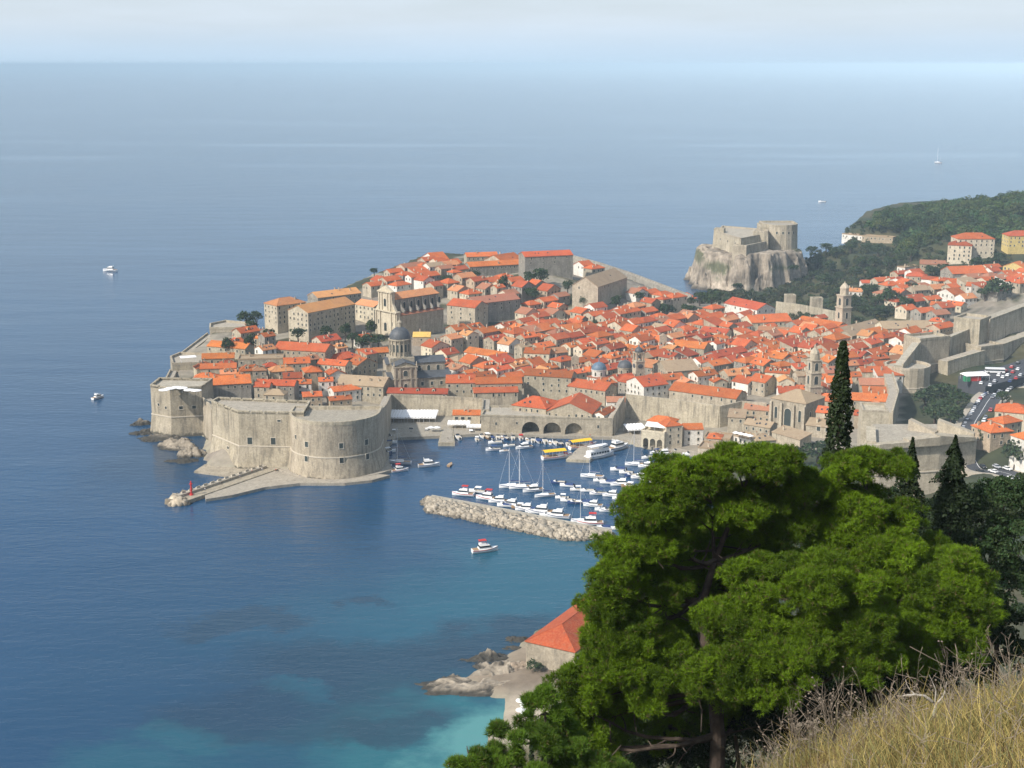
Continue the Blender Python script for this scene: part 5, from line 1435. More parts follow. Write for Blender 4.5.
TREES_MID = [  # px, py (crown centre), radius m, squash, label
    (268, 334, 5, .9, 'dark tree at the near foot of the tall college block'), (298, 334, 6, .8, 'dark broad tree in front of the tall college block'), (326, 332, 5, .9, 'dark tree under the shaded college flank'), (345, 330, 5, 1.1, 'dark upright tree at the corner of the college flank'), (252, 325, 5, .9, 'dark tree between the pale sea bastion and the college'),
    (584, 300, 5, 1.0, 'dark tree below the pink gable church front'), (447, 279, 5, .8, 'low dark tree among roofs left of the convent wing'), (640, 296, 5, .8, 'low dark tree near the descending far sea wall'),
    (228, 345, 5, 1.2, 'dark round tree between red roofs near the left sea bastions'), (249, 342, 4.5, 1.5, 'dark upright tree beside the flat roofed house at left'),
    (246, 318, 7, .8, 'dark low tree on the pale sea bastion'), (256, 317, 6, .9, 'dark bushy tree at the foot of the tall college wing'),
    (362, 342, 6, 1.0, 'dark garden tree left of the big cathedral dome'), (371, 327, 5, 1.3, 'tall dark tree below the cream baroque church front'), (378, 340, 6, .8, 'dark spreading tree close behind the cathedral dome'), (352, 338, 4.5, 1, 'small dark garden tree below the college range'),
    (541, 276, 8, 1.0, 'large dark tree below the bare convent wall'), (530, 279, 6, 1.1, 'dark tree just left of the large convent tree'), (503, 283, 5.5, 1.3, 'tall dark tree behind the long grey palace'), (532, 293, 6.5, .9, 'round dark tree at the end of the long grey palace'),
    (568, 286, 5, 1, 'green tree left of the tan-roofed gable church'), (616, 302, 4.5, 1.4, 'dark tree at the foot of the gable church wall'), (374, 271, 4, .8, 'lone dark tree on the skyline above the college'), (476, 274, 5, .7, 'low green tree in front of the convent wing'),
    (594, 324, 4, .9, 'dark tree among the roofs below the gable church'), (667, 309, 8, .6, 'dark low trees along the far wall, left one'), (688, 309, 7, .6, 'dark low trees along the far wall, right one'), (712, 298, 9, .7, 'dark broad tree at the foot of the fortress crag'), (700, 296, 7, .7, 'smaller dark tree at the left foot of the crag'),
    (784, 317, 4, 1, 'small dark tree poking through the friary roofs'), (709, 337, 3, 1.2, 'small dark tree beside a white gable in the middle roofs'), (911, 342, 4, 1.8, 'dark pointed tree beside the first north wall tower'),
    (918, 347, 3.5, .8, 'low green shrub tree by the north wall tower'), (455, 395, 0, 1, ''),
]
TREES_MID = [t for t in TREES_MID if t[2] > 0]
TREE_W = []
for (px, py, r_, sq, lb) in TREES_MID:
    z = on_land(px, py, r_ * sq + 2.5); p = W(px, py, z)
    TREE_W.append((p.x, p.y, z, r_, sq, lb)); FOOT.append((p.x, p.y, r_ * 1.0, r_ * 1.0, 0))

REG = [((204, 345), (240, 330), (262, 331), (345, 318), (372, 300), (372, 276), (430, 258), (470, 262), (575, 262), (600, 270), (640, 285), (690, 300), (725, 303), (750, 318), (830, 318), (850, 332), (890, 330), (930, 332),
        (910, 350), (893, 380), (888, 402), (835, 402), (740, 380), (668, 384), (640, 397), (604, 390), (520, 374), (450, 382), (430, 352), (384, 356), (335, 390), (300, 398), (250, 392), (200, 386))]
REGP = ((880, 278), (905, 268), (1024, 262), (1024, 283), (978, 296), (945, 312), (905, 306), (884, 296))
HR = random.Random(77)
def ang_at(x, y):
    # street grid: parallel to the harbour in front, turned 45 degrees deeper in the town
    t = max(0, min(1, (y - 745) / 70))
    return R(-6) * (1 - t) + R(42) * t
cand = []
for reg, kind in ((REG[0], 0), (REGP, 1)):
    a0_ = R(42) if kind == 0 else R(28)
    ca, sa = math.cos(a0_), math.sin(a0_)
    gu, gv = (13.6, 11.8) if kind == 0 else (17.5, 15)
    for iu in range(-10, 120):
        for iv in range(-80, 60):
            u = iu * gu + (iu // 5) * 2.0 + HR.uniform(-.5, .5); v = iv * gv + (iv // 4) * 1.2 + HR.uniform(-.8, .8)
            x = -250 + u * ca - v * sa; y = 640 + u * sa + v * ca
            if not (-230 < x < 520 and 690 < y < 1180): continue
            cand.append((x, y, a0_, kind, reg))
xs_ = np.array([c[0] for c in cand]); ys_ = np.array([c[1] for c in cand]); zs_ = terr(xs_, ys_)
# ground kept clear in front of the tall landmarks, as in the photo
CLEAR = [((522, 246), (577, 246), (577, 274), (522, 276)), ((466, 254), (524, 254), (524, 271), (466, 273)), ((574, 266), (632, 266), (632, 300), (574, 300)), ((444, 294), (523, 290), (523, 322), (444, 324)),
         ((371, 284), (445, 284), (445, 333), (371, 335)), ((262, 296), (375, 290), (375, 330), (262, 332)), ((386, 325), (430, 345), (430, 396), (380, 396)), ((722, 293), (778, 293), (778, 312), (722, 312))]
sel = []
for (x, y, a0_, kind, reg), gz in zip(cand, zs_):
    q = pix((x, y, gz + 8.5))
    if in_poly(q[0], q[1], reg): sel.append((x, y, a0_, kind, float(gz)))
HR.shuffle(sel)
SPEC = []
for (x, y, a0_, kind, gz) in sel:
    ok = None
    for (sw, sd) in ((1, 1), (.85, .85), (.62, .72)):
        w = HR.uniform(12.2, 14.4) * sw; d = HR.uniform(9.2, 11.0) * sd
        rz = (ang_at(x, y) if kind == 0 else a0_) + HR.gauss(0, R(2.5))
        if HR.random() < .22: w, d = d * 1.05, w * .82
        f = (x, y, w, d, rz); P = rect_pts(f, .1); hit = False
        for g_ in FOOT:
            if abs(g_[0] - x) + abs(g_[1] - y) > 60: continue
            if sat(P, rect_pts(g_)): hit = True; break
        if not hit: ok = f; break
    if not ok: continue
    x, y, w, d, rz = ok
    h = HR.uniform(6.0, 10.0) if kind == 0 else HR.uniform(4.5, 7)
    q = pix((x, y, gz + h + 2.0))
    if any(in_poly(q[0], q[1], c) for c in CLEAR): continue
    q = pix((x, y, gz + 2))
    FOOT.append(ok)
    form = HR.choices(('gx', 'gy', 'hip', 'shed', 'flat'), (58, 13, 21, 5, 3))[0]
    rm = HR.choices(('r_orange', 'r_red', 'r_salmon', 'r_brown', 'r_tan'), (40, 34, 11, 10, 5))[0]
    if form == 'flat': rm = 'r_tan'
    wm = HR.choices(('wall_stone', 'pale_stone', 'grey_stone', 'cream', 'white', 'tan'), (26, 18, 14, 17, 14, 11))[0]
    SPEC.append(dict(x=x, y=y, rz=rz, w=w, d=d, h=h, form=form, pitch=R(HR.uniform(22, 28)), rm=rm, wm=wm, gz=gz, kind=kind, dorm=HR.choices((0, 1, 2), (78, 14, 8))[0] if form in ('gx', 'hip') else 0))
N_HAND = sum(1 for h in HOUSES if h['o']['category'] == 'house')
SPEC.sort(key=lambda s_: math.hypot(s_['x'], s_['y']))
n_ind = max(0, 300 - N_HAND)
for s_ in SPEC[:n_ind]:
    nf = len(FOOT)
    house(s_['x'], s_['y'], s_['rz'], s_['w'], s_['d'], s_['h'], s_['form'], s_['pitch'], s_['rm'], s_['wm'], s_['gz'], floors=2 if s_['y'] < 900 else 1, rnd=HR,
          group=('red roofed houses of the old town' if s_['kind'] == 0 else GS), dorm=s_['dorm'], win_w=HR.choice((.9, 1.05)), win_h=HR.choice((1.5, 1.8)))
# the farthest rest of the roofs, beyond the three hundred nearest houses
rest = SPEC[n_ind:]; n_fill = len(SPEC)
if rest:
    keys = ['wall_stone', 'pale_stone', 'grey_stone', 'cream', 'white', 'tan', 'r_orange', 'r_red', 'r_salmon', 'r_brown', 'r_tan', 'shutter', 'trim']
    mb = MB()
    for s_ in rest:
        T_ = Matrix.Translation((s_['x'], s_['y'], s_['gz'])) @ Matrix.Rotation(s_['rz'], 4, 'Z')
        mb.add(wall_mesh(s_['w'], s_['d'], s_['h'], s_['form'], s_['pitch'], s_['wm'], 5.0, True), T_, keys.index(s_['wm']))
        mb.add(roof_mesh(s_['w'], s_['d'], s_['form'], s_['pitch'], s_['rm'], .35, True), T_ @ Matrix.Translation((0, 0, s_['h'])), keys.index(s_['rm']))
        for _ in range(HR.choice((0, 1, 1, 2))):
            x, y = HR.uniform(-.38, .38) * s_['w'], HR.uniform(-.33, .33) * s_['d']
            c = MB(); c.box(x, y, s_['h'] + roof_z(x, y, s_['w'], s_['d'], s_['form'], s_['pitch']) - .8, .7, .7, 2.4); mb.add(c, T_, keys.index('cream'))
        for sx, sy, ln, dp in ((0, -1, s_['w'], s_['d']), (1, 0, s_['d'], s_['w']), (-1, 0, s_['d'], s_['w'])):
            for i in range(int(ln / 3.4)):
                if HR.random() < .2: continue
                u = (i + .5) / int(ln / 3.4) * ln - ln / 2
                c = MB(); c.box(u if sx == 0 else sx * dp / 2, -dp / 2 if sx == 0 else u, s_['h'] - 2.4, .95 if sx == 0 else .1, .1 if sx == 0 else .95, 1.6); mb.add(c, T_, keys.index('shutter'))
    tag(mb.build('far_houses', [M[k] for k in keys]), kind='stuff')
print('fill houses', n_fill, 'hand', N_HAND, 'rest', len(rest), 'all', len(HOUSES), 'windows', N_WIN)

# labels that single each house out: its look, then its rank beside a landmark
ANCH = [('the big cathedral dome', 400, 335), ('the clock tower', 638, 372), ('the blue grey dome', 599, 368), ('the baroque church front', 388, 310), ('the clifftop convent block', 548, 262),
        ('the tan-roofed gable church', 605, 285), ('the belfry by the cypress', 812, 385), ('the far octagonal belfry', 842, 315), ('the round bastion', 335, 415), ('the left sea tower', 178, 390),
        ('the three harbour arches', 552, 428), ('the far fortress crag', 745, 270), ('the long white hall', 745, 302), ('the friary roofs', 790, 322), ('the long monastery roof', 702, 390), ('the long grey palace', 490, 302),
        ('the yellow roofed house', 421, 335), ('the tall college block', 310, 310), ('the white dormered house', 776, 372), ('the north wall tower', 935, 345), ('the four storey villa', 960, 255),
        ('the convent wing', 490, 265), ('the low dark blue dome', 625, 362), ('the customs hall', 528, 400), ('the quay house arcade', 655, 430), ('the white bell gable', 575, 355), ('the tall cypress', 843, 390),
        ('the big convent tree', 541, 280), ('the tan storehouse range', 905, 322), ('the pale sea bastion', 225, 325), ('the double bell gable', 663, 338), ('the far sea wall', 640, 282)]
ORD = ['nearest', 'second', 'third', 'fourth', 'fifth', 'sixth', 'seventh', 'eighth', 'ninth', 'tenth', 'eleventh', 'twelfth', 'thirteenth', 'fourteenth', 'fifteenth', 'sixteenth', 'seventeenth', 'eighteenth']
WN = {'wall_stone': 'stone', 'pale_stone': 'pale stone', 'grey_stone': 'grey stone', 'cream': 'cream', 'white': 'white', 'tan': 'tan', 'yellow': 'yellow', 'fort_stone': 'stone'}
RN = {'r_orange': 'orange', 'r_red': 'dark red', 'r_salmon': 'faded orange', 'r_brown': 'rust brown', 'r_tan': 'tan', 'r_yellow': 'yellow'}
FN = {'gx': 'gabled', 'gy': 'gabled', 'hip': 'hipped', 'flat': 'flat', 'shed': 'lean-to'}
buckets = {}
for h in HOUSES:
    if h['label']: continue
    q = pix(h['p']); best = None
    for a, ax, ay in ANCH:
        dx, dy = q[0] - ax, (q[1] - ay) * 2.2
        dd_ = math.hypot(dx, dy)
        if best is None or dd_ < best[0]:
            best = (dd_, a, ('left of' if dx < 0 else 'right of') if abs(dx) > abs(dy) else ('behind' if dy < 0 else 'in front of'))
    look = f"{'small ' if h['w'] * h['d'] < 95 else 'large ' if h['w'] * h['d'] > 190 else ''}{WN[h['wmat']]} house, {RN[h['rmat']]} {FN[h['form']]} roof"
    buckets.setdefault((best[1], best[2]), []).append((best[0], h, look))
for (a, dr), L_ in buckets.items():
    L_.sort(key=lambda t: t[0])
    for i, (_, h, look) in enumerate(L_):
        same = [t for t in L_ if t[2] == look]
        k = [t[1] for t in same].index(h)
        h['o']['label'] = f"{look}, {dr} {a}" if len(same) == 1 else f"{look}, {ORD[min(k, 17)]} {dr} {a}"

# ------------------------------------------------------------------ foliage
def quads_from(P, N, size, r, jit=.6):
    """random leaf quads at points P with rough normals N"""
    n = len(P)
    N = N + r.normal(0, jit, N.shape); N /= np.linalg.norm(N, axis=1, keepdims=True) + 1e-9
    t = np.cross(N, r.normal(0, 1, N.shape)); t /= np.linalg.norm(t, axis=1, keepdims=True) + 1e-9
    b = np.cross(N, t)
    s = size * r.uniform(.6, 1.3, (n, 1)) if np.isscalar(size) else size[:, None]
    V = np.stack([P - t * s * .5 - b * s * .35, P + t * s * .5 - b * s * .2, P + t * s * .4 + b * s * .4, P - t * s * .45 + b * s * .3], 1).reshape(-1, 3)
    return V, np.arange(4 * n).reshape(-1, 4)
def lobes_points(r, lobes, dens):
    P = []; N = []
    for (cx, cy, cz, rx, ry, rz) in lobes:
        k = max(8, int(dens * (rx * ry + rx * rz + ry * rz) * 4))
        v = r.normal(0, 1, (k, 3)); v /= np.linalg.norm(v, axis=1, keepdims=True)
        v[:, 2] = np.where(v[:, 2] < -.35, -v[:, 2] * .6, v[:, 2])
        sh = r.uniform(.62, 1.05, (k, 1)) ** .6
        P.append(np.array([cx, cy, cz]) + v * np.array([rx, ry, rz]) * sh); N.append(v)
    return np.concatenate(P), np.concatenate(N)
def leafy(r, lobes, dens, size, c, cvar=.3):
    P, N = lobes_points(r, lobes, dens)
    V, Fq = quads_from(P, N, size, r)
    cl = np.array(c)[None] * r.uniform(1 - cvar, 1 + cvar, (len(P), 1)) * np.array([1, 1, 1])
    cl[:, 0] *= r.uniform(.8, 1.25, len(P))
    return V, Fq, np.repeat(cl, 4, 0)
CROWNS = []
for s_ in range(5):
    r = np.random.default_rng(100 + s_)
    lb = [(0, 0, 0, .75, .75, .7)]
    for _ in range(9):
        a = r.uniform(0, 6.28); q = r.uniform(.3, .65); z = r.uniform(-.3, .55)
        lb.append((q * math.cos(a), q * math.sin(a), z, *(r.uniform(.28, .45) * np.array([1, 1, .85]))))
    V, Fq, cl = leafy(r, lb, 26, .17, (0.040, 0.062, 0.022))
    CROWNS.append(np_mesh('crown', V, Fq, M['leaf'], False, cl))
tb = MB(); tb.tube([(0, 0, -2), (.05, 0, -1), (0, .05, -.2), (0, 0, .3)], [.12, .085, .06, .03], 6)
for a in (0.4, 2.3, 4.4): tb.tube([(0, 0, -.6), (.3 * math.cos(a), .3 * math.sin(a), -.1), (.5 * math.cos(a), .5 * math.sin(a), .3)], [.05, .035, .015], 5)
TRUNK_ME = tb.mesh('trunk', M['bark'])
def tree(x, y, z, r_, sq, label, group=None, k=0, name='broadleaf_tree'):
    gz = tz(x, y)
    t = empty(name, (x, y, z), k * 1.7, label, 'tree', group)
    link('crown', CROWNS[k % 5], t, None, 0, (r_, r_, r_ * sq))
    hh = max(.6, (z - gz) / 1.9)
    link('trunk', TRUNK_ME, t, None, 0, (r_ * .9, r_ * .9, hh))
    return t
for i, (x, y, z, r_, sq, lb) in enumerate(TREE_W): tree(x, y, z, r_, sq, lb, 'dark trees among the roofs', i)
def tree_px(px, py, r_, sq, label, group, k, name='broadleaf_tree'):
    z = on_land(px, py, r_ * sq * .9 + 1.0); p = W(px, py, z)
    return tree(p.x, p.y, z, r_, sq, label, group, k, name)
GM = 'trees in the moat and along the walls'
for i, (px, py, r_, sq, lb) in enumerate([
    (925, 398, 9, .8, 'green moat tree below the round wall tower'), (943, 394, 10, .75, 'broad green moat tree, central one of the moat group'), (958, 400, 8, .8, 'green moat tree nearest the line of parked cars'),
    (935, 412, 9, .8, 'dark moat tree in the shade above the sunlit fort'), (951, 413, 8, .8, 'lower dark moat tree left of the road'),
    (799, 456, 6, .9, 'bluish green tree below the church choir, left of a pair'), (818, 452, 8, .9, 'bluish green tree beside the cypress, right of a pair'), (806, 474, 7, .9, 'dark green tree just above the pine crown'),
    (1000, 288, 12, .75, 'huge dark tree among the suburb houses near the right edge'), (986, 292, 8, .8, 'dark tree at the left side of the huge suburb tree'), (892, 297, 10, .75, 'large round green tree left of the suburb houses'), (906, 303, 7, .8, 'smaller dark tree right of the large round suburb tree'), (876, 300, 7, .8, 'dark tree left of the large round suburb tree'),
    (945, 268, 6, .8, 'dark tree below the four storey cream villa'), (1000, 258, 7, .8, 'dark tree between the cream villa block and the yellow house'), (975, 262, 6, .8, 'dark tree in front of the larger cream villa block'),
    (1003, 397, 5, .8, 'roadside tree above the cream roadside house'), (985, 437, 3.5, 1.3, 'narrow shrub tree at the curve of the road'), (1016, 452, 8, 1.0, 'green tree below the white roadside house')]):
    tree_px(px, py, r_, sq, lb, GM, i)
# scrub and trees on the slope right of the fortress crag
GSL = 'dark trees on the slope right of the crag'
SR = random.Random(3)
spots = [(812, 250), (826, 247), (838, 252), (852, 246), (866, 247), (880, 249), (818, 262), (832, 266), (846, 262), (860, 262), (874, 262), (888, 262), (812, 274), (826, 279), (840, 276), (838, 292), (856, 272), (872, 274), (888, 276), (868, 290), (852, 300), (864, 309), (878, 311), (900, 258), (912, 254), (934, 270), (910, 288)]
W_ROW = ['upper', 'upper', 'middle', 'lower']
for i, (px, py) in enumerate(spots):
    lab = f"dark {('round', 'spreading', 'dense', 'ragged')[i % 4]} slope tree, {ORD[i % 18]} {'of the upper' if py < 256 else 'of the middle' if py < 277 else 'of the lower'} row right of the crag"
    tree_px(px + SR.uniform(-2, 2), py, SR.uniform(5.5, 9), SR.uniform(.6, .85), lab, GSL, i)
# far wood on the cape: reads as one mass
def forest(name, pts, c, r0, r1, seed, dens, size):
    r = np.random.default_rng(seed); Vs = []; Fs = []; Cs = []; o0 = 0
    for (x, y, z) in pts:
        q = r.uniform(r0, r1)
        lb = [(x, y, z + q * .7, q, q, q * .8)]
        for _ in range(4):
            a = r.uniform(0, 6.28); lb.append((x + q * .6 * math.cos(a), y + q * .6 * math.sin(a), z + q * r.uniform(.6, 1.3), q * .5, q * .5, q * .45))
        V, Fq, cl = leafy(r, lb, dens, size, np.array(c) * r.uniform(.5, 1.5) * np.array([r.uniform(.8, 1.3), 1, r.uniform(.8, 1.2)]))
        Vs.append(V); Fs.append(Fq + o0); Cs.append(cl); o0 += len(V)
    o = link(name, np_mesh(name, np.concatenate(Vs), np.concatenate(Fs), M['leaf'], False, np.concatenate(Cs)))
    tag(o, kind='stuff'); return o
fr = np.random.default_rng(8); fp = []
for _ in range(9000):
    x, y = fr.uniform(300, 760), fr.uniform(1180, 1720)
    z = tz(x, y) if False else None
    fp.append((x, y))
fp = np.array(fp); fz = terr(fp[:, 0], fp[:, 1])
keep = []
FPOLY = ((850, 236), (858, 228), (900, 213), (960, 206), (1030, 199), (1060, 198), (1060, 262), (996, 262), (945, 268), (900, 256), (902, 240), (896, 231), (860, 230))
for (x, y), z in zip(fp, fz):
    q = pix((x, y, z + 4))
    if in_poly(q[0], q[1], FPOLY): keep.append((x, y, float(z)))
keep = keep[:1000]
forest('forest', keep, (0.042, 0.070, 0.020), 5, 9, 12, .30, 1.5)
# ground cover on the slopes above the coast (hidden mostly behind the pines)
sc = []
for _ in range(900):
    x, y = fr.uniform(10, 330), fr.uniform(150, 600)
    sc.append((x, y))
sc = np.array(sc); sz_ = terr(sc[:, 0], sc[:, 1]); ssd = coast_sd(sc[:, 0], sc[:, 1])
forest('undergrowth', [(x, y, float(z) - 1.5) for (x, y), z, s in zip(sc, sz_, ssd) if s > 16 and not (y > 330 and x < 90 and z < 12) and not (x > 150 and y > 535)], (0.048, 0.068, 0.022), 2, 4.5, 14, .5, 1.0)
sc = [W(SR.uniform(792, 905), SR.uniform(240, 312), 22) for _ in range(900)]
for _ in range(300):
    q = (SR.uniform(690, 800), SR.uniform(284, 303)); sc.append(W(q[0], q[1], on_land(q[0], q[1], 1.0)))
sc += [W(SR.uniform(898, 1010), SR.uniform(238, 268), 36) for _ in range(260)]
forest('undergrowth', [(p.x, p.y, tz(p.x, p.y) - 1.0) for p in sc], (0.046, 0.058, 0.024), 1.5, 3.6, 15, .6, 1.0)
sc = np.stack([fr.uniform(2, 190, 2600), fr.uniform(50, 340, 2600)], 1); zz_ = terr(sc[:, 0], sc[:, 1])
forest('undergrowth', [(x, y, float(z) - .8) for (x, y), z in zip(sc, zz_) if -0.02 < x / y < .9 and z > 6], (0.034, 0.050, 0.018), 1.2, 2.6, 17, 1.6, .55)
# slopes of scrub on the crag
for k, (px, py, zz, r_) in enumerate(((712, 256, 27, 5), (725, 262, 24, 4), (738, 286, 8, 6), (752, 249, 33, 3.5), (766, 252, 31, 4), (793, 268, 22, 6), (786, 252, 27, 4))):
    p = W(px, py, zz)
    t = empty('scrub_bush', (p.x, p.y, zz), 0, f"green scrub clinging to the fortress crag, {ORD[k]} counted from the left", 'bush', 'scrub on the fortress crag')
    link('crown', CROWNS[k % 5], t, None, 0, (r_, r_, r_ * .6))
p = W(534, 668, 4)
t = empty('scrub_bush', (p.x, p.y, 4.5), 0, 'round dark green bush on the bare rocks below the beach house', 'bush'); link('crown', CROWNS[1], t, None, 0, (3.4, 3.4, 2.2))

# ------------------------------------------------------------------ boats
def hull_rings(L, B, H, sheer=.35, trans=.85, n=12, draft=.3):
    rings = []
    for i in range(n + 1):
        t = i / n; x = -L / 2 + L * t
        k = 1 - max(0, (t - .42) / .58) ** 2.2
        k = max(k, .02) * (trans + (1 - trans) * min(1, t / .35))
        b = B / 2 * k; z1 = H + sheer * max(0, t - .3) ** 2 * 2
        kx = x + (.0 if t < 1 else 0)
        rings.append([(kx, b, z1), (kx - .04 * t * L * 0, b * .88, z1 * .35), (kx, b * .45, -draft * (1 - t * .6)), (kx, 0, -draft * (1 - t * .4)), (kx, -b * .45, -draft * (1 - t * .6)), (kx, -b * .88, z1 * .35), (kx, -b, z1)])
    return rings
def hull_part(parent, L, B, H, mat='white_paint', sheer=.35, stripe=None):
    b = MB(); b.loft(hull_rings(L, B, H, sheer), 0)
    if stripe:
        rr = [[(p[0], p[1] * 1.015, p[2]) for p in (r[0], (r[0][0], r[0][1], r[0][2] - .18))] for r in hull_rings(L, B, H, sheer)]
        for s in (1, -1): b.loft([[(q[0], q[1] * s, q[2] - .1) for q in r] for r in rr], 1, False, False)
    return b.build('hull', [M[mat], M[stripe or 'blue_canvas']], parent, smooth=False)
def trap(mb, x0, x1, b0, b1, z0, z1, rake_f=.3, rake_b=.05, mi=0, tw=.82):
    lo = [(x0, -b0), (x1, -b1), (x1, b1), (x0, b0)]
    hi = [(x0 + rake_b, -b0 * tw), (x1 - rake_f, -b1 * tw), (x1 - rake_f, b1 * tw), (x0 + rake_b, b0 * tw)]
    mb.prism(lo, z0, z1, mi, top=hi)
def motorboat(canopy=None, hm='white_paint'):
    t = empty('motorboat'); L, B, H = 6.6, 2.4, .85
    hull_part(t, L, B, H, hm, stripe='blue_canvas' if canopy == 'blue' else None)
    b = MB(); b.prism([(-L / 2 + .3, -.95), (.9, -.98), (.9, .98), (-L / 2 + .3, .95)], .55, .90); b.build('cockpit', M['trim'], t)
    b = MB(); trap(b, .7, 2.3, .85, .5, .9, 1.25, .7); b.build('foredeck', M['white_paint'], t)
    b = MB(); trap(b, .55, 1.25, .9, .8, 1.2, 1.75, .55, .35); b.build('windscreen', M['glass'], t)
    b = MB(); b.box(-L / 2 - .2, 0, .2, .5, .5, 1.0); b.build('outboard_motor', M['rubber'], t)
    if canopy == 'cover':
        b = MB(); trap(b, -L / 2 + .2, .8, 1.05, 1.05, .88, 1.35, .2, .3); b.build('cover', M['blue_canvas'], t)
    elif canopy:
        b = MB(); b.box(-.6, 0, 2.0, 2.6, 1.9, .12, 0, 0, .92)
        for x in (-1.7, .5):
            for y in (-.85, .85): b.tube([(x, y, .9), (x, y, 2.0)], .04, 4, 0)
        b.build('canopy', M[{'blue': 'blue_canvas', 'white': 'canvas', 'red': 'red_canvas'}[canopy]], t)
    return t
def cruiser(red=False):
    t = empty('cabin_cruiser'); L, B, H = 10, 3.3, 1.15
    hull_part(t, L, B, H, stripe='red_canvas' if red else 'blue_canvas')
    b = MB(); trap(b, -2.6, 3.2, 1.35, .8, 1.15, 1.75, 1.2); trap(b, -2.2, 1.7, 1.25, 1.1, 2.35, 2.5, .3); b.build('cabin', M['white_paint'], t)
    b = MB(); trap(b, -2.4, 2.3, 1.28, 1.05, 1.75, 2.35, .7); b.build('cabin_window', M['glass'], t)
    b = MB(); b.prism([(-L / 2 + .3, -1.35), (-2.6, -1.4), (-2.6, 1.4), (-L / 2 + .3, 1.35)], .9, 1.2); b.build('cockpit', M['teak'], t)
    b = MB(); trap(b, -2.2, .6, 1.1, 1.0, 2.5, 3.0, .4); b.build('flybridge', M['white_paint'], t)
    if red:
        b = MB(); b.box(-1.0, 0, 3.9, 2.8, 2.0, .12)
        for x in (-2.2, .2):
            for y in (-.9, .9): b.tube([(x, y, 2.9), (x, y, 3.9)], .04, 4)
        b.build('canopy', M['red_canvas'], t)
    else:
        b = MB(); b.tube([(-2.0, -1, 2.5), (-2.3, -.9, 3.5), (-2.3, .9, 3.5), (-2.0, 1, 2.5)], .08, 5); b.build('radar_arch', M['white_paint'], t)
    return t
def sailboat(two=False):
    t = empty('sailboat'); L, B, H = 10.5, 3.1, 1.0
    hull_part(t, L, B, H, sheer=.3, stripe='blue_canvas')
    b = MB(); trap(b, -1.6, 2.6, 1.0, .55, 1.0, 1.5, .8); b.build('cabin', M['white_paint'], t)
    b = MB(); b.prism([(-L / 2 + .4, -1.0), (-1.8, -1.1), (-1.8, 1.1), (-L / 2 + .4, 1.0)], .8, 1.06); b.build('cockpit', M['teak'], t)
    b = MB(); b.tube([(1.1, 0, 1.2), (1.1, 0, 14.5)], [.13, .09], 6)
    b.tube([(1.1, -.9, 7), (1.1, .9, 7)], .05, 4); b.build('mast', M['metal'], t)
    b = MB(); b.tube([(1.1, 0, 2.3), (-3.4, 0, 2.25)], .1, 6); b.build('boom', M['metal'], t)
    b = MB(); b.tube([(.9, 0, 2.5), (-1.5, 0, 2.55), (-3.2, 0, 2.4)], [.26, .22, .12], 6); b.build('furled_sail', M['blue_canvas'], t)
    if two:
        b = MB(); b.tube([(-3.2, 0, 1.0), (-3.2, 0, 10)], [.1, .07], 6); b.build('mast', M['metal'], t)
    b = MB(); b.tube([(1.1, 0, 14.2), (L / 2 - .1, 0, 1.4)], .025, 3); b.tube([(1.1, 0, 14.2), (-L / 2 + .1, 0, 1.1)], .025, 3); b.build('stay', M['metal'], t)
    return t
def rowboat(mat='white_paint'):
    t = empty('small_dinghy'); L, B, H = 4.6, 1.7, .55
    hull_part(t, L, B, H, mat, .25)
    b = MB(); b.prism([(-L / 2 + .25, -.62), (.8, -.66), (1.5, 0), (.8, .66), (-L / 2 + .25, .62)], .45, .575); b.build('inner_hull', M['teak'], t)
    for x in (-1.3, .2):
        b = MB(); b.box(x, 0, .5, .25, 1.5, .12); b.build('thwart', M['trim'], t)
    return t
def tourboat():
    t = empty('canopy_boat'); L, B, H = 13, 3.8, 1.2
    hull_part(t, L, B, H, 'white_paint', .6, 'red_canvas')
    b = MB(); b.prism([(-L / 2 + .4, -1.6), (3.2, -1.6), (3.2, 1.6), (-L / 2 + .4, 1.6)], .9, 1.25); b.build('deck', M['teak'], t)
    b = MB(); prof = [(-1.95, 3.0), (0, 3.5), (1.95, 3.0), (1.95, 3.1), (0, 3.6), (-1.95, 3.1)]
    b.extrude_profile(prof, (-L / 2 + .4, 0, 0), (0, 1, 0), (0, 0, 1), (1, 0, 0), 9.6, 0); b.build('canopy', M['yellow_canvas'], t)
    for x in (-5.6, -2.6, .4, 3.2):
        for y in (-1.7, 1.7):
            b = MB(); b.tube([(x, y, 1.1), (x, y, 3.05)], .06, 5); b.build('post', M['metal'], t)
    b = MB(); trap(b, 3.3, 5.0, 1.2, .6, 1.3, 1.9, .6); b.build('foredeck', M['red_canvas'], t)
    return t
def ferry():
    t = empty('passenger_ferry'); L, B, H = 19, 5.0, 1.7
    hull_part(t, L, B, H, 'white_paint', .5, 'blue_canvas')
    b = MB(); trap(b, -8, 6, 2.2, 1.9, 1.7, 4.0, 1.0); trap(b, 0.5, 5, 1.8, 1.4, 4.1, 6.2, .7); b.box(-3.6, 0, 6.0, 7.6, 3.9, .14); b.build('superstructure', M['white_paint'], t)
    for s in (-1, 1):
        for k in range(7):
            b = MB(); b.box(-7 + k * 1.8, s * 2.08, 2.55, 1.2, .2, .8); b.build('window', M['glass'], t)
    b = MB(); trap(b, .9, 4.95, 1.75, 1.45, 4.9, 5.6, .4); b.build('wheelhouse_window', M['glass'], t)
    b = MB()
    for x in (-7, -3.6, -.2):
        for y in (-1.8, 1.8): b.tube([(x, y, 4), (x, y, 6.05)], .06, 4)
    b.build('sunroof_post', M['metal'], t)
    b = MB(); b.tube([(1.5, 0, 6.2), (1.5, 0, 9)], .07, 5); b.build('mast', M['metal'], t)
    return t
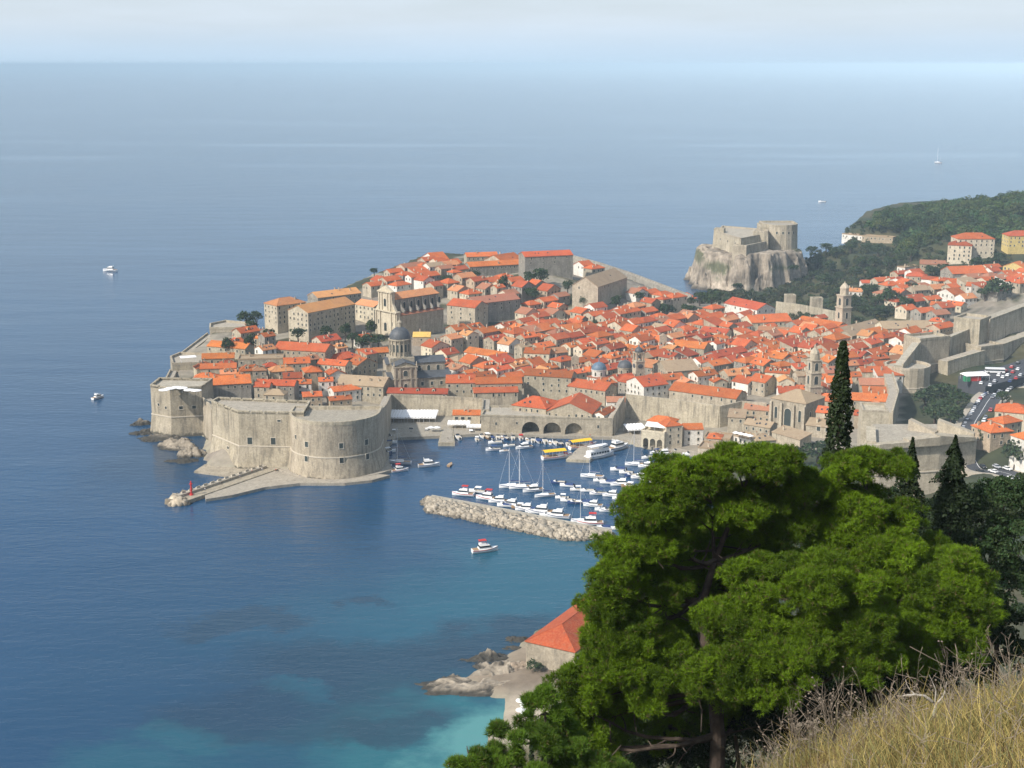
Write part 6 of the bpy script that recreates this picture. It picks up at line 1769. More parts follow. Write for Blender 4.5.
PROTO = {'m': motorboat(None), 'mb': motorboat('blue'), 'mw': motorboat('white'), 'mr': motorboat('red'), 'mc': motorboat('cover'), 'mn': motorboat(None, 'blue_canvas'), 'mt': motorboat('white', 'teak'), 'c': cruiser(), 'cr': cruiser(True), 's': sailboat(), 's2': sailboat(True),
         'd': rowboat(), 'db': rowboat('teak'), 't': tourboat(), 'f': ferry()}
USED = set()
KIND = {'m': ('white open motorboat', 'motorboat'), 'mb': ('white motorboat with a dark blue canopy', 'motorboat'), 'mw': ('white motorboat with a white sun canopy', 'motorboat'), 'mr': ('white motorboat with a red canopy', 'motorboat'), 'mc': ('white motorboat under a blue cover', 'motorboat'), 'mn': ('navy hulled motorboat', 'motorboat'), 'mt': ('brown hulled motorboat with a white canopy', 'motorboat'),
        'c': ('white cabin cruiser', 'cabin cruiser'), 'cr': ('white cabin cruiser with a red canopy', 'cabin cruiser'), 's': ('bare masted sailboat', 'sailboat'), 's2': ('two masted sailboat', 'sailboat'), 'd': ('small white dinghy', 'dinghy'), 'db': ('small wooden dinghy', 'dinghy'), 't': ('tour boat with a bright yellow canopy', 'tour boat'), 'f': ('white two deck passenger ferry', 'ferry')}
def boat(kind, px, py, hd, sc=1.0, label=None, group='boats moored in the old harbour'):
    p = W(px, py, 0.25)
    o = PROTO[kind] if kind not in USED else copy_tree(PROTO[kind])
    USED.add(kind)
    o.location = (p.x, p.y, 0.0); o.rotation_euler = (0, 0, R(hd)); o.scale = (sc * 1.08, sc * 1.12, sc * 1.25)
    return tag(o, label or KIND[kind][0], KIND[kind][1], group)
BR = random.Random(9)
def row(desc, items, hd, jit=8):
    n = len(items)
    kinds = [i[0] for i in items]
    for i, (k, px, py, *sc) in enumerate(items):
        tot = kinds.count(k); idx = kinds[:i + 1].count(k) - 1
        pre = KIND[k][0]
        lab = f"{pre} {desc}" if tot == 1 else f"{pre}, {('leftmost' if idx == 0 else 'rightmost' if idx == tot - 1 else ORD[idx] + ' from left')} such {desc}"
        boat(k, px, py, hd + BR.uniform(-jit, jit), sc[0] if sc else BR.uniform(.85, 1.1), lab)
row('moored along the stone breakwater', [('cr', 463, 495), ('mw', 477, 492), ('cr', 487, 499), ('c', 499, 502), ('mc', 505, 506), ('c', 511, 506), ('mt', 519, 508), ('c', 526, 510), ('mb', 532, 512), ('c', 541, 513), ('m', 548, 516), ('c', 557, 517)], 168)
row('beside the breakwater end near the pine', [('s', 583, 522), ('cr', 590, 524), ('mc', 604, 528), ('m', 618, 529)], 175)
row('anchored in the middle of the harbour', [('s2', 512, 487), ('s', 522, 488, 1.05), ('c', 533, 491, .9), ('s', 545, 496)], 190)
row('in the upper left jetty row', [('mn', 558, 483), ('mc', 567, 486), ('mw', 577, 490), ('m', 587, 491), ('mb', 598, 494), ('c', 612, 496, .8), ('m', 619, 499)], 172)
row('in the lower left jetty row', [('mw', 562, 498), ('m', 568, 501), ('mn', 575, 503), ('mc', 584, 503), ('c', 593, 506, .8), ('m', 602, 510), ('mb', 608, 511)], 172)
row('in the long middle jetty row', [('s', 592, 477), ('m', 600, 481), ('mc', 608, 483), ('c', 621, 485, .9), ('mt', 629, 487), ('mw', 637, 490), ('m', 645, 489), ('m', 650, 493)], 170)
row('in the upper right jetty row', [('mc', 618, 470), ('m', 626, 473), ('mn', 632, 476), ('c', 640, 478, .8), ('mb', 648, 480), ('m', 656, 483), ('m', 664, 485)], 172)
row('behind the upper right jetty row', [('s', 636, 465, .95), ('c', 647, 467, .8), ('mt', 658, 471), ('mc', 668, 466), ('m', 676, 467), ('mw', 684, 470)], 170)
row('close to the quay house arcade', [('m', 648, 458), ('mb', 656, 453), ('c', 664, 454, .75), ('d', 669, 455), ('mn', 677, 452), ('m', 690, 455), ('mc', 685, 461), ('d', 660, 463)], 185, 20)
row('along the quay before the arches', [('mw', 477, 440), ('m', 482, 437), ('mt', 487, 437.5), ('mc', 492, 438), ('m', 498, 438), ('d', 502, 438), ('mn', 506, 438.5), ('mr', 521, 438.5), ('m', 513, 438.5), ('d', 527, 440), ('m', 533, 441), ('mc', 538, 441.5), ('m', 545, 442), ('d', 550, 443), ('m', 555, 443.5), ('mn', 561, 444), ('mb', 568, 444.5)], 100, 14)
row('floating off the arched quay', [('m', 495, 443), ('mb', 493, 450), ('m', 509, 446), ('d', 504, 451), ('c', 524, 448, .85)], 200, 15)
row('beside the awning quay', [('mw', 394, 433), ('m', 411, 432), ('d', 418, 432), ('c', 427, 432, .7), ('m', 458, 438), ('mw', 471, 434)], 95, 12)
row('below the round bastion flank', [('m', 388, 438), ('mc', 390, 443), ('m', 384, 445), ('mw', 389, 452), ('mn', 385, 454), ('d', 387, 466), ('m', 391, 470), ('cr', 400, 471, .8)], 20, 14)
boat('s', 400, 463, 170, 1.0, 'single sailboat lying right of the round bastion')
boat('c', 429, 466, 15, 1.0, 'white cabin cruiser alone in the harbour entrance')
boat('db', 450, 465, 75, 1.1, 'small dark dinghy alone right of the white cruiser')
boat('t', 557, 458, 20, 1.12, 'yellow canopied tour boat, the left of two'); boat('t', 583, 447.5, 25, 1.1, 'yellow canopied tour boat against the quay, the right of two')
boat('f', 600, 457, 35, .85, 'white two deck passenger ferry beside the wide pier'); boat('c', 618, 449, 40, 1.3, 'big white cruiser behind the passenger ferry')
boat('cr', 485, 551, 18, 1.0, 'lone white cruiser with red trim crossing the open water', None)
boat('c', 110, 271, 170, 1.3, 'lone white cruiser far out on the open sea at left', None)
boat('c', 98, 398, 60, .8, 'small white boat heading away left of the sea tower', None)
boat('s', 938, 163, 120, 1.6, 'far sailboat on the open sea beyond the wooded cape', None)
boat('m', 822, 202, 170, 1.4, 'tiny far motorboat beyond the fortress', None)
for k, o in PROTO.items():
    if k not in USED: print('unused proto', k)

# ------------------------------------------------------------------ awnings, parasols, quayside clutter
def awning(label, c, w, d, z, rz, slope=.15):
    t = empty('white_awning', (c[0], c[1], 1.5), rz, label, 'awning', 'white awnings on the quay')
    b = MB(); hw, hd = w / 2, d / 2
    n = 6
    for k in range(n):
        x0, x1 = -hw + w * k / n, -hw + w * (k + 1) / n; xm = (x0 + x1) / 2
        for a, b_, za, zb in ((x0, xm, 0, .25), (xm, x1, .25, 0)):
            b.face([(a, -hd, z + za - slope * d), (b_, -hd, z + zb - slope * d), (b_, hd, z + zb), (a, hd, z + za)])
            b.face([(a, hd, z + za - .05), (b_, hd, z + zb - .05), (b_, -hd, z + zb - slope * d - .05), (a, -hd, z + za - slope * d - .05)])
    b.box(0, -hd, z - slope * d - .5, w, .05, .5); b.build('canvas', M['canvas'], t)
    for k in range(4):
        for s in (-1, 1):
            b = MB(); b.tube([(-hw + .3 + (w - .6) * k / 3, s * (hd - .2), -.2), (-hw + .3 + (w - .6) * k / 3, s * (hd - .2), z - (slope * d if s < 0 else 0))], .06, 5); b.build('post', M['metal'], t)
for i, (px, w, lb) in enumerate(((398, 9.2, 'white awning nearest the round bastion in the quayside line'), (412, 10.5, 'white awning second from the left in the quayside line'), (428, 10, 'white awning third from the left in the quayside line'))):
    p = W(px, 415, 4.2); awning(lb, (p.x, p.y), w, 13, 4.0, R(-4), .09)
p = W(459, 423, 4); awning('lower white awning in front of the small cafe house', (p.x, p.y), 12, 5, 3.2, R(-2)); p = W(479, 426, 4); awning('narrow white awning right of the small cafe house', (p.x, p.y), 13, 3.4, 3.0, R(-3))
p = W(635, 427, 4.5); awning('tilted white awning beside the return wall of the arsenal', (p.x, p.y), 10.5, 8, 3.8, R(14))
def parasol(x, y, z, r_, label, group, col='canvas'):
    t = empty('parasol', (x, y, z), 0, label, 'parasol', group)
    b = MB(); b.tube([(0, 0, -.3), (0, 0, 2.7)], .05, 5); b.build('pole', M['metal'], t)
    b = MB(); b.lathe([(r_, 2.15), (r_ * 1.01, 2.3), (r_ * .5, 2.65), (.05, 2.95)], n=8); b.build('canopy', M[col], t)
for i, (px, py, lb) in enumerate(((164, 387, 'first from left'), (170, 385.5, 'second from left'), (176, 384.5, 'third from left'), (182, 385, 'fourth from left'), (189, 387, 'fifth from left'), (196, 387.5, 'rightmost'))):
    p = W(px, py + 2, 27.5); parasol(p.x, p.y, 24.8, 2.9, f'white parasol on the sea tower top, {lb}', 'parasols on the sea tower')
for i, (px, py, lb) in enumerate(((431, 427, 'left one of two on the awning quay'), (437, 427, 'right one of two on the awning quay'))):
    p = W(px, py, 4); parasol(p.x, p.y, 1.5, 1.9, f'small white parasol, {lb}', 'parasols on the quay')
for i, (px, py, lb) in enumerate(((521, 699, 'topmost'), (525, 704, 'second from top'), (521, 709, 'third from top'), (526, 713, 'lowest'))):
    p = W(px, py, 4); g_ = tz(p.x, p.y); parasol(p.x, p.y, g_, 1.6, f'white beach parasol on the small beach, {lb}', 'beach parasols')
for i, (px, py, lb) in enumerate(((736, 433, 'leftmost'), (741, 434, 'second'), (746, 435, 'third'), (750, 436, 'rightmost'))):
    p = W(px, py, 14.5); parasol(p.x, p.y, 12.4, 1.7, f'white parasol on the terrace restaurant roof, {lb}', 'parasols on the terrace')
t_p = W(188, 357, 27)
awning_p = empty('white_canopy', (t_p.x, t_p.y, 24.6), R(20), 'white canopy standing on the sloping sea bastion', 'canopy')
b = MB(); b.prism([(-4.5, -3), (4.5, -3), (4.5, 3), (-4.5, 3)], 2.6, 2.8, top=[(-3, -2), (3, -2), (3, 2), (-3, 2)]); b.build('canvas', M['canvas'], awning_p)
for x in (-4, 4):
    for y in (-2.6, 2.6):
        b = MB(); b.tube([(x, y, -.2), (x, y, 2.65)], .06, 5); b.build('post', M['metal'], awning_p)

# ------------------------------------------------------------------ road and cars
RC = [(1075, 376), (1040, 381), (1016, 384), (1000, 389), (988, 401), (977, 418), (969, 436), (969, 450), (983, 461), (1004, 472), (1030, 484), (1060, 500)]
RP = []
for px, py in RC:
    z = 20.
    for _ in range(10): p = W(px, py, z); z = tz(p.x, p.y) + .4
    RP.append(Vector((p.x, p.y)))
def smooth_path(P, k=3):
    for _ in range(k):
        Q = [P[0]]
        for a, b_ in zip(P[:-1], P[1:]): Q += [a.lerp(b_, .25), a.lerp(b_, .75)]
        P = Q + [P[-1]]
    return P
RS = smooth_path(RP)
def ribbon(name, path, o0, o1, dz, mat, kind='structure'):
    b = MB(); L_ = []
    for i, p in enumerate(path):
        d = (path[min(i + 1, len(path) - 1)] - path[max(i - 1, 0)]).normalized(); n_ = Vector((-d.y, d.x))
        zc = tz(p.x, p.y) + .4
        a, c = p + n_ * o0, p + n_ * o1
        L_.append([(a.x, a.y, zc + dz), (c.x, c.y, zc + dz), (c.x, c.y, zc - 2.5), (a.x, a.y, zc - 2.5)])
    b.loft(L_); return tag(b.build(name, M[mat]), kind=kind)
ribbon('road', RS, -5.5, 5.5, 0, 'asphalt'); ribbon('pavement', RS, 5.6, 8.6, .14, 'paving'); ribbon('pavement', RS, -8.5, -5.6, .14, 'paving')
ribbon('road_marking', RS, -.1, .1, .006, 'paint')
pk = [Vector(W(px, py, 19).xy) for px, py in ((958, 382), (978, 376), (1000, 372), (1030, 362), (1060, 372), (1010, 386), (985, 392))]
zpk = max(tz(v.x, v.y) for v in pk) * .6 + min(tz(v.x, v.y) for v in pk) * .4
b = MB(); b.prism(ccw([tuple(v) for v in pk]), -3, zpk + .3); tag(b.build('parking_pavement', M['asphalt']), kind='structure')
CARCOL = {'white': (.75, .75, .74), 'silver': (.42, .43, .45), 'black': (.02, .02, .022), 'red': (.42, .03, .03), 'dark blue': (.03, .05, .14), 'grey': (.18, .18, .19)}
for k, v in CARCOL.items(): M['car_' + k] = plain_mat('car_paint_' + k.replace(' ', '_'), v, .3, .5, .03, metal=.0)
def car_mesh(col, van=False):
    mb = MB(); L, B = (5.2, 1.95) if van else (4.2, 1.75)
    hull = [(-L / 2, .35), (L / 2 - .1, .35), (L / 2, .6), (L / 2 - .1, .85), (L * .26, .95), (-L * .46, 1.0), (-L / 2, .8)]
    mb.extrude_profile(hull, (0, -B / 2, 0), (1, 0, 0), (0, 0, 1), (0, 1, 0), B, 0)
    if van: lo = (-L / 2 + .05, L * .30, .97, 2.05)
    else: lo = (-L * .42, L * .20, .97, 1.45)
    trap(mb, lo[0], lo[1], B / 2 - .08, B / 2 - .08, lo[2], lo[3] - .1, .6, .3, 1, .86)
    trap(mb, lo[0] + .28, lo[1] - .55, B / 2 * .8, B / 2 * .8, lo[3] - .098, lo[3], .1, .05, 0, .95)
    for x in (-L * .3, L * .31):
        for s in (-1, 1): mb.extrude_profile([(.33 * math.cos(a), .33 + .33 * math.sin(a)) for a in np.linspace(0, 2 * math.pi, 10, endpoint=False)], (x, s * (B / 2 + .02), 0), (1, 0, 0), (0, 0, 1), (0, -s, 0), .22, 2)
    for s in (-.6, .6): mb.box(L / 2 - .03, s, .62, .08, .35, .14, 0, 3)
    return mb.mesh('parked_car', [M['car_' + col], M['glass'], M['rubber'], M['white_paint']])
CARM = {c: car_mesh(c) for c in CARCOL}; VANM = car_mesh('white', True)
CR_ = random.Random(21); ncar = {}
def place_car(x, y, rz, row_, z=None, col=None, van=False):
    col = col or CR_.choices(list(CARCOL), (30, 24, 16, 10, 10, 10))[0]
    z = z if z is not None else tz(x, y) + .41
    o = link('parked_van' if van else 'parked_car', VANM if van else CARM[col], None, (x, y, z), rz)
    k = (row_, col, van); ncar[k] = ncar.get(k, 0) + 1
    kind = 'van' if van else 'car'
    return tag(o, f"{col} parked {kind} {row_}, {ORD[min(17, ncar[k] - 1)]} from the far end", kind, 'cars parked along the road')
acc = 0; last = RS[0]
for i in range(1, len(RS)):
    d = RS[i] - RS[i - 1]; L = d.length; u = d.normalized(); n_ = Vector((-u.y, u.x)); s = 0
    while acc + L - s >= 6.1:
        s += 6.1 - acc if acc else 6.1
        if s > L: break
        acc = 0
        p = RS[i - 1] + u * s; q = pix((p.x, p.y, 21))
        if q[0] > 1024 or q[1] > 485 or (q[1] > 450 and CR_.random() < .6): continue
        if CR_.random() < .93: place_car(*(p - n_ * 4.2), math.atan2(u.y, u.x) + math.pi, 'on the moat side of the road')
        if CR_.random() < .35: place_car(*(p + n_ * 4.3), math.atan2(u.y, u.x), 'on the house side of the road')
        if CR_.random() < .25: place_car(*(p + n_ * .9), math.atan2(u.y, u.x), 'driving in the road middle')
    acc = max(0, acc + L - s) if s <= L else acc + L
for i, (px, py) in enumerate(((1003, 377), (1008, 375), (1013, 372), (1018, 369), (1010, 381), (1016, 378), (1021, 375), (1006, 371), (1012, 367), (1018, 363), (999, 375), (995, 381), (990, 385), (986, 379), (981, 383))):
    p = W(px, py, zpk + .8); place_car(p.x, p.y, R(60 + CR_.uniform(-8, 8)), 'on the ground below the wall', zpk + .31)
p = W(995, 370, zpk + 2); 
def bus():
    t = empty('white_bus', (p.x, p.y, zpk + .31), R(-8), 'white bus standing below the shaded wall', 'bus')
    b = MB(); b.box(0, 0, .4, 10.5, 2.5, 1.0); b.box(0, 0, 2.3, 10.5, 2.5, .7, 0, 0, .97); b.build('body', M['car_white'], t)
    b = MB(); b.box(0, 0, 1.4, 10.4, 2.44, .9); b.build('window_band', M['glass'], t)
    for x in (-3.4, 3.2):
        for s in (-1, 1):
            w = MB(); w.lathe([(.48, 0), (.48, .3)], n=12); o = w.build('wheel', M['rubber'], t, (x, s * 1.12 + .15, .48)); o.rotation_euler = (math.pi / 2, 0, 0)
bus()
p = W(975, 374, zpk + 3.5)
t = empty('market_stall', (p.x, p.y, zpk + .31), R(10), 'cream tented market stall with green and red sides below the wall', 'market stall')
b = MB(); b.prism([(-7, -4), (7, -4), (7, 4), (-7, 4)], 3.0, 4.4, top=[(-5, -.5), (5, -.5), (5, .5), (-5, .5)], cap_bottom=True); b.build('roof', M['canvas'], t)
b = MB(); b.box(-1, -2.5, 0, 6, 1.5, 2.4); b.build('counter', M['red_canvas'], t)
M['green_canvas'] = plain_mat('green_canvas', (.03, .22, .10), .7)
b = MB(); b.box(-6, -2.5, 0, 3.2, 2.5, 2.6); b.build('kiosk', M['green_canvas'], t)
for x in (-6.6, 0, 6.6):
    for y in (-3.7, 3.7):
        b = MB(); b.tube([(x, y, 0), (x, y, 3.05)], .08, 5); b.build('post', M['metal'], t)

# ------------------------------------------------------------------ people: one continuous skinned body each
def person_mesh(name, cloth, legs, walk=.0):
    me = bpy.data.meshes.new(name)
    s = walk
    vs = [(0, 0, .95), (0, 0, 1.2), (0, 0, 1.42), (0, 0, 1.52), (0, -.01, 1.66),
          (.10, 0, .90), (.11, -s * .5, .5), (.11, s * .1 - s * .6, .06), (.11, -.14 - s * .5, .03),
          (-.10, 0, .90), (-.11, s * .4, .5), (-.11, s, .06), (-.11, s - .14, .03),
          (.19, 0, 1.40), (.25, s * .4, 1.12), (.26, s * .2 - .08, .86), (-.19, 0, 1.40), (-.25, -s * .4, 1.12), (-.26, -s * .5 - .06, .86)]
    es = [(0, 1), (1, 2), (2, 3), (3, 4), (0, 5), (5, 6), (6, 7), (7, 8), (0, 9), (9, 10), (10, 11), (11, 12), (2, 13), (13, 14), (14, 15), (2, 16), (16, 17), (17, 18)]
    me.from_pydata(vs, es, [])
    ob = bpy.data.objects.new(name, me); COL.objects.link(ob)
    ob.modifiers.new('skin', 'SKIN'); ob.modifiers.new('sub', 'SUBSURF').levels = 1
    rr = [.15, .15, .15, .055, .105, .09, .07, .045, .035, .09, .07, .045, .035, .06, .045, .035, .06, .045, .035]
    sk = me.skin_vertices[0].data
    for v, r_ in zip(sk, rr): v.radius = (r_, r_ * .8)
    sk[0].use_root = True
    dg = bpy.context.evaluated_depsgraph_get()
    m2 = bpy.data.meshes.new_from_object(ob.evaluated_get(dg))
    bpy.data.objects.remove(ob)
    m2.materials.clear()
    for m in (M['skin'], M[cloth], M[legs]): m2.materials.append(m)
    for f in m2.polygons:
        z = sum(m2.vertices[i].co.z for i in f.vertices) / len(f.vertices); x = abs(sum(m2.vertices[i].co.x for i in f.vertices) / len(f.vertices))
        f.material_index = 2 if z < .95 and x < .22 and z > .12 else (1 if .9 < z < 1.46 and (x < .22 or z > 1.12) else 0)
    return m2
PM = {('white', 'dark'): person_mesh('person', 'white_paint', 'blue_canvas', .12), ('red', 'dark'): person_mesh('person', 'red_canvas', 'rubber', .2), ('blue', 'pale'): person_mesh('person', 'blue_canvas', 'trim', .05), ('black', 'dark'): person_mesh('person', 'rubber', 'shutter', .16)}
pls = [(262, 471, 1.5, 'near the bastion end of the mole'), (252, 473, 2.9, 'a third of the way along the mole'), (240, 478, 2.9, 'near the middle of the mole'), (222, 485, 2.9, 'past the middle of the mole'), (205, 491, 2.9, 'near the red beacon'),
       (276, 472, 1.5, 'at the foot of the bastion corner'), (300, 478, 1.5, 'on the quay under the round bastion'), (505, 434, 1.5, 'on the quay left of the arches'), (512, 435, 1.5, 'close to the left arch'), (590, 437, 1.5, 'right of the arches'), (575, 455, 1.5, 'on the wide pier'), (448, 440, 2.0, 'on the short stone pier'), (470, 431, 1.5, 'by the lower awning'), (520, 411, 12.3, 'on the terrace above the arches'), (500, 409, 12.3, 'on the terrace left of the customs hall')]
pk_ = list(PM)
for i, (px, py, z, lb) in enumerate(pls):
    k = pk_[i % 4]; p = W(px, py, z)
    o = link('person', PM[k], None, (p.x, p.y, z), R((i * 77) % 360))
    tag(o, f"person in {k[0]} top and {k[1]} trousers {'walking' if i % 2 else 'standing'} {lb}", 'person')

# ------------------------------------------------------------------ foreground: pines, cypress, firs, bushes, dry bank
def lobe(px, py, dist, rx, ry):
    p = DD(px, py, dist); k = dist / FPX
    return (p.x, p.y, p.z, rx * k, rx * k * .9, ry * k)
def needles(r, lobes, sub_d, tuft_n, c_lo, c_hi, ln=.15, wd=.0115, clump_r=(.11, .20), blades=5, up=.5, puff_r=(.36, .66), n_clump=20):
    """pine foliage: lobes -> rounded clumps -> tufts of needles; returns verts, tris, colours and clump centres"""
    C = []; Rr = []; Mx = []
    for (cx, cy, cz, rx, ry, rz) in lobes:
        k = max(4, int(sub_d * (rx * ry + rx * rz + ry * rz)))
        v = r.normal(0, 1, (k, 3)); v /= np.linalg.norm(v, axis=1, keepdims=True)
        low = v[:, 2] < -.3
        v[low, 2] *= -.7
        sh = r.uniform(.55, 1.0, (k, 1)) ** .5
        S = np.array([cx, cy, cz]) + v * np.array([rx, ry, rz]) * sh     # puffs on the lobe
        sr = r.uniform(*puff_r, k)
        w = r.normal(0, 1, (k, n_clump, 3)); w[:, :, 2] += .55; w /= np.linalg.norm(w, axis=2, keepdims=True)
        C.append((S[:, None] + w * (sr[:, None, None] * r.uniform(.55, 1.0, (k, n_clump, 1)) ** .6) * np.array([1.15, 1.15, .85])).reshape(-1, 3))
        Rr.append(np.full(k * n_clump, 1.0) * r.uniform(*clump_r, k * n_clump)); Mx.append(np.repeat(r.uniform(0, 1, k), n_clump))
    C = np.concatenate(C); Rr = np.concatenate(Rr); Mx = np.concatenate(Mx); nc = len(C)
    T = tuft_n
    v = r.normal(0, 1, (nc, T, 3)); v[:, :, 2] += up; v /= np.linalg.norm(v, axis=2, keepdims=True)
    rad = (r.uniform(.3, 1.0, (nc, T, 1)) ** .5)
    P = C[:, None] + v * rad * Rr[:, None, None] * np.array([1.1, 1.1, .9])
    P = P.reshape(-1, 3); D_ = v.reshape(-1, 3)
    n = len(P)
    bl = r.normal(0, .75, (n, blades, 3)) + D_[:, None] * 1.0 + np.array([0, 0, .35]); bl /= np.linalg.norm(bl, axis=2, keepdims=True)
    side = np.cross(bl, r.normal(0, 1, bl.shape)); side /= np.linalg.norm(side, axis=2, keepdims=True) + 1e-9
    L = ln * r.uniform(.6, 1.25, (n, blades, 1))
    b0 = P[:, None] - side * wd; b1 = P[:, None] + side * wd; tip = P[:, None] + bl * L
    V = np.stack([b0, b1, tip], 2).reshape(-1, 3)
    Fq = np.arange(len(V)).reshape(-1, 3)
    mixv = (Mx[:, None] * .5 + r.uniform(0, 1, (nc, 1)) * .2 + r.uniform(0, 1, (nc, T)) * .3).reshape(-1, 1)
    mixv = np.clip(mixv * (0.35 + .65 * rad.reshape(-1, 1)), 0, 1)  # inner needles tinted older and darker, with clump shade put into the colour
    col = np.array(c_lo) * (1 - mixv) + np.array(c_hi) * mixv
    dull = r.uniform(0, 1, len(col)) < .06; col[dull] = np.array([.16, .13, .05]) * r.uniform(.6, 1.2, (dull.sum(), 1))
    col = np.repeat(col, blades * 3, 0)
    return V, Fq, col, C
def limb(mb, a, b, r0, r1, r, sag=.12, seg=7):
    a = np.array(a); b = np.array(b); pts = []
    L = np.linalg.norm(b - a); off = r.normal(0, .06 * L, 3)
    for i in range(seg + 1):
        t = i / seg
        p = a + (b - a) * t + off * math.sin(math.pi * t) + np.array([0, 0, -sag * L]) * math.sin(math.pi * t) + r.normal(0, .012 * L, 3)
        pts.append(tuple(p))
    mb.tube(pts, [r0 + (r1 - r0) * i / seg for i in range(seg + 1)], 7)
    return pts
def pine(label, foot_px, foot_d, spine, lobes, seed, dens=3.4, tuft=46, c_lo=(.036, .064, .007), c_hi=(.225, .345, .012), name='pine_tree', tr=.30, twigs=0, **k):
    r = np.random.default_rng(seed)
    f = DD(foot_px, 768, foot_d); gz = tz(f.x, f.y)
    t = empty(name, (f.x, f.y, gz), 0, label, 'tree')
    o = np.array([f.x, f.y, gz])
    sp = [np.array([f.x, f.y, gz - .5])] + [np.array(DD(*q)) for q in spine]
    mb = MB(); n = len(sp)
    sps = [Vector(p - o) for p in sp]
    mb.tube(sps, [tr * (1 - .78 * i / (n - 1)) for i in range(n)], 12); mb.build('trunk', M['bark'], t)
    for lb in lobes:
        c = np.array(lb[:3]); j = int(np.argmin([np.linalg.norm(c - p) + (3 if p[2] > c[2] else 0) for p in sp[1:]])) + 1
        br_ = MB(); pts = limb(br_, sp[j] - o, c - o, tr * .32, .03, r)
        for _ in range(4 + twigs):
            q = pts[r.integers(2, len(pts))]; e = np.array(q) + r.normal(0, .5, 3) * np.array(lb[3:]) + np.array([0, 0, .1]); limb(br_, q, e, .035, .01, r, 0, 4)
        br_.build('branch', M['bark'], t)
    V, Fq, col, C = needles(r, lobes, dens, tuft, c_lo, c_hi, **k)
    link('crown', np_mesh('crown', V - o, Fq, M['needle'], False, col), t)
    return t
A_L = [lobe(*q) for q in ((700, 545, 51, 72, 36), (765, 575, 51, 60, 40), (705, 625, 51, 72, 46), (745, 655, 43.3, 46, 26), (690, 690, 43.5, 46, 28), (765, 690, 43, 44, 24), (690, 640, 49, 60, 40), (660, 720, 47, 60, 34), (740, 700, 48.5, 60, 30), (690, 560, 49.5, 60, 34), (690, 486, 46.5, 44, 24), (748, 474, 47, 50, 24), (655, 515, 46, 38, 24), (712, 516, 47, 58, 26), (785, 500, 48, 36, 30), (770, 535, 48, 44, 26), (640, 548, 46, 44, 22),
                               (612, 586, 45, 34, 24), (618, 606, 44.8, 34, 24), (626, 640, 44.6, 34, 28), (612, 672, 44.2, 38, 30), (590, 712, 43.8, 36, 28), (572, 745, 43.6, 36, 26), (655, 665, 45, 40, 26), (650, 590, 46.5, 40, 20), (618, 645, 44.5, 32, 26), (584, 695, 44, 28, 26), (590, 748, 44, 40, 30), (625, 690, 44, 44, 32), (640, 640, 45.5, 36, 20),
                               (770, 590, 44, 48, 26), (825, 590, 43, 46, 26), (748, 628, 43.5, 44, 26), (845, 628, 43, 44, 26), (795, 650, 42.8, 56, 26), (735, 672, 43, 40, 22), (860, 660, 43, 44, 20), (705, 575, 48.5, 50, 30))]
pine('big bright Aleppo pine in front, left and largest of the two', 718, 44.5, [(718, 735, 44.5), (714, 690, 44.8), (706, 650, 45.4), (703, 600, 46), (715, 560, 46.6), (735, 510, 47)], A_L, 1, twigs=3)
B_L = [lobe(*q) for q in ((890, 655, 45.5, 46, 26), (940, 648, 45.2, 40, 24), (850, 600, 50, 70, 40), (930, 600, 50, 60, 40), (850, 570, 51, 50, 40), (868, 474, 49, 46, 18), (826, 500, 49, 40, 22), (886, 520, 49, 30, 16), (860, 520, 48.5, 50, 26), (812, 540, 48.5, 36, 22), (920, 562, 48, 38, 20), (870, 556, 47.5, 52, 26), (948, 580, 46.5, 38, 26), (900, 590, 46.5, 50, 26), (962, 612, 45.5, 32, 24), (915, 628, 45.5, 44, 24))]
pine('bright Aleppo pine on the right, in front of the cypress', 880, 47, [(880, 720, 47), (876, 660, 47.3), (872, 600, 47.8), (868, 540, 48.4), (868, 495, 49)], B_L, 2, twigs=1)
D_L = [lobe(*q) for q in ((545, 712, 36, 22, 24), (520, 742, 35.5, 34, 18), (470, 764, 35, 22, 12), (556, 748, 36, 36, 26), (500, 775, 35, 50, 18), (590, 770, 36, 40, 24))]
pine('light green young pine at the bottom, left of the big pine', 545, 35.5, [(545, 775, 35.5), (545, 740, 35.8), (545, 715, 36)], D_L, 3, dens=5.0, tuft=40, c_lo=(.05, .09, .014), c_hi=(.15, .26, .022), name='young_pine', tr=.12, clump_r=(.08, .15), puff_r=(.16, .3), n_clump=12, ln=.16, up=.9)

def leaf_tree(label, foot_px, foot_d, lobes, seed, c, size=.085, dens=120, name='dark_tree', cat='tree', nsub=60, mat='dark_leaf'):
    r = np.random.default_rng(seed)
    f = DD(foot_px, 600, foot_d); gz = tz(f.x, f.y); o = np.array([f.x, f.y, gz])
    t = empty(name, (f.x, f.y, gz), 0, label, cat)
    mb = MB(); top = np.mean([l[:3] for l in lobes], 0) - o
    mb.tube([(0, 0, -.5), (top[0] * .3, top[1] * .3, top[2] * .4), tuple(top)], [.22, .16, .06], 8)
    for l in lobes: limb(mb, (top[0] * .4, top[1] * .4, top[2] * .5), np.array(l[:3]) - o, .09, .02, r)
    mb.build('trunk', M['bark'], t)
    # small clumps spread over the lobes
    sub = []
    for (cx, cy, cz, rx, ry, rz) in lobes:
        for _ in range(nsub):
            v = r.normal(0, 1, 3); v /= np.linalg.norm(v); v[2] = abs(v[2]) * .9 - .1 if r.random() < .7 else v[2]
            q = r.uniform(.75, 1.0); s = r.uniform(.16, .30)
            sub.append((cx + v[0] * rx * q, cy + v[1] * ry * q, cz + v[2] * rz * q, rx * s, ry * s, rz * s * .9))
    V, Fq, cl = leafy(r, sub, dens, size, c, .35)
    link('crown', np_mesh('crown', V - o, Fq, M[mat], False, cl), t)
    return t
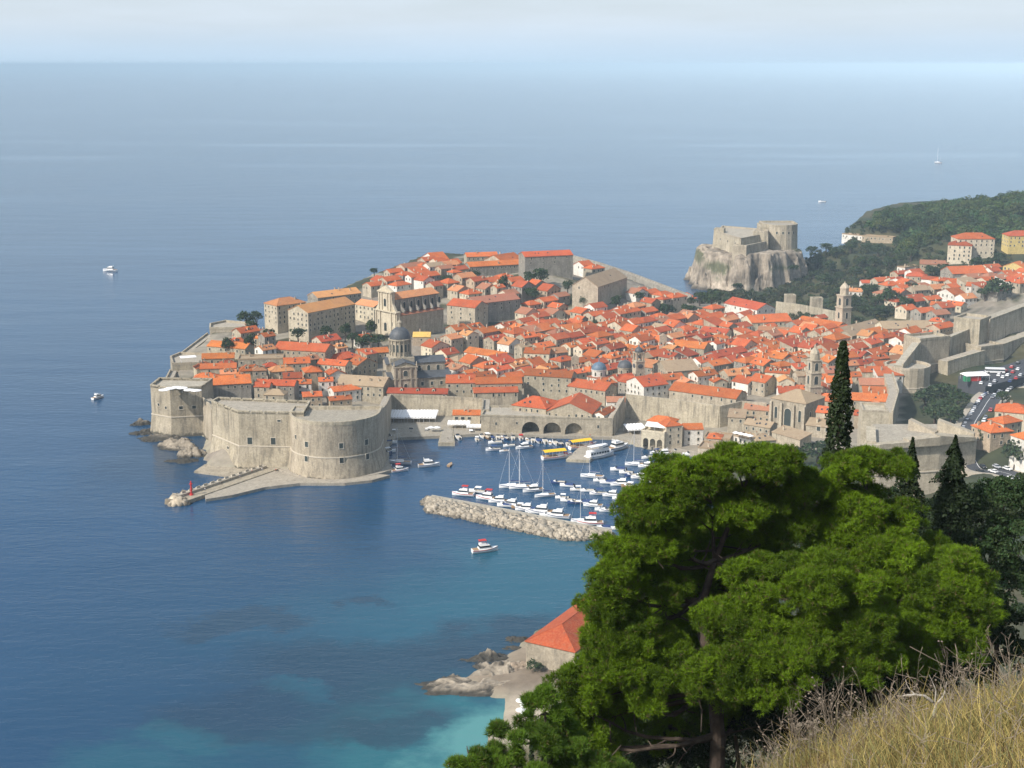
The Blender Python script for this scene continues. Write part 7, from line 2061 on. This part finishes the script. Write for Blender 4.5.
leaf_tree('big dark green tree filling the right edge above the bank', 1010, 54, [lobe(*q) for q in ((1004, 500, 55, 36, 26), (1020, 545, 54, 44, 36), (985, 560, 54, 34, 30), (1010, 600, 53, 44, 34), (975, 612, 53, 34, 26))], 31, (.030, .055, .018))
leaf_tree('dark green bush mass between the right pine and the dry bank', 930, 50, [lobe(*q) for q in ((930, 665, 50, 50, 26), (985, 650, 50, 44, 30), (880, 690, 49, 46, 24), (1030, 640, 50, 40, 34))], 32, (.024, .042, .014), name='dark_bush', cat='bush')
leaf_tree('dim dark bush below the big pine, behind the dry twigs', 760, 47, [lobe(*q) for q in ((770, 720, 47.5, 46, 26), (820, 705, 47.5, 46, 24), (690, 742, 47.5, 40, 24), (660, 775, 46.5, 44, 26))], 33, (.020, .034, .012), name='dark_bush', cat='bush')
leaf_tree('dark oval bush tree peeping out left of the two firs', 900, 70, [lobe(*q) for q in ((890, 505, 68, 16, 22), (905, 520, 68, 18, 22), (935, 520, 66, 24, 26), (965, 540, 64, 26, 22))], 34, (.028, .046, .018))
for i_, (lb_, fx_, ds_, ll_) in enumerate((  # added bushes; dark leaf colour stands in for shade behind the pines
    ('added dark bush standing for shade behind the trunk of the big pine', 720, 53, ((700, 650, 53, 60, 40), (735, 700, 52.5, 60, 40), (680, 715, 52.5, 60, 40))),
    ('added dark bush standing for shade low at the left behind the big pine', 640, 52, ((640, 735, 52, 60, 40), (600, 765, 51, 60, 34), (625, 690, 53, 46, 30))),
    ('added dark bush standing for shade behind the trunk of the right pine', 860, 54, ((830, 650, 54, 60, 40), (880, 640, 54, 60, 44), (800, 700, 53, 60, 40), (930, 620, 55, 50, 40))),
    ('added dark bush standing for shade low between the two pine trunks', 770, 51, ((760, 755, 51, 70, 36), (820, 735, 51, 60, 34), (880, 715, 51, 50, 34))))):
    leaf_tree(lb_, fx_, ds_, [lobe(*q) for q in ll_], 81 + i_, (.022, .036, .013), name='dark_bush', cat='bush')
leaf_tree('dark bushy tree filling the gap below the small firs', 930, 60, [lobe(*q) for q in ((905, 540, 60, 40, 26), (945, 560, 59, 44, 30), (985, 530, 60, 36, 30), (930, 520, 62, 34, 22))], 91, (.027, .042, .016))
leaf_tree('greyish green tree right of the fir, below the curving road', 985, 70, [lobe(*q) for q in ((975, 502, 70, 30, 20), (1005, 500, 70, 30, 20), (1025, 490, 71, 24, 18))], 92, (.040, .060, .026))
def cypress(label, px, py_top, dist, w_px, seed, name='cypress', tiers=0, squash=1.0):
    r = np.random.default_rng(seed)
    top = DD(px, py_top, dist); gz = tz(top.x, top.y); h = top.z - gz; wr = w_px / 2 * dist / FPX
    t = empty(name, (top.x, top.y, gz), 0, label, 'tree')
    b = MB(); b.tube([(0, 0, -.4), (.03, .02, h * .5), (0, 0, h * .97)], [wr * .35, wr * .2, .02], 7); b.build('trunk', M['bark'], t)
    n = int(1500 * h * wr) if not tiers else int(1300 * h * wr)
    u = r.uniform(0, 1, n); a = r.uniform(0, 6.283, n)
    if not tiers:
        vis = 5.4 / h   # photo shows the upper part: full width reached 5 m below the tip
        prof = wr * np.minimum(1, ((1 - u) / vis + .01) ** .48) * (1 + .13 * np.sin(u * h * 2.1 + a * 2) + .10 * np.sin(u * h * 5.3 - a * 3 + 1) + .07 * np.sin(u * h * 9.1 + a))
        rad = prof * r.uniform(.55, 1.08, n) ** .5
        z = u * h * .985
    else:
        vis = 3.0 / h
        fr_ = np.minimum(1, (1 - u) / vis)
        saw = ((1 - u) * tiers * 1.0 + a * .16) % 1.0
        prof = wr * fr_ * (.42 + .62 * saw) * (1 + .22 * np.sin(a * 3 + u * 40))
        rad = prof * r.uniform(.25, 1.0, n) ** .5
        z = u * h - rad * .12
    P = np.stack([rad * np.cos(a), rad * np.sin(a), z], 1); N = np.stack([np.cos(a), np.sin(a), np.full(n, .4)], 1)
    V, Fq = quads_from(P, N, .11, r, .7)
    cl = np.array((.020, .032, .011)) * r.uniform(.6, 1.5, (n, 1))
    link('crown', np_mesh('crown', V, Fq, M['dark_leaf'], False, np.repeat(cl, 4, 0)), t)
cypress('tall slender dark cypress rising above the pines', 844, 333, 50, 31, 51)
cypress('small dark fir in front of the sunlit fort, left of two', 913, 438, 56, 46, 52, 'fir_tree', 14)
cypress('dark fir with ragged branches in front of the fort, right of two', 956, 436, 54, 66, 53, 'fir_tree', 15)
cypress('thin dark cypress beside the little beach', 532, 690, 62, 6, 54)

# dry grass on the bank: nobody could count it
def grass(n, seed):
    r = np.random.default_rng(seed)
    y = 2.6 + 10.5 * r.uniform(0, 1, n) ** 1.25; x = y * r.uniform(.125, .52, n)
    patch = vnoise(x, y, 61, 3, 1.4); kp = r.uniform(-1.2, 1.6, n) < patch + .9
    x, y, patch = x[kp], y[kp], patch[kp]; n = len(x)
    z = bank_h(x, y)
    L = np.clip(r.gamma(5, .029, n) * (1 + .35 * patch), .06, .5)
    lean = r.normal(0, .30, (n, 2)) + np.array([-.12, .05])
    d = np.stack([lean[:, 0], lean[:, 1], np.ones(n)], 1); d /= np.linalg.norm(d, axis=1, keepdims=True)
    curve = np.stack([r.normal(0, .35, n), r.normal(0, .35, n), -np.abs(r.normal(0, .25, n))], 1)
    th = r.uniform(0, 6.28, n); sd = np.stack([np.cos(th), np.sin(th), np.zeros(n)], 1)
    w = r.uniform(.0013, .0032, n)[:, None]
    B0 = np.stack([x, y, z - .03], 1); mid = B0 + d * (L * .55)[:, None]; tip = B0 + d * L[:, None] + curve * (L ** 1.0 * .6)[:, None]
    V = np.stack([B0 - sd * w, B0 + sd * w, mid + sd * w * .8, mid - sd * w * .8, tip + sd * w * .25, tip - sd * w * .25], 1).reshape(-1, 3)
    b = np.arange(n)[:, None] * 6
    Fq = np.concatenate([b + np.array([0, 1, 2, 3]), b + np.array([3, 2, 4, 5])], 0)
    g_ = r.uniform(0, 1, n) ** 1.2
    col = np.stack([.37 + .22 * g_, .285 + .175 * g_, .10 + .065 * g_], 1) * r.uniform(.6, 1.15, (n, 1))
    big = vnoise(x, y, 63, 3, .9)[:, None]; col = col * (1 - .28 * sstep(big, .0, .8)) * np.array([1, 1, 1]) 
    col = np.where((r.uniform(0, 1, (n, 1)) < .5 * sstep(-big, .1, .9)), col * np.array([.72, .80, .85]), col)
    br_ = r.uniform(0, 1, n) < .22 + .15 * np.tanh(-patch)
    col[br_] = np.array([.19, .125, .07]) * r.uniform(.6, 1.3, (br_.sum(), 1))
    gr_ = (r.uniform(0, 1, n) < .28) & (patch > -.2)
    col[gr_] = np.array([.20, .205, .08]) * r.uniform(.7, 1.2, (gr_.sum(), 1))
    return np_mesh('dry_grass', V, Fq, M['straw'], False, np.repeat(col, 6, 0))
tag(link('dry_grass', grass(190000, 71)), kind='stuff')
def stalks(n, seed):
    r = np.random.default_rng(seed); mb = MB()
    for _ in range(n):
        y = r.uniform(4.0, 10.5); x = y * r.uniform(.15, .50); z = float(bank_h(np.array([x]), np.array([y]))[0]); h = r.uniform(.25, .6)
        lx, ly = r.normal(0, .16, 2) * h
        mb.tube([(x, y, z - .02), (x + lx * .4, y + ly * .4, z + h * .55), (x + lx, y + ly, z + h)], [.0015, .0012, .0008], 3, cap=False)
        for k in range(int(r.integers(2, 6))):
            t = r.uniform(.55, 1.0); q = (x + lx * t, y + ly * t, z + h * t); e = (q[0] + r.normal(0, .05), q[1] + r.normal(0, .05), q[2] + r.uniform(.01, .08))
            mb.tube([q, e], [.0010, .0018], 3, cap=False)
    return mb
tag(stalks(260, 77).build('dry_weeds', M['twig']), kind='stuff')
def dry_shrub(px, py, dist, h, seed, label, spread=.8, pale=False):
    r = np.random.default_rng(seed)
    p = DD(px, py, dist); z = float(bank_h(np.array([p.x]), np.array([p.y]))[0])
    mb = MB()
    def grow(a, d, L, rad, lev):
        e = a + d * L; m_ = a + d * L * .5 + r.normal(0, .06 * L, 3)
        mb.tube([tuple(a), tuple(m_), tuple(e)], [rad, rad * .8, rad * .6], 4, cap=False)
        if lev == 0:
            if r.random() < .6: mb.lathe([(.001, -.006), (.009, 0), (.001, .008)], e[0], e[1], 5); 
            if r.random() < .6:
                k = len(mb.v) - 15
                for q in range(k, len(mb.v)): mb.v[q] = (mb.v[q][0], mb.v[q][1], mb.v[q][2] + e[2]) if mb.v[q][2] < .02 and mb.v[q][2] > -.02 else mb.v[q]
            return
        for _ in range(int(r.integers(2, 5))):
            nd = d + r.normal(0, spread * .7, 3); nd[2] += .25; nd /= np.linalg.norm(nd)
            grow(a + d * L * r.uniform(.35, 1.0), nd, L * r.uniform(.5, .8), rad * .55, lev - 1)
    for _ in range(5):
        d = r.normal(0, spread * .5, 3); d[2] = abs(d[2]) + .8; d /= np.linalg.norm(d)
        grow(np.zeros(3), d, h * r.uniform(.35, .6), .006 if not pale else .011, 3)
    mb.v = [v for v in mb.v]
    o = mb.build('dry_shrub', M['twig'], None, (p.x, p.y, z - .03))
    tag(o, label, 'shrub', 'leafless dry shrubs on the bank')
for i, (px, py, dd_, h, lb) in enumerate(((735, 755, 9.2, .75, 'dry shrub at the lower left tip of the grassy bank'), (765, 742, 9.0, .8, 'second dry shrub from the left, before the pine trunk'), (800, 728, 9.0, .95, 'wide dry shrub with many fine twigs, third from the left'), (840, 712, 9.0, .85, 'dry shrub, fourth from the left along the bank crest'), (872, 704, 8.8, .7, 'small dry shrub in the middle of the bank crest'),
                                    (905, 692, 9.0, .8, 'dry shrub just left of the pale forked dead branch'), (962, 680, 9.0, .7, 'dry shrub right of the pale forked dead branch'), (1005, 668, 9.0, .9, 'dry shrub at the right edge of the bank'), (780, 765, 7.5, .55, 'low dry shrub in front, near the bottom edge'))):
    dry_shrub(px, py, dd_, h * .62, 200 + i, lb)
mb = MB(); r = np.random.default_rng(5)
p = DD(934, 690, 9.0); z0_ = float(bank_h(np.array([p.x]), np.array([p.y]))[0])
limb(mb, (0, 0, -.05), (.02, 0, .20), .013, .010, r, 0); limb(mb, (.02, 0, .20), (-.16, 0, .27), .010, .007, r, -.2); limb(mb, (-.16, 0, .27), (-.22, .02, .25), .007, .003, r, 0); limb(mb, (-.12, 0, .27), (-.2, .02, .38), .005, .002, r, 0)
limb(mb, (.02, 0, .20), (.09, .02, .36), .008, .003, r, 0); limb(mb, (.01, 0, .20), (-.04, 0, .42), .006, .002, r, 0)
M['pale_wood'] = plain_mat('bleached_wood', (.36, .33, .28), .9, .1)
tag(mb.build('dead_branch', M['pale_wood'], None, (p.x, p.y, z0_)), 'pale forked dead branch standing in the dry grass', 'branch')
